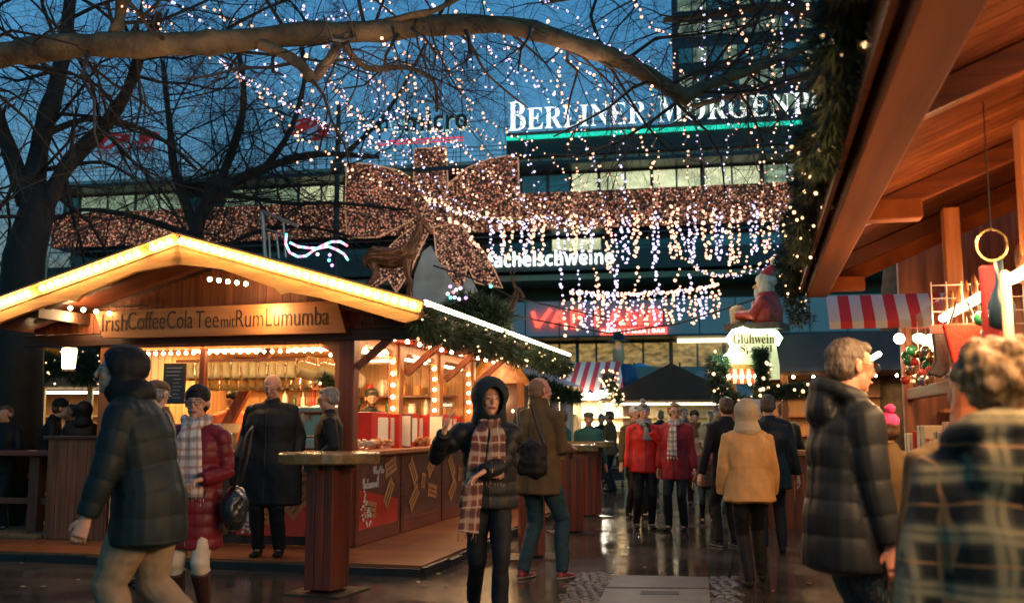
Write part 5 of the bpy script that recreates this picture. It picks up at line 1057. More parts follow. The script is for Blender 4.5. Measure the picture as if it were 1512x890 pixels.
LONG = [
 ([(185, 8), (240, 45), (285, 70), (330, 95), (380, 125), (440, 165), (500, 195), (560, 215), (640, 240)], 1, 'warm light string running under the thick limb toward the bow from the upper left'),
 ([(320, 85), (350, 108), (375, 125), (410, 148), (450, 170), (490, 190), (545, 215), (600, 250)], 0, 'denser cool light string sloping down beside the mast to the bow'),
 ([(250, -5), (300, 35), (365, 70), (420, 75), (455, 100), (500, 130), (530, 170), (560, 200), (600, 235), (625, 290)], 0, 'cool light string falling from above the limb to the bow knot'),
 ([(300, 5), (340, 30), (400, 48), (470, 62), (540, 110), (590, 150), (640, 190), (700, 235), (760, 280), (840, 330)], 1, 'warm light string crossing the neon lettering diagonally to the light band'),
 ([(440, 5), (480, 60), (520, 90), (560, 160), (600, 190), (660, 200), (720, 260), (790, 320)], 0, 'cool light string starting above the neon letters and ending at the bow loop corner'),
 ([(490, -5), (560, 0), (590, 45), (640, 70), (690, 150), (740, 190), (800, 220), (850, 270)], 1, 'warm light string passing over the first letter of the newspaper sign'),
 ([(620, -5), (650, 20), (700, 60), (760, 100), (800, 140), (850, 190), (880, 250), (890, 330)], 0, 'cool light string passing over the fourth letter of the newspaper sign'),
 ([(710, -5), (735, 35), (770, 95), (810, 125), (855, 165), (865, 220), (930, 290), (940, 340)], 1, 'warm light string ending above the cabaret lettering'),
 ([(560, 60), (585, 80), (600, 120), (590, 160), (620, 200), (660, 230), (690, 270), (730, 320)], 1, 'warm light string draped through the twigs above the neon lettering'),
 ([(500, 150), (560, 190), (620, 210), (690, 190), (740, 215), (790, 240)], 1, 'warm light string lying nearly level in front of the neon lettering'),
 ([(530, 240), (560, 175), (610, 165), (650, 205), (700, 220)], 0, 'cool light string looped round the neon lettering'),
 ([(805, 20), (830, 80), (870, 110), (900, 160), (945, 200), (965, 260), (960, 350)], 1, 'warm light string falling past the end of the first newspaper word'),
 ([(900, 30), (885, 60), (960, 95), (985, 130), (1020, 165), (1040, 240), (1050, 300), (1060, 370)], 0, 'cool light string crossing the big second initial of the newspaper sign'),
 ([(1030, 0), (1045, 30), (1035, 70), (1050, 110), (1070, 150), (1080, 200), (1070, 260), (1085, 330), (1075, 380)], 0, 'cool light string hanging before the left part of the tower'),
 ([(1085, 0), (1100, 60), (1110, 100), (1120, 140), (1110, 180), (1125, 250), (1120, 330), (1110, 370)], 1, 'warm light string hanging before the middle of the tower'),
 ([(1165, -5), (1160, 60), (1160, 110), (1175, 160), (1160, 230), (1165, 280), (1150, 330), (1130, 370)], 0, 'cool light string hanging before the right part of the tower'),
 ([(1238, -5), (1240, 30), (1225, 90), (1215, 140), (1205, 190), (1190, 260), (1180, 300), (1150, 330), (1120, 345)], 1, 'warm light string hanging beside the dark eave garland'),
 ([(625, 290), (660, 305), (700, 318), (740, 325), (790, 328), (830, 332), (870, 335), (920, 325), (990, 330)], 1, 'dense warm light string along the bottom of the light band'),
 ([(630, 300), (670, 312), (715, 322), (765, 330), (805, 322), (850, 330)], 0, 'dense cool light string from the bow knot along the band'),
 ([(640, 320), (690, 335), (700, 360), (730, 378), (755, 382), (775, 368), (780, 345), (800, 330)], 1, 'warm swag of lights left of the cabaret lettering'),
 ([(668, 250), (720, 262), (770, 300), (820, 330)], 1, 'short warm light string across the right bow loop'),
 ([(760, 230), (770, 290), (790, 330), (800, 385)], 0, 'short cool light string right of the bow loop'),
 ([(850, 270), (840, 310), (870, 360), (880, 410), (895, 450)], 1, 'warm light string trailing below the cabaret lettering'),
 ([(985, 335), (1010, 380), (1050, 405), (1095, 402), (1140, 380), (1165, 360)], 1, 'wide warm swag of lights left of the carved Santa'),
 ([(1000, 330), (1030, 395), (1070, 408), (1110, 402), (1140, 385), (1150, 330)], 0, 'wide cool swag of lights left of the carved Santa'),
 ([(205, -5), (230, 20), (280, 62), (310, 70)], 1, 'short warm light string above the left of the limb'), ([(360, 5), (420, 30), (480, 28), (560, 15), (610, 45)], 0, 'short cool light string level above the limb'),
 ([(930, -5), (950, 30), (990, 60), (1000, 100), (1050, 130)], 1, 'warm light string in the twigs left of the tower'), ([(790, -5), (840, 20), (870, 50), (880, 90)], 0, 'short cool light string above the falling end of the limb'),
 ([(1060, 10), (1080, 60), (1070, 110), (1100, 150), (1085, 200)], 1, 'second warm light string before the tower crossing the lettering'), ([(1195, 0), (1180, 50), (1195, 100), (1170, 140)], 1, 'short warm light string at the right tower corner'),
]
LONG += [([(x0, y0), (x0 + (x1 - x0) * .33, y0 + (y1 - y0) * .42 + 12), (x0 + (x1 - x0) * .66, y0 + (y1 - y0) * .75 + 10), (x1, y1)], w, lab) for x0, y0, x1, y1, w, lab in (
 (340, 100, 640, 300, 1, 'warm string of the fan ending at the bow knot from beside the mast'), (395, 90, 660, 300, 0, 'cool string of the fan ending at the bow knot under the hanging side branch'), (470, 90, 680, 310, 1, 'warm string of the fan dropping past the first neon letters'), (530, 80, 700, 315, 0, 'cool string of the fan dropping past the middle neon letters'),
 (590, 60, 730, 325, 1, 'warm string of the fan dropping past the last neon letters'), (660, 50, 775, 325, 1, 'warm string of the fan falling just left of the newspaper sign'), (740, 45, 820, 330, 0, 'cool string of the fan crossing the first big newspaper initial'), (820, 60, 880, 330, 1, 'warm string of the fan crossing the middle of the first newspaper word'),
 (900, 90, 935, 335, 0, 'cool string of the fan at the last letters of the first newspaper word'), (960, 120, 985, 335, 1, 'warm string of the fan in the gap between the newspaper words'), (1010, 150, 1025, 350, 1, 'warm string falling from where the limb meets the right tree'), (1140, 20, 1145, 340, 1, 'warm string falling over the lettering between the tower window columns'))]
for i, (p, w, lab) in enumerate(LONG): light_string(lab, p, 8.3 + (i % 4) * 1.6, 17, 8.5 if 'dense' not in lab and 'swag' not in lab else 5.5, bool(w), 3.5 if 'swag' not in lab else 2.2, group='light strings hung through the trees')
rnd = random.Random(77)
for i in range(12):   # loose lights among the twigs
    x = rnd.uniform(420, 860); y = rnd.uniform(0, 150); light_string('loose ' + ('warm' if i % 2 else 'cool') + ' lights scattered in the twigs around x', [(x, y), (x + rnd.uniform(-20, 70), y + 60), (x + rnd.uniform(0, 110), y + 120)], 12, 15, 15, bool(i % 2), 9, group='light strings hung through the trees')['label'] = ('warm' if i % 2 else 'cool') + ' light string loose among the twigs above the building'
# curtain of hanging loops
def loop(x, y0, y1, w, warm, i, row):
    light_string(('warm' if warm else 'cool') + ' hanging loop of lights in the ' + row, [(x - w, y0), (x - w * 1.1, (y0 + y1) / 2), (x - w * .6, y1 - 4), (x, y1), (x + w * .6, y1 - 4), (x + w * 1.1, (y0 + y1) / 2), (x + w, y0)], 17, 17, 5.2, warm, 1.8, .95, group=('warm' if warm else 'cool') + ' loops of the ' + row)
for i, x in enumerate(range(728, 1150, 24)):
    yb = 392 - abs(x - 950) * .05 + rnd.uniform(-14, 12); loop(x + rnd.uniform(-6, 6), 325 - (x - 700) * .05 + rnd.uniform(-8, 4), yb, rnd.uniform(3, 7), i % 2 == 1, i, 'upper curtain over the cabaret sign')
for i, x in enumerate(range(852, 1062, 17)): loop(x, 434 - (x - 850) * .03, 486 - (x - 850) * .07 + rnd.uniform(-5, 6), 4.5, i % 2 == 0, i, 'lower curtain over the restaurant sign')
for k in range(2): light_string(('upper' if k else 'lower') + ' bright level light string carrying the lower curtain', [(843, 430 + k * 3), (900, 433 + k * 3), (960, 433), (1010, 429), (1062, 421)], 17, 17, 4.2, True, 1.5, 1.0, mix=.4)
for i, (x, y0, y1) in enumerate(((852, 395, 432), (880, 400, 430), (905, 400, 432), (940, 392, 430), (965, 385, 428), (1000, 395, 428), (1015, 400, 428), (1050, 400, 424), (826, 380, 440), (832, 440, 500), (870, 340, 372), (848, 340, 375), (908, 345, 430), (1100, 395, 380), (1020, 340, 395), (1075, 335, 400))):
    light_string('thin ' + ('warm' if i % 2 else 'cool') + ' vertical light string linking the two curtains', [(x, y0), (x + 3, (y0 + y1) / 2), (x + rnd.uniform(-4, 6), y1)], 17, 17, 7, bool(i % 2), 2, group=('warm' if i % 2 else 'cool') + ' linking strings between the curtains')
# real light that these strings give off
for q, pw in ((U(620, 200, 12), 40), (U(850, 250, 13), 40), (U(1050, 300, 15), 40), (U(250, 110, 7.8), 18), (U(560, 110, 8.3), 24), (U(850, 120, 9), 24), (U(60, 60, 7.0), 16)): lamp_point(None, q, pw, (1, .68, .5), .5, 'string_glow')
# cables
for pl, lab in (([(740, 462), (830, 480), (900, 492), (1000, 478), (1120, 440), (1190, 425)], 'thin black cable sagging from the rear deer to the carved Santa'), ([(640, 392), (700, 412), (760, 440), (900, 470)], 'thin dark cable running from the front deer toward the restaurant sign')):
    P_ = [U(a, b, 14) for a, b in pl]; t = thing('cable', lab, 'cable', P_[0]); MB().tube([p - P_[0] for p in P_], .012, 4).build('cable', m_black, t)
# ------------------------------------------------------------------ people
def loft(b, secs, side=(1, 0, 0), n=14, r0=.5, r1=.5):
    """tube of elliptic rings with rounded ends; side = direction of the first radius"""
    pts = [Vector(s[0]) for s in secs]; rx = [s[1] for s in secs]; ry = [s[2] for s in secs]; side = Vector(side)
    t0 = (pts[1] - pts[0]).normalized(); t1 = (pts[-1] - pts[-2]).normalized()
    P_ = []; 
    if r0:
        m = min(rx[0], ry[0])
        for f, g in ((.35, 1.0), (.8, .62)): P_.append((pts[0] - t0 * m * r0 * g, rx[0] * f, ry[0] * f, t0))
    for i, p in enumerate(pts):
        t = (pts[min(i + 1, len(pts) - 1)] - pts[max(i - 1, 0)]).normalized(); P_.append((p, rx[i], ry[i], t))
    if r1:
        m = min(rx[-1], ry[-1])
        for f, g in ((.8, .62), (.35, 1.0)): P_.append((pts[-1] + t1 * m * r1 * g, rx[-1] * f, ry[-1] * f, t1))
    base = len(b.v); k = len(P_)
    for p, a, c, t in P_:
        x = side - t * side.dot(t)
        if x.length < .05: x = Vector((0, 1, 0)) - t * t.y
        x.normalize(); y = t.cross(x)
        for j in range(n): q = 2 * math.pi * j / n; b.v.append(tuple(p + x * a * math.cos(q) + y * c * math.sin(q)))
    for i in range(k - 1):
        for j in range(n): b.f.append((base + i * n + j, base + i * n + (j + 1) % n, base + (i + 1) * n + (j + 1) % n, base + (i + 1) * n + j)); b.m.append(0)
    b.f.append(tuple(base + j for j in range(n))[::-1]); b.f.append(tuple(base + (k - 1) * n + j for j in range(n))); b.m += [0, 0]
def remesh(b, vox, smooth=2):
    me = b.mesh('tmp', []); o = bpy.data.objects.new('tmp', me); COL.objects.link(o)
    r = o.modifiers.new('r', 'REMESH'); r.mode = 'VOXEL'; r.voxel_size = vox
    if smooth: s = o.modifiers.new('s', 'SMOOTH'); s.factor = .5; s.iterations = smooth
    dg = bpy.context.evaluated_depsgraph_get(); dg.update(); ev = bpy.data.meshes.new_from_object(o.evaluated_get(dg)); bpy.data.objects.remove(o); bpy.data.meshes.remove(me)
    return ev
def vco(me): a = np.empty(len(me.vertices) * 3); me.vertices.foreach_get('co', a); return a.reshape(-1, 3)
def vno(me): a = np.empty(len(me.vertices) * 3); me.vertices.foreach_get('normal', a); return a.reshape(-1, 3)
def fold(me, amp, sc=(7, 7, 3.2), seed=0, bones=None, period=0, depth=0):
    co, no = vco(me), vno(me); d = np.array([noise.noise(Vector((p[0] * sc[0] + seed, p[1] * sc[1], p[2] * sc[2]))) + .5 * noise.noise(Vector((p[0] * sc[0] * 2.3, p[1] * sc[1] * 2.3 + seed, p[2] * sc[2] * 2.6))) for p in co]) * amp
    if bones and period:
        best = np.full(len(co), 1e9); s = np.zeros(len(co)); 
        for chain in bones:
            acc = 0
            for a, c, w in chain:
                a = np.array(a); c = np.array(c); ab = c - a; L = np.linalg.norm(ab); t = np.clip(((co - a) @ ab) / (L * L), 0, 1); q = a + t[:, None] * ab; dist = np.linalg.norm(co - q, axis=1) / w; m = dist < best; best[m] = dist[m]; s[m] = (acc + t * L)[m]; acc += L
        wob = np.array([noise.noise(Vector((p[0] * 5, p[1] * 5, seed + p[2] * 2))) for p in co]) * .012
        d += depth * (np.abs(np.sin(np.pi * (s + wob) / period)) ** .45 - .8)
    co = co + no * d[:, None]; me.vertices.foreach_set('co', co.ravel()); me.update()
def finish(me, name, mats, parent, zones=None):
    me.name = name
    for m in (mats if isinstance(mats, (list, tuple)) else [mats]): me.materials.append(m)
    me.polygons.foreach_set('use_smooth', [True] * len(me.polygons))
    if zones is not None:
        c = np.empty(len(me.polygons) * 3); me.polygons.foreach_get('center', c); me.polygons.foreach_set('material_index', zones(c.reshape(-1, 3)).astype(np.int32))
    o = bpy.data.objects.new(name, me); COL.objects.link(o); o.parent = parent; return o
def ik(a, t, l1, l2, pole):
    a, t, pole = Vector(a), Vector(t), Vector(pole); d = t - a; L = min(d.length, (l1 + l2) * .998); u = d.normalized(); x = (l1 * l1 - l2 * l2 + L * L) / (2 * L); h = math.sqrt(max(l1 * l1 - x * x, 0)); p = (pole - u * pole.dot(u)).normalized()
    return a + u * x + p * h, a + u * L
def skin_mat(name, c): return mat(name, c, .5, var=.12, sc=14, bump=.15, bsc=120, bdist=.002)
SK = skin_mat('skin', (.52, .27, .17)); SKR = skin_mat('skin_ruddy', (.50, .22, .14)); m_lip = mat('lips', (.36, .1, .08), .4); m_eyew = mat('eye_white', (.55, .5, .46), .2); m_eyed = mat('eye_dark', (.07, .035, .025), .3); m_brow = mat('brow', (.22, .11, .065), .8)
def cloth(name, c, r=.75, spec=.22, bump=.35, var=.25, sc=9, bsc=150, **k): return mat(name, c, r, var=var, sc=sc, bump=bump, bsc=bsc, bdist=.003, spec=spec, **k)
C_BLK = cloth('black_coat', (.009, .009, .010), .65); C_NVY = cloth('dark_green_parka', (.010, .017, .017), .55); C_BURG = cloth('burgundy_coat', (.16, .012, .02), .38); C_RED = cloth('red_jacket', (.60, .025, .018), .5); C_RED2 = cloth('deep_red_coat', (.30, .014, .02), .5)
C_BRN = cloth('olive_brown_coat', (.11, .07, .03), .8); C_BEI = cloth('tan_jacket', (.58, .32, .12), .5); C_BEI2 = cloth('pale_coat', (.42, .34, .20), .7); C_GRN = cloth('teal_jacket', (.025, .10, .09), .6); C_OR = cloth('orange_shirt', (.65, .16, .05), .7)
C_JEAN = cloth('dark_jeans', (.018, .05, .07), .7, sc=25); C_KHA = cloth('khaki_trousers', (.25, .18, .11), .8, sc=14); C_WHT = cloth('cream_trousers', (.60, .50, .36), .7); C_DK = cloth('dark_trousers', (.012, .012, .014), .7); C_BOOT = mat('dark_leather', (.05, .018, .012), .3); C_GRY = cloth('grey_knit', (.24, .24, .22), .9, bump=.8, bsc=90); C_WH = cloth('white_knit', (.62, .6, .54), .9, bump=.8, bsc=90); C_PINK = cloth('pink_knit', (.75, .06, .22), .9, bump=.8, bsc=90); C_NJK = cloth('slate_puffer', (.011, .014, .016), .5)
H_GRY = mat('grey_hair', (.30, .28, .24), .6, c2=(.12, .10, .08), sc=60, stretch=(1, 1, .25), bump=.8, bsc=110); H_BLD = mat('blond_hair', (.36, .22, .09), .55, c2=(.10, .05, .02), sc=50, stretch=(1, 1, .4), bump=.9, bsc=100); H_BRN = mat('brown_hair', (.10, .05, .022), .5, c2=(.04, .018, .01), sc=60, stretch=(1, 1, .25), bump=.8, bsc=110); H_RED = mat('auburn_hair', (.42, .13, .035), .4, c2=(.30, .085, .022), sc=10, stretch=(1, 1, .06), bump=.3, bsc=60); H_SBR = mat('salt_pepper_hair', (.13, .095, .065), .6, c2=(.025, .018, .013), sc=70, stretch=(1, 1, .3), bump=.9, bsc=120); H_STUB = mat('stubble_hair', (.2, .11, .06), .7, bump=.3, bsc=200)
P_SCARF = plaid('plaid_scarf', (.16, .04, .03), [((.40, .32, .22), .2, .10), ((.02, .015, .02), .5, .15), ((.5, .42, .32), .78, .04)], .15); P_SCARFW = plaid('white_plaid_scarf', (.60, .52, .44), [((.10, .06, .07), .3, .14), ((.30, .06, .05), .75, .07)], .13)
P_COAT = plaid('plaid_coat', (.010, .011, .009), [((.62, .47, .22), .22, .06), ((.62, .47, .22), .38, .05), ((.16, .15, .09), .30, .18), ((.5, .24, .08), .78, .025)], .14, warp=.012, bump=.7)
def hand_parts(b, wrist, d, pn, curl=.5, k=1., fat=1.):
    """palm, four unequal bent fingers and a thumb leaving the side of the palm. d = direction, pn = palm normal"""
    d = Vector(d).normalized(); pn = Vector(pn); pn = (pn - d * pn.dot(d)).normalized(); s = d.cross(pn); w = Vector(wrist)
    loft(b, [(w - d * .02 * k, .026 * k, .02 * k), (w + d * .035 * k, .037 * k, .017 * k), (w + d * .085 * k, .042 * k, .015 * k)], side=s, n=12)
    for i, L in enumerate((.068, .078, .073, .056)):
        o = w + d * .08 * k + s * (-.031 + .0205 * i) * k; a = curl * (1 + .12 * i); d1 = (d * math.cos(a * .6) + pn * math.sin(a * .6)).normalized(); d2 = (d * math.cos(a * 1.5) + pn * math.sin(a * 1.5)).normalized(); r = .0092 * k * fat
        p1 = o + d1 * L * .5 * k; p2 = p1 + d2 * L * .5 * k; loft(b, [(o - d * .01, r, r), (p1, r * .98, r * .98), (p2, r * .85, r * .85)], side=s, n=8)
    o = w + d * .02 * k - s * .03 * k; d1 = (d * .75 - s * .62 + pn * .3).normalized(); p1 = o + d1 * .04 * k; d2 = (d * .9 - s * .1 + pn * .45).normalized(); p2 = p1 + d2 * .03 * k
    loft(b, [(o, .013 * k, .013 * k), (p1, .0115 * k, .0115 * k), (p2, .0095 * k, .0095 * k)], side=s, n=8)
def person(label, loc, face, H=1.75, lean=0, arms=None, feet=None, head=(0, 0), vox=.01, jacket=C_BLK, hem=.80, puff=0, fat=1., trousers=C_DK, legw=1., shoes=C_BLK, boots=0, hat=None, hatm=None, hair='short', hairm=H_BRN, hood='none', scarf=None, scarf_m=None, glasses=False, skin=SK, collar=1, glove=None, curl=.5, hands=(1, 1), sole=None, lower=True, group=None, jkname='jacket', belt=False, seed=1, hips=1., handdir=None, beard=None, pd=.012, strands=0, hs=1.):
    k = H / 1.75; V = Vector; rot = Matrix.Rotation(R(-lean), 3, 'X')
    hip = V((0, 0, .95 * k)); T = lambda x, y, z: hip + rot @ V((x * k, y * k, z * k))
    sh_w = .175; shl = {s: T(s * sh_w, 0, .452) for s in (-1, 1)}; neck0 = T(0, -.005, .53); hd = T(0, .02 + .03 * (lean > 8), .672)
    Hm = Matrix.Rotation(R(head[0]), 3, 'Z') @ Matrix.Rotation(R(head[1] - lean * .15), 3, 'X') ; Hk = Hm * k * 1.07
    feet = feet or ((-.1, .06 * (seed % 3) - .05, 0), (.11, .05 - .05 * (seed % 4), 0)); head = (head[0] + (seed * 37 % 5 - 2) * 5, head[1] - (seed % 3) * 3) if vox >= .01 else head; arms = arms or ((-.29 - .02 * (seed % 3), .03 + .04 * (seed % 4), .79 + .03 * (seed % 3)), (.29 + .02 * (seed % 2), .02 + .05 * (seed % 3), .79 + .02 * (seed % 4)))
    loc = V(loc); kind = 'person'
    # ---- body
    b = MB(); bf = .8
    loft(b, [(T(0, 0, -.06), .15 * k * bf * hips, .105 * k * bf), (T(0, 0, .15), .135 * k * bf, .095 * k * bf), (T(0, 0, .32), .16 * k * bf, .11 * k * bf), (T(0, -.005, .45), .16 * k * bf, .09 * k * bf)], n=16)
    loft(b, [(T(0, -.01, .46), .07 * k, .06 * k), (neck0, .055 * k, .056 * k), (hd + Hk @ V((0, -.012, -.05)), .052 * k, .058 * k)], n=14)
    J = {}
    for i, s in enumerate((-1, 1)):
        tgt = V(arms[i]) * 1.0; tgt = V((tgt.x * k, tgt.y * k, tgt.z * k)); pole = V((s * .5, -1, -.3)) if tgt.z < 1.2 * k else V((s * 1, -.2, -1))
        el, wr = ik(shl[s], tgt, .29 * k, .27 * k, pole); J[s] = (shl[s], el, wr)
        loft(b, [(shl[s], .045 * k, .045 * k), (el, .036 * k, .036 * k), (wr, .024 * k, .021 * k)], n=10)
        dirn = (wr - el).normalized()
        if handdir and handdir[i]: dirn = V(handdir[i]).normalized()
        pn = V((-s, .15, 0)) if abs(dirn.z) > .6 else V((0, .2, -1))
        if hands[i]:
            if vox < .012: hand_parts(b, wr + dirn * .02, dirn, pn, curl, k * 1.0)
            else: loft(b, [(wr, .03 * k, .025 * k), (wr + dirn * .09 * k, .04 * k, .024 * k), (wr + dirn * .15 * k, .03 * k, .024 * k)], n=8)
    KN = {}
    for i, s in enumerate((-1, 1)):
        f = V(feet[i]) * k; f.z = f.z / k + .085 * k; hp = V((s * .085 * k, 0, .9 * k)); kn, an = ik(hp, f, .44 * k, .42 * k, V((0, 1, 0))); KN[s] = (hp, kn, f)
        loft(b, [(hp, .07 * k, .075 * k), (kn, .048 * k, .05 * k), (f, .03 * k, .034 * k), (f + V((0, .07 * k, -.045 * k)), .03 * k, .025 * k)], n=12)
    hc = hd; E_ = lambda c, r, M=None: b.ball(hc + Hk @ V(c), V(r) * k * 1.07, 16, 12, M=Hm)
    E_((0, -.015, .03), (.073, .094, .083)); E_((0, .028, -.045), (.052, .056, .066)); E_((0, .045, .008), (.058, .045, .05)); E_((0, .06, -.088), (.022, .02, .02)); E_((.03, .055, -.022), (.022, .025, .028)); E_((-.03, .055, -.022), (.022, .025, .028))
    loft(b, [(hc + Hk @ V((0, .085, .018)), .009 * k, .009 * k), (hc + Hk @ V((0, .103, -.018)), .012 * k, .012 * k), (hc + Hk @ V((0, .098, -.03)), .016 * k, .010 * k)], side=Hm @ V((1, 0, 0)), n=8)
    loft(b, [(hc + Hk @ V((-.042, .072, .03)), .006, .006), (hc + Hk @ V((0, .089, .028)), .007, .007), (hc + Hk @ V((.042, .072, .03)), .006, .006)], n=8)
    for s in (-1, 1): b.ball(hc + Hk @ V((s * .076, -.008, -.002)), (.01 * k, .02 * k, .032 * k), 8, 6, M=Hm @ Matrix.Rotation(s * .25, 3, 'Z')); b.ball(hc + Hk @ V((s * .031, .072, .01)), (.0135 * k,) * 3, 8, 6)
    loft(b, [(hc + Hk @ V((-.024, .085, -.058)), .005, .006), (hc + Hk @ V((0, .096, -.056)), .006, .009), (hc + Hk @ V((.024, .085, -.058)), .005, .006)], side=(0, 0, 1), n=8)
    me = remesh(b, min(vox, .0065) if vox < .012 else vox, 1)
    Hi = np.array(Hm.inverted() * (1 / k / 1.07)); hcn = np.array(hc); wr_ = [np.array(J[s][2]) for s in (-1, 1)]
    def zones(c):
        q = (c - hcn) @ Hi.T; z = np.zeros(len(c)); ax = np.abs(q[:, 0]); fr = q[:, 1] > .05
        z[fr & (np.abs(ax - .031) < .012) & (np.abs(q[:, 2] - .008) < .0042)] = 3
        z[fr & (ax > .012) & (ax < .05) & (np.abs(q[:, 2] - .031 + ax * .05) < .004)] = 4; z[fr & (ax < .024 - .3 * np.abs(q[:, 2] + .057)) & (np.abs(q[:, 2] + .057) < .0075)] = 1
        if beard: z[(q[:, 1] > .0) & (q[:, 2] < -.042) & (q[:, 2] > -.13) & (z == 0) & ~(fr & (ax < .02) & (q[:, 2] > -.066))] = 6
        if glove is not None:
            for w in wr_: z[np.linalg.norm(c - w, axis=1) < .21 * k] = 5
            z[np.linalg.norm(c - hcn, axis=1) < .14 * k] = np.where(z[np.linalg.norm(c - hcn, axis=1) < .14 * k] == 5, 0, z[np.linalg.norm(c - hcn, axis=1) < .14 * k])
        return z
    body = finish(me, kind, [skin, m_lip, m_eyew, m_eyed, m_brow, glove or skin, beard or skin], None, zones); body.location = loc; body.rotation_euler = (0, 0, R(face)); tag(body, label, 'person', group)
    # ---- coat
    b = MB(); hz = hem - .95; f = fat
    secs = [(T(0, 0, max(hz, 0) + .0), .19 * k * f, .145 * k * f)] if hz >= 0 else [(V((0, 0, hem * k)), .205 * k * f * hips, .155 * k * f), (hip, .19 * k * f * hips, .145 * k * f)]
    secs += [(T(0, 0, .14), .172 * k * f, .13 * k * f), (T(0, 0, .3), .19 * k * f, .14 * k * f), (T(0, -.005, .40), .185 * k * f, .125 * k * f), (T(0, -.01, .475), .14 * k * f, .10 * k), (T(0, -.01, .525), .09 * k, .085 * k)]
    loft(b, secs, n=20, r0=.15); g = (1.0 if not puff else 1.12) * (.6 + .4 * f)
    loft(b, [(shl[-1] + rot @ V((.02, 0, .0)), .06 * k * g, .07 * k * g), (T(0, 0, .475), .07 * k * g, .085 * k * g), (shl[1] + rot @ V((-.02, 0, 0)), .06 * k * g, .07 * k * g)], side=(0, 0, 1), n=14, r0=.8, r1=.8)
    for s in (-1, 1):
        sh, el, wr = J[s]; loft(b, [(sh, .073 * k * g, .07 * k * g), (sh.lerp(el, .5), .068 * k * g, .066 * k * g), (el, .058 * k * g, .06 * k * g), (el.lerp(wr, .5), .056 * k * g, .054 * k * g), (wr - (wr - el).normalized() * .0, .045 * k * g, .043 * k * g)], n=14, r1=.1)
    if collar: loft(b, [(T(0, -.01, .48), .095 * k, .09 * k), (T(0, .002, .555 if collar == 1 else .6), .078 * k, .082 * k)], n=16, r0=.2, r1=.25)
    if hood == 'down':
        hb = [T(.13 * math.cos(a), -.02 + .11 * -math.sin(a), .53 + .045 * math.sin(a)) for a in [R(q) for q in range(-15, 200, 18)]]; loft(b, [(p, .045 * k, .05 * k) for p in hb], side=(0, 0, 1), n=10); b.ball(T(0, -.13, .47), (.12 * k, .06 * k, .1 * k), 12, 8)
    me = remesh(b, max(vox * 1.15, .009), 2); tor = [(tuple(T(0, 0, .5)), tuple(hip), 1.9), (tuple(hip), (0, 0, (hem - .1) * k), 1.9)]
    fold(me, .017 * k if not puff else .008, seed=seed * 3.1, bones=[tor] + [[(tuple(J[s][0]), tuple(J[s][1]), .8), (tuple(J[s][1]), tuple(J[s][2]), .8)] for s in (-1, 1)], period=puff, depth=pd * k if puff else 0)
    finish(me, jkname, jacket, body)
    # ---- zip, pocket and back seams laid on the coat's surface
    if vox <= .0105:
        from mathutils.bvhtree import BVHTree
        jo = body.children[-1]; bv = BVHTree.FromPolygons([v.co for v in jo.data.vertices], [tuple(p.vertices) for p in jo.data.polygons]); sm_ = mat('seam_dark', (.006, .006, .006), .6); zm_ = mat('zip_metal', (.10, .09, .07), .35, metal=.7)
        def line(f, name, m_, r_=.0035, n_=26):
            P_ = []
            for i in range(n_ + 1):
                o_, d_ = f(i / n_); h_ = bv.ray_cast(V(o_), V(d_).normalized(), 3)[0]
                if h_ is not None: P_.append(h_ - V(d_).normalized() * .002)
            if len(P_) > 4: MB().tube(P_, r_, 5).build(name, m_, jo)
        zt_ = T(0, 0, .46).z; zb_ = (hem + .02) * k; fy = lambda z: hip.y + math.tan(R(lean)) * (z - hip.z)
        line(lambda u: ((.006, 1.5, zb_ + (zt_ - zb_) * u), (0, -1, 0)), 'zip', zm_ if puff else sm_, .004)
        if jacket not in (C_BEI, C_RED, C_RED2): line(lambda u: ((.0, -1.5, zb_ + (zt_ - zb_) * u), (0, 1, 0)), 'back_seam', sm_, .0025)
        for s in (-1, 1): line(lambda u: ((s * (.10 + .03 * u) * k * f, 1.5, (.93 + .15 * u) * k), (0, -1, 0)), 'pocket', sm_, .004, 10)
        if False: line(lambda u: (((-.13 + .26 * u) * k * f, -1.5, 1.33 * k), (0, 1, 0)), 'yoke_seam', sm_, .0025, 14)
    # ---- trousers and shoes
    if lower:
        b = MB(); lw = legw; loft(b, [(V((0, 0, .84 * k)), .15 * k * hips, .11 * k), (V((0, 0, 1.0 * k)), .15 * k * hips, .11 * k)], n=16)
        for s in (-1, 1):
            hp, kn, an = KN[s]; loft(b, [(hp, .09 * k * lw, .1 * k * lw), (hp.lerp(kn, .5), .083 * k * lw, .09 * k * lw), (kn, .066 * k * lw, .07 * k * lw), (kn.lerp(an, .5), .062 * k * lw, .066 * k * lw), (an - V((0, 0, .02 if not boots else -.3)) * 1.0, .052 * k * lw, .056 * k * lw)] if not boots else [(hp, .09 * k * lw, .1 * k * lw), (kn, .068 * k * lw, .072 * k * lw), (kn.lerp(an, .2), .062 * k, .066 * k)], n=14, r1=.1)
        me = remesh(b, max(vox, .009), 2); fold(me, .009 * k, (8, 8, 9), seed); finish(me, 'trousers', trousers, body)
        for s in (-1, 1):
            hp, kn, an = KN[s]; b = MB(); z = an.z - .085 * k
            loft(b, [(an + V((0, -.045 * k, -.055 * k)), .035 * k, .03 * k), (an + V((0, .03 * k, -.048 * k)), .04 * k, .037 * k), (an + V((s * .008, .11 * k, -.06 * k)), .045 * k, .025 * k), (an + V((s * .01, .17 * k, -.064 * k)), .036 * k, .018 * k)], n=12)
            loft(b, [(an + V((0, -.01, -.06 * k)), .036 * k, .045 * k), (an + V((0, -.008, .02 if not boots else 0)), .038 * k, .042 * k)] + ([(an.lerp(kn, .5), .058 * k, .064 * k), (an.lerp(kn, .86), .074 * k, .078 * k)] if boots else []), n=12, r1=.1)
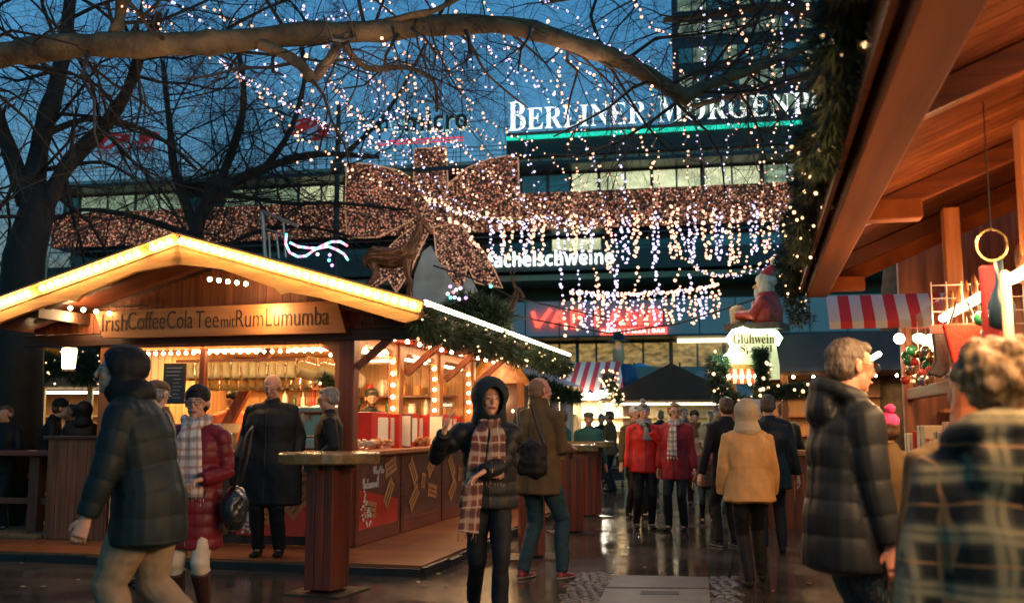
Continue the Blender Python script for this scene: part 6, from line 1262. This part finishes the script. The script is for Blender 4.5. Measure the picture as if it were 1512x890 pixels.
            me = remesh(b, max(vox * .8, .007), 1); finish(me, 'boot' if boots else 'shoe', [shoes, sole or shoes], body, (lambda c, z=z: (c[:, 2] < z + .022).astype(int)))
    # ---- hair, hats, hood
    B = lambda b, c, r: b.ball(hc + Hk @ V(c), V(r) * k * 1.07, 14, 10, M=Hm); rn = random.Random(seed)
    if hair not in (None, 'bald') and hood != 'up':
        b = MB(); B(b, (0, -.03, .042), (.080, .094, .085))
        if hair in ('short', 'curly', 'long', 'full'): B(b, (0, -.045, .0), (.079, .075, .075)); B(b, (0, .01, .085), (.06, .07, .035))
        if hair in ('curly', 'full'):
            for i in range(150 if hair == 'curly' else 90):
                q = V([rn.gauss(0, 1) for _ in range(3)]).normalized()
                if q.y > .35 and q.z < .35: continue
                if q.z < -.5 or (q.y > 0 and q.z < -.1): continue
                r = rn.uniform(.016, .03) * (1 if hair == 'curly' else .55); B(b, (q.x * .088, -.028 + q.y * .1, .03 + q.z * .09), (r, r, r))
        if hair == 'long':
            loft(b, [(hc + Hk @ V((0, -.04, .03)), .085 * k, .085 * k), (hc + Hk @ V((0, -.05, -.1)), .10 * k, .085 * k), (hc + Hk @ V((0, -.07, -.26)), .12 * k, .07 * k)], n=18)
        me = remesh(b, max(vox * .7, .0055), 1); fold(me, {'short': .005, 'long': .004}.get(hair, .010), (28, 28, 16), seed); finish(me, 'hair', hairm, body)
    if strands:
        hm_ = body.children[-1]; co_, no_ = vco(hm_.data), vno(hm_.data); idx = [rn.randrange(len(co_)) for _ in range(strands)]; sb_ = MB()
        for ii in idx:
            p = V(co_[ii]); nn = V(no_[ii]); cen = hc + Hk @ V((0, -.03, .07)); g = (p - cen); dn = V((0, 0, -1)) * .6 + g.normalized() * .5 + V([rn.gauss(0, .55 if hair == 'curly' else .28) for _ in range(3)]) + (Hm @ V((.25, .5 if p.z > hc.z + .06 else -.3, 0))); tg = (dn - nn * dn.dot(nn)).normalized(); L = rn.uniform(.018, .04) * (1.3 if hair == 'curly' else 1); wv = tg.cross(nn) * .0012; cur = rn.uniform(-1, 1) * (1.0 if hair == 'curly' else .3)
            P4 = [p - nn * .004, p + nn * .004 + tg * L * .35, p + nn * .008 + tg * L * .7 + wv.normalized() * L * .2 * cur, p + nn * rn.uniform(.002, .010) + tg * L + wv.normalized() * L * .55 * cur]
            vs = [];
            for j, q in enumerate(P4): w_ = wv * (1.3 - j * .35); vs += [q - w_, q + w_]
            sb_.add(vs, [(0, 1, 3, 2), (2, 3, 5, 4), (4, 5, 7, 6)])
        sb_.build('hair_strands', hairm, hm_)
    if hair == 'bald': b = MB(); B(b, (0, -.022, .028), (.0755, .094, .081)); B(b, (0, -.04, -.015), (.0735, .065, .06)); finish(remesh(b, max(vox * .8, .007), 1), 'hair', hairm, body)
    if hat in ('beanie', 'bobble'):
        b = MB(); B(b, (0, -.022, .055), (.087, .102, .085)); loft(b, [(hc + Hk @ V((0, -.018, .022)), .088 * k, .104 * k), (hc + Hk @ V((0, -.02, .058)), .091 * k, .107 * k)], n=20, r0=.1, r1=.1)
        if hat == 'beanie' and hair is None: B(b, (0, -.04, .0), (.083, .082, .07))
        me = remesh(b, max(vox * .8, .007), 1); fold(me, .004, (30, 30, 30), seed); hb_ = finish(me, 'hat', hatm, body)
        if hat == 'bobble': b = MB(); B(b, (0, -.06, .158), (.038, .038, .036)); me = remesh(b, .007, 1); fold(me, .01, (50, 50, 50), seed); finish(me, 'bobble', hatm, hb_)
    if hat == 'cap':
        b = MB(); B(b, (0, -.018, .072), (.092, .112, .052)); loft(b, [(hc + Hk @ V((-.05, .075, .048)), .008 * k, .03 * k), (hc + Hk @ V((0, .105, .045)), .008 * k, .035 * k), (hc + Hk @ V((.05, .075, .048)), .008 * k, .03 * k)], side=(0, 0, 1), n=10); me = remesh(b, max(vox * .8, .007), 1); finish(me, 'cap', hatm, body)
    if hood == 'up':
        b = MB(); B(b, (0, -.035 + (hs - 1) * .22, .032), (.106 * hs, .118 * hs, .11 * hs)); loft(b, [(T(0, -.02, .5), .13 * k, .12 * k), (hc + Hk @ V((0, -.035 + (hs - 1) * .2, -.07)), .10 * k * hs, .105 * k * hs), (hc + Hk @ V((0, -.036 + (hs - 1) * .2, .02)), .105 * k * hs, .118 * k * hs)], n=18); me = remesh(b, max(vox * .8, .007), 2); fold(me, .006, (12, 12, 9), seed)
        import bmesh
        bm = bmesh.new(); bm.from_mesh(me); inv = Hm.inverted(); kill = []
        for fc in bm.faces:
            q = inv @ (fc.calc_center_median() - hc) / k
            if (q.x / (.085 if hs == 1 else .077)) ** 2 + ((q.z + .016) / .104) ** 2 < 1 and q.y > .012 + .2 * (q.z + .02): kill.append(fc)
        bmesh.ops.delete(bm, geom=kill, context='FACES'); bm.to_mesh(me); bm.free(); ho = finish(me, 'hood', hatm or jacket, body)
        so = ho.modifiers.new('thick', 'SOLIDIFY'); so.thickness = .014 * k; so.offset = 0
    if scarf:
        b = MB(); ring = [T(.088 * math.cos(a), .01 + .088 * math.sin(a), .545 + .012 * math.sin(2 * a + 1)) for a in [R(q) for q in range(0, 361, 20)]]; loft(b, [(p, .042 * k, .028 * k) for p in ring], side=(0, 0, 1), n=12); loft(b, [(T(-.06, .1, .53), .04 * k, .03 * k), (T(0, .115, .50), .05 * k, .035 * k), (T(.06, .1, .53), .04 * k, .03 * k)], side=(0, 0, 1), n=10)
        me = remesh(b, max(vox * .8, .007), 1); fold(me, .008, (14, 14, 14), seed); so = finish(me, 'scarf', scarf_m, body)
        for x0_, x1_, zl in scarf:
            b = MB(); y = .135 * f; loft(b, [(T(x0_ * .5, .1, .52), .04 * k, .02 * k), (T(x0_, y + .01, .42), .058 * k, .017 * k), (T((x0_ + x1_) / 2, y + .02, .42 + zl * .5), .068 * k, .014 * k), (T(x1_, y + .025, .42 + zl), .078 * k, .012 * k)], side=(1, 0, 0), n=14, r1=.1)
            for j in range(9): xx = x1_ - .07 + j * .0175; b.tube([T(xx, y + .025, .42 + zl), T(xx + rn.uniform(-.01, .01), y + .03, .42 + zl - .07)], .004, 4)
            me = remesh(b, max(vox * .75, .006), 1); fold(me, .008, (14, 14, 5), seed + 2); finish(me, 'scarf_end', scarf_m, so)
    if glasses:
        b = MB()
        for s in (-1, 1): b.tube([hc + Hk @ V((s * .033 + .023 * math.cos(a), .098, .007 + .018 * math.sin(a))) for a in [i * R(30) for i in range(12)]], .0022 * k, 5, closed=True); b.tube([hc + Hk @ V((s * .056, .096, .012)), hc + Hk @ V((s * .08, .0, .012))], .002 * k, 5)
        b.tube([hc + Hk @ V((-.01, .099, .01)), hc + Hk @ V((.01, .099, .01))], .002 * k, 4); b.build('glasses', mat('spectacle_frame', (.05, .02, .015), .25), body)
    if belt: pass
    body['_j'] = 0; del body['_j']
    return body, dict(T=T, J=J, hc=hc, k=k, KN=KN, Hk=Hk)
def wl(o, p): return Matrix.Translation(o.location) @ o.rotation_euler.to_matrix().to_4x4() @ Vector(p)
def at(px, Y, z=0): v = U(px, 600, Y); return (v.x, v.y, z)
# 1 man in hood walking left
pA, iA = person('man in black hood and long dark quilted parka walking left past the stall', at(227, 5.75), 92, 1.86, lean=13, arms=((-.27, .24, .80), (.25, .12, .74)), feet=((-.09, .05, 0), (.1, -.30, .08)), head=(16, 4), vox=.006, jacket=C_NVY, hem=.70, puff=.13, fat=1.28, trousers=C_KHA, legw=1.32, hood='up', hatm=C_BLK, curl=.7, seed=2, jkname='parka', pd=.006)
# 2 woman with glasses and white scarf
pB, iB = person('woman in black hat, glasses, white checked scarf and burgundy quilted coat', at(292, 7.07), 180, 1.66, arms=((-.12, .24, 1.08), (.13, .26, 1.06)), vox=.0065, jacket=C_BURG, hem=.58, puff=.085, fat=1.08, trousers=C_WHT, shoes=C_BOOT, boots=1, hat='beanie', hatm=C_BLK, hair='short', hairm=C_BLK, scarf=[(-.03, -.05, -.42), (.05, .03, -.36)], scarf_m=P_SCARFW, glasses=True, head=(2, 0), glove=None, seed=3, pd=.008, jkname='coat', curl=.9)
t = thing('handbag', 'dark shiny handbag at the elbow of the woman in burgundy', 'handbag', wl(pB, (-.30, .06, .82)), 0); b = MB(); b.ball((0, 0, 0), (.09, .14, .15), 14, 10); me = remesh(b, .012, 1); fold(me, .02, (9, 9, 9), 4); finish(me, 'bag', mat('bag_leather', (.015, .02, .022), .22, bump=.4, bsc=30), t)
MB().tube([(0, .05, .1), (.05, .08, .3), (.1, .02, .56), (.09, -.1, .5), (0, -.06, .1)], .01, 6).build('strap', m_black, t, True)
# 3 flat-cap man
person('man in brown flat cap half hidden between hooded man and burgundy coat', at(236, 8.9), 200 - 80, 1.78, vox=.011, jacket=C_BRN, hat='cap', hatm=cloth('brown_tweed', (.14, .085, .045), .9, bsc=60), hairm=H_GRY, glasses=True, head=(-140, 0), seed=4)
# 4 vendor in orange
person('vendor in orange shirt and dark cap serving inside the stall', SW(-2.12, 1.15, .11), 205, 1.72, lean=12, arms=((-.2, .35, 1.08), (.2, .35, 1.08)), vox=.011, jacket=C_OR, hem=.86, hat='beanie', hatm=C_BLK, hair='short', skin=SKR, head=(-60, -14), seed=5, jkname='shirt')
# 5 bald broad man
person('broad man with short pale hair in long black coat standing before the stall', (*U(402, 600, 10.1).xy, .095), 178, 1.80, arms=((-.27, .12, .92), (.27, .12, .92)), vox=.008, jacket=C_BLK, hem=.50, fat=1.35, hips=1.15, trousers=C_DK, hair='bald', hairm=mat('pale_crop', (.42, .27, .15), .6, bump=.3, bsc=200), skin=SKR, head=(-4, -20), seed=6, hands=(0, 0), jkname='coat', legw=1.15)
# 6 grey haired man
person('grey-haired man in black jacket facing left behind the nearest standing table', (*U(487, 600, 10.25).xy, .095), 100, 1.67, vox=.008, jacket=C_BLK, hem=.72, fat=1.1, hair='short', hairm=H_GRY, skin=SKR, glasses=True, head=(8, -8), seed=7, arms=((-.2, .15, .95), (.2, .15, .95)))
# 7-8 inside the sweets part
person('vendor with black beanie and dark glasses behind the red display boxes', SW(-.75, 2.35, .11), 195, 1.74, vox=.011, jacket=C_BLK, hat='beanie', hatm=C_BLK, beard=H_BRN, glasses=True, seed=8)
person('dark-haired vendor bending inside the first sweets window', SW(-.75, 1.75, .11), 30, 1.6, vox=.012, jacket=C_BLK, hair='full', hairm=cloth('black_hair', (.012, .01, .01), .5), seed=9)
# 9 woman in hood with plaid scarf
pC, iC = person('woman in dark hood and long brown plaid scarf walking toward the camera', at(722, 7.15), 186, 1.69, lean=3, arms=((.06, .36, 1.12), (.34, .22, 1.38)), feet=((-.06, .2, 0), (.09, -.25, .07)), head=(10, 3), vox=.0065, jacket=C_NJK, hem=.84, puff=.10, fat=1.08, trousers=cloth('dark_blue_jeans', (.006, .009, .013), .7), hood='up', hatm=cloth('dark_teal_hood', (.010, .02, .022), .7), scarf=[(.08, .16, -.68), (-.05, -.02, -.30)], scarf_m=P_SCARF, hs=1.17, seed=10, curl=.5, handdir=((.75, .2, -.45), (-.25, .0, .9)))
t = thing('shoulder_bag', 'black puffy shoulder bag between the hooded woman and the brown coat', 'shoulder bag', U(786, 676, 8.3), 0); b = MB(); b.ball((0, 0, 0), (.12, .08, .17), 14, 10); loft(b, [((0, 0, -.12), .13, .07), ((0, 0, .1), .12, .06)], n=14); me = remesh(b, .012, 1); fold(me, .025, (9, 9, 9), 2); finish(me, 'bag', C_BLK, t); MB().tube([(-.1, 0, .12), (-.12, .3, .4), (0, .8, .45), (.1, .2, .12)], .014, 6).build('strap', m_black, t, True)
# 10 man in brown coat
pD, iD = person('man with cropped hair in olive brown coat and jeans seen from behind', at(796, 9.25), -38, 1.83, arms=((-.20, .24, 1.05), (.10, .30, 1.12)), feet=((-.14, -.06, 0), (.15, .12, 0)), head=(-22, 0), vox=.0075, jacket=C_BRN, hem=.74, fat=1.06, trousers=C_JEAN, legw=1.05, hair='bald', hairm=H_STUB, shoes=mat('red_trainer', (.35, .02, .02), .5, c2=(.015, .015, .02), sc=7), sole=mat('white_sole', (.6, .58, .52), .5), skin=SKR, seed=11, collar=2, jkname='coat')
# 11-12
person('elderly man in flat cap and teal jacket facing us behind the far tables', at(869, 16), 178, 1.58, vox=.014, jacket=C_GRN, hem=.78, hat='cap', hatm=cloth('green_cap', (.08, .09, .07), .9), hairm=H_GRY, fat=1.15, seed=12)
person('grey-haired man in teal striped jacket seen from the side at the far tables', at(829, 15.6), 60, 1.6, vox=.014, jacket=C_GRN, hem=.76, puff=.08, hairm=H_BRN, fat=1.1, seed=13)
# 13-15
person('woman in white knitted hat behind the red jacket', at(937, 15.2), 195, 1.66, vox=.014, jacket=C_BRN, hat='beanie', hatm=C_WH, hair='short', seed=14, glasses=True)
person('woman in bright red jacket and grey bobble hat with hand at her mouth', at(950, 13.6), 182, 1.66, arms=((-.06, .2, 1.36), (.26, .03, .80)), vox=.0105, jacket=C_RED, hem=.80, fat=1.12, hat='bobble', hatm=C_GRY, scarf=[(-.03, -.03, -.12)], scarf_m=C_GRY, glove=C_BLK, seed=15, handdir=((.15, -.35, .6), None))
person('blond woman in deep red coat with pale striped scarf', at(997, 13.4), 158, 1.67, vox=.0105, jacket=C_RED2, hem=.70, fat=1.14, hair='full', hairm=H_BLD, scarf=[(.0, .02, -.33)], scarf_m=P_SCARFW, head=(22, 0), glasses=True, seed=16, arms=((-.27, .05, .78), (.25, .05, .80)))
person('woman in pale coat and dark hat behind the blond woman', at(1025, 17.5), 172, 1.62, vox=.014, jacket=C_BEI2, hem=.72, hat='beanie', hatm=C_DK, scarf=[(0, 0, -.1)], scarf_m=C_BRN, arms=((-.1, .25, 1.15), (.1, .25, 1.15)), seed=17)
person('small child in grey hat and dark coat standing beside the blond woman', at(1041, 14.4), 165, 1.16, vox=.011, jacket=plaid('child_coat', (.03, .04, .05), [((.3, .03, .03), .3, .1)], .12), hem=.78, fat=1.2, hat='beanie', hatm=C_GRY, boots=1, seed=18, trousers=C_JEAN)
# 18 beige
person('person in tan jacket and pale hood walking away on the wet paving', at(1103, 8.85), -2, 1.60, lean=5, arms=((-.25, .1, .86), (.25, .12, .86)), feet=((-.03, -.05, 0), (.14, .22, .02)), vox=.007, jacket=C_BEI, hem=.80, fat=1.18, hips=1.05, hatm=cloth('pale_hood', (.5, .4, .26), .8), hood='up', hands=(0, 0), trousers=C_DK, seed=19)
person('man in dark coat walking away left of the tan jacket', at(1072, 11.6), 14, 1.70, vox=.011, jacket=C_BLK, hem=.7, hairm=H_BRN, sole=mat('white_sole', (.6, .58, .52), .5), seed=20)
person('man in dark navy coat walking away right of the tan jacket', at(1134, 11.2), -10, 1.72, vox=.011, jacket=C_NJK, hem=.7, fat=1.2, hairm=H_SBR, seed=21)
# 21 man with glasses at right
pE, iE = person('man with glasses and greying hair in black quilted jacket facing right', at(1240, 4.75), -84, 1.80, lean=4, arms=((-.24, .12, .80), (.25, .1, .78)), feet=((-.1, .02, 0), (.1, .1, 0)), head=(4, -6), vox=.006, jacket=C_NJK, hem=.72, puff=.15, pd=.008, fat=1.2, trousers=C_JEAN, legw=1.2, hair='short', hairm=H_SBR, glasses=True, hood='down', skin=SKR, seed=22, strands=5000, jkname='quilted_jacket')
# 22 plaid coat
pF, iF = person('curly-haired person in dark green and cream plaid coat close at the right edge', at(1486, 2.5), -16, 1.60, arms=((-.30, .02, .80), (.28, .1, .82)), head=(-30, -10), vox=.0065, jacket=P_COAT, hem=.62, fat=1.22, hair='curly', hairm=H_BLD, hood='down', seed=23, strands=7000, jkname='coat')
b = MB(); b.tube([(.028 * math.cos(a), 0, .028 * math.sin(a)) for a in [i * R(30) for i in range(12)]], .007, 8, closed=True); t = b.build('button', mat('horn_button', (.4, .2, .06), .35), pF, True); t.location = (-.06, -.185, .94)
person('person with smooth auburn hair half hidden behind the plaid coat', at(1440, 3.3), -8, 1.60, vox=.009, jacket=C_BRN, hair='long', hairm=H_RED, seed=24, strands=2500)
person('child in pink bobble hat between the two jackets at the gift stall', at(1308, 6.6), 20, 1.46, vox=.011, jacket=C_BRN, hat='bobble', hatm=C_PINK, seed=25)
# left bar
person('man in black beanie facing right at the left bar', at(72, 12.6, .1), -72, 1.62, lean=10, vox=.011, jacket=C_BLK, hat='beanie', hatm=C_BLK, arms=((-.2, .35, 1.15), (.2, .35, 1.15)), seed=26, trousers=C_DK)
person('person in black hooded coat seen from behind at the plank wall', at(124, 12.3, .1), 20, 1.55, vox=.011, jacket=C_BLK, hood='up', fat=1.25, seed=27)
person('brown-haired woman facing us at the far left of the bar', at(9, 12.4, .1), 176, 1.52, vox=.011, jacket=C_BLK, hair='full', hairm=H_BRN, seed=28, arms=((-.15, .3, 1.1), (.15, .3, 1.1)))
person('woman with loose brown hair leaning toward the man in black beanie', at(106, 13.6, .1), 120, 1.56, vox=.012, jacket=C_BRN, hair='full', hairm=H_BRN, seed=29)
# distant passers-by
for i, (px, Y, f, H, jm_, hm, lab) in enumerate(((1060, 19, 160, 1.7, C_BLK, H_BRN, 'distant man in black walking below the blue-white tent roof'), (1010, 21, 185, 1.72, C_GRN, H_GRY, 'distant person in teal between the red coats and the pale coat'), (900, 21, 60, 1.66, C_BRN, H_BRN, 'distant person in brown at the bright striped stall'), (888, 22.5, 170, 1.6, C_BLK, H_BRN, 'distant person in black at the striped stall counter'), (1085, 22, 200, 1.74, C_NJK, H_BRN, 'distant man in slate jacket under the mulled wine sign'), (1156, 14, 10, 1.70, C_BLK, H_SBR, 'man in black standing at the mulled wine counter'), (1048, 24, 170, 1.7, C_BEI2, H_BRN, 'distant person in pale coat far down the aisle'), (975, 23, 0, 1.7, C_BLK, H_BLD, 'distant person seen between the two red coats'))):
    person(lab, at(px, Y), f, H, vox=.018, jacket=jm_, hairm=hm, seed=40 + i, hat='beanie' if i % 3 == 0 else None, hatm=C_GRY)
# ------------------------------------------------------------------ carved Santa half-figure on the mulled wine stall
SO = U(1134, 476, 13.2); sa_ = thing('santa_figure', 'large carved Santa half figure holding a pale mug above the mulled wine sign', 'carved figure', SO, R(60)); q = 13.2 / 1470
m_sred = mat('santa_red', (.42, .03, .02), .45, var=.4); m_swh = mat('santa_beard', (.55, .5, .38), .6, bump=.6, bsc=14, var=.3); m_sface = mat('santa_face', (.55, .30, .17), .5); m_smug = mat('santa_mug', (.6, .42, .2), .5, stretch=(1, 1, .2), sc=14)
def carve(parts, name, m, vox=.014, am=.006):
    b = MB(); 
    for p in parts:
        if p[0] == 'e': b.ball(p[1], p[2], 16, 12)
        else: loft(b, p[1], n=14)
    me = remesh(b, vox, 1); fold(me, am, (12, 12, 12), 3); return finish(me, name, m, sa_)
carve([('l', [((0, 0, 0), .26, .22), ((0, 0, .2), .27, .23), ((0, 0, .40), .2, .17)]), ('l', [((-.22, 0, .32), .09, .09), ((-.26, .16, .1), .085, .085), ((-.12, .42, .12), .07, .07)]), ('l', [((.22, 0, .32), .09, .09), ((.26, .16, .1), .085, .085), ((.12, .42, .12), .07, .07)])], 'coat', m_sred)
carve([('e', (0, .03, .56), (.125, .13, .15)), ('l', [((0, .16, .58), .02, .02), ((0, .2, .54), .03, .026)])], 'face', m_sface, .01, .003)
carve([('e', (0, .10, .43), (.11, .09, .13)), ('e', (0, .16, .50), (.08, .03, .025)), ('e', (-.1, .0, .5), (.05, .09, .12)), ('e', (.1, .0, .5), (.05, .09, .12)), ('l', [((0, .21, .32), .05, .03), ((0, .23, .05), .06, .03)])], 'beard', m_swh, .012, .012)
carve([('l', [((0, 0, .63), .135, .145), ((0, -.03, .74), .11, .12), ((.0, -.10, .84), .055, .06)])], 'hat', m_sred); carve([('l', [((0, .01, .62), .155, .165), ((0, .0, .67), .15, .16)])], 'hat_brim', m_swh, .012, .008); carve([('e', (0, -.12, .90), (.06, .06, .06))], 'hat_ball', m_swh, .012, .012)
carve([('l', [((0, .46, .02), .12, .12), ((0, .46, .22), .13, .13)])], 'mug', m_smug, .012, .002); carve([('e', (-.13, .42, .12), (.05, .06, .07)), ('e', (.13, .42, .12), (.05, .06, .07))], 'hand', m_sface)
MB().box(-.3, .3, -.25, .6, -.12, -.02).build('ledge', m_dkwood, sa_); lamp_point(sa_, (.1, 1.1, .9), 9, (1, .8, .55)); sa_.scale = (.88, .88, .88)
bpy.context.view_layer.update()
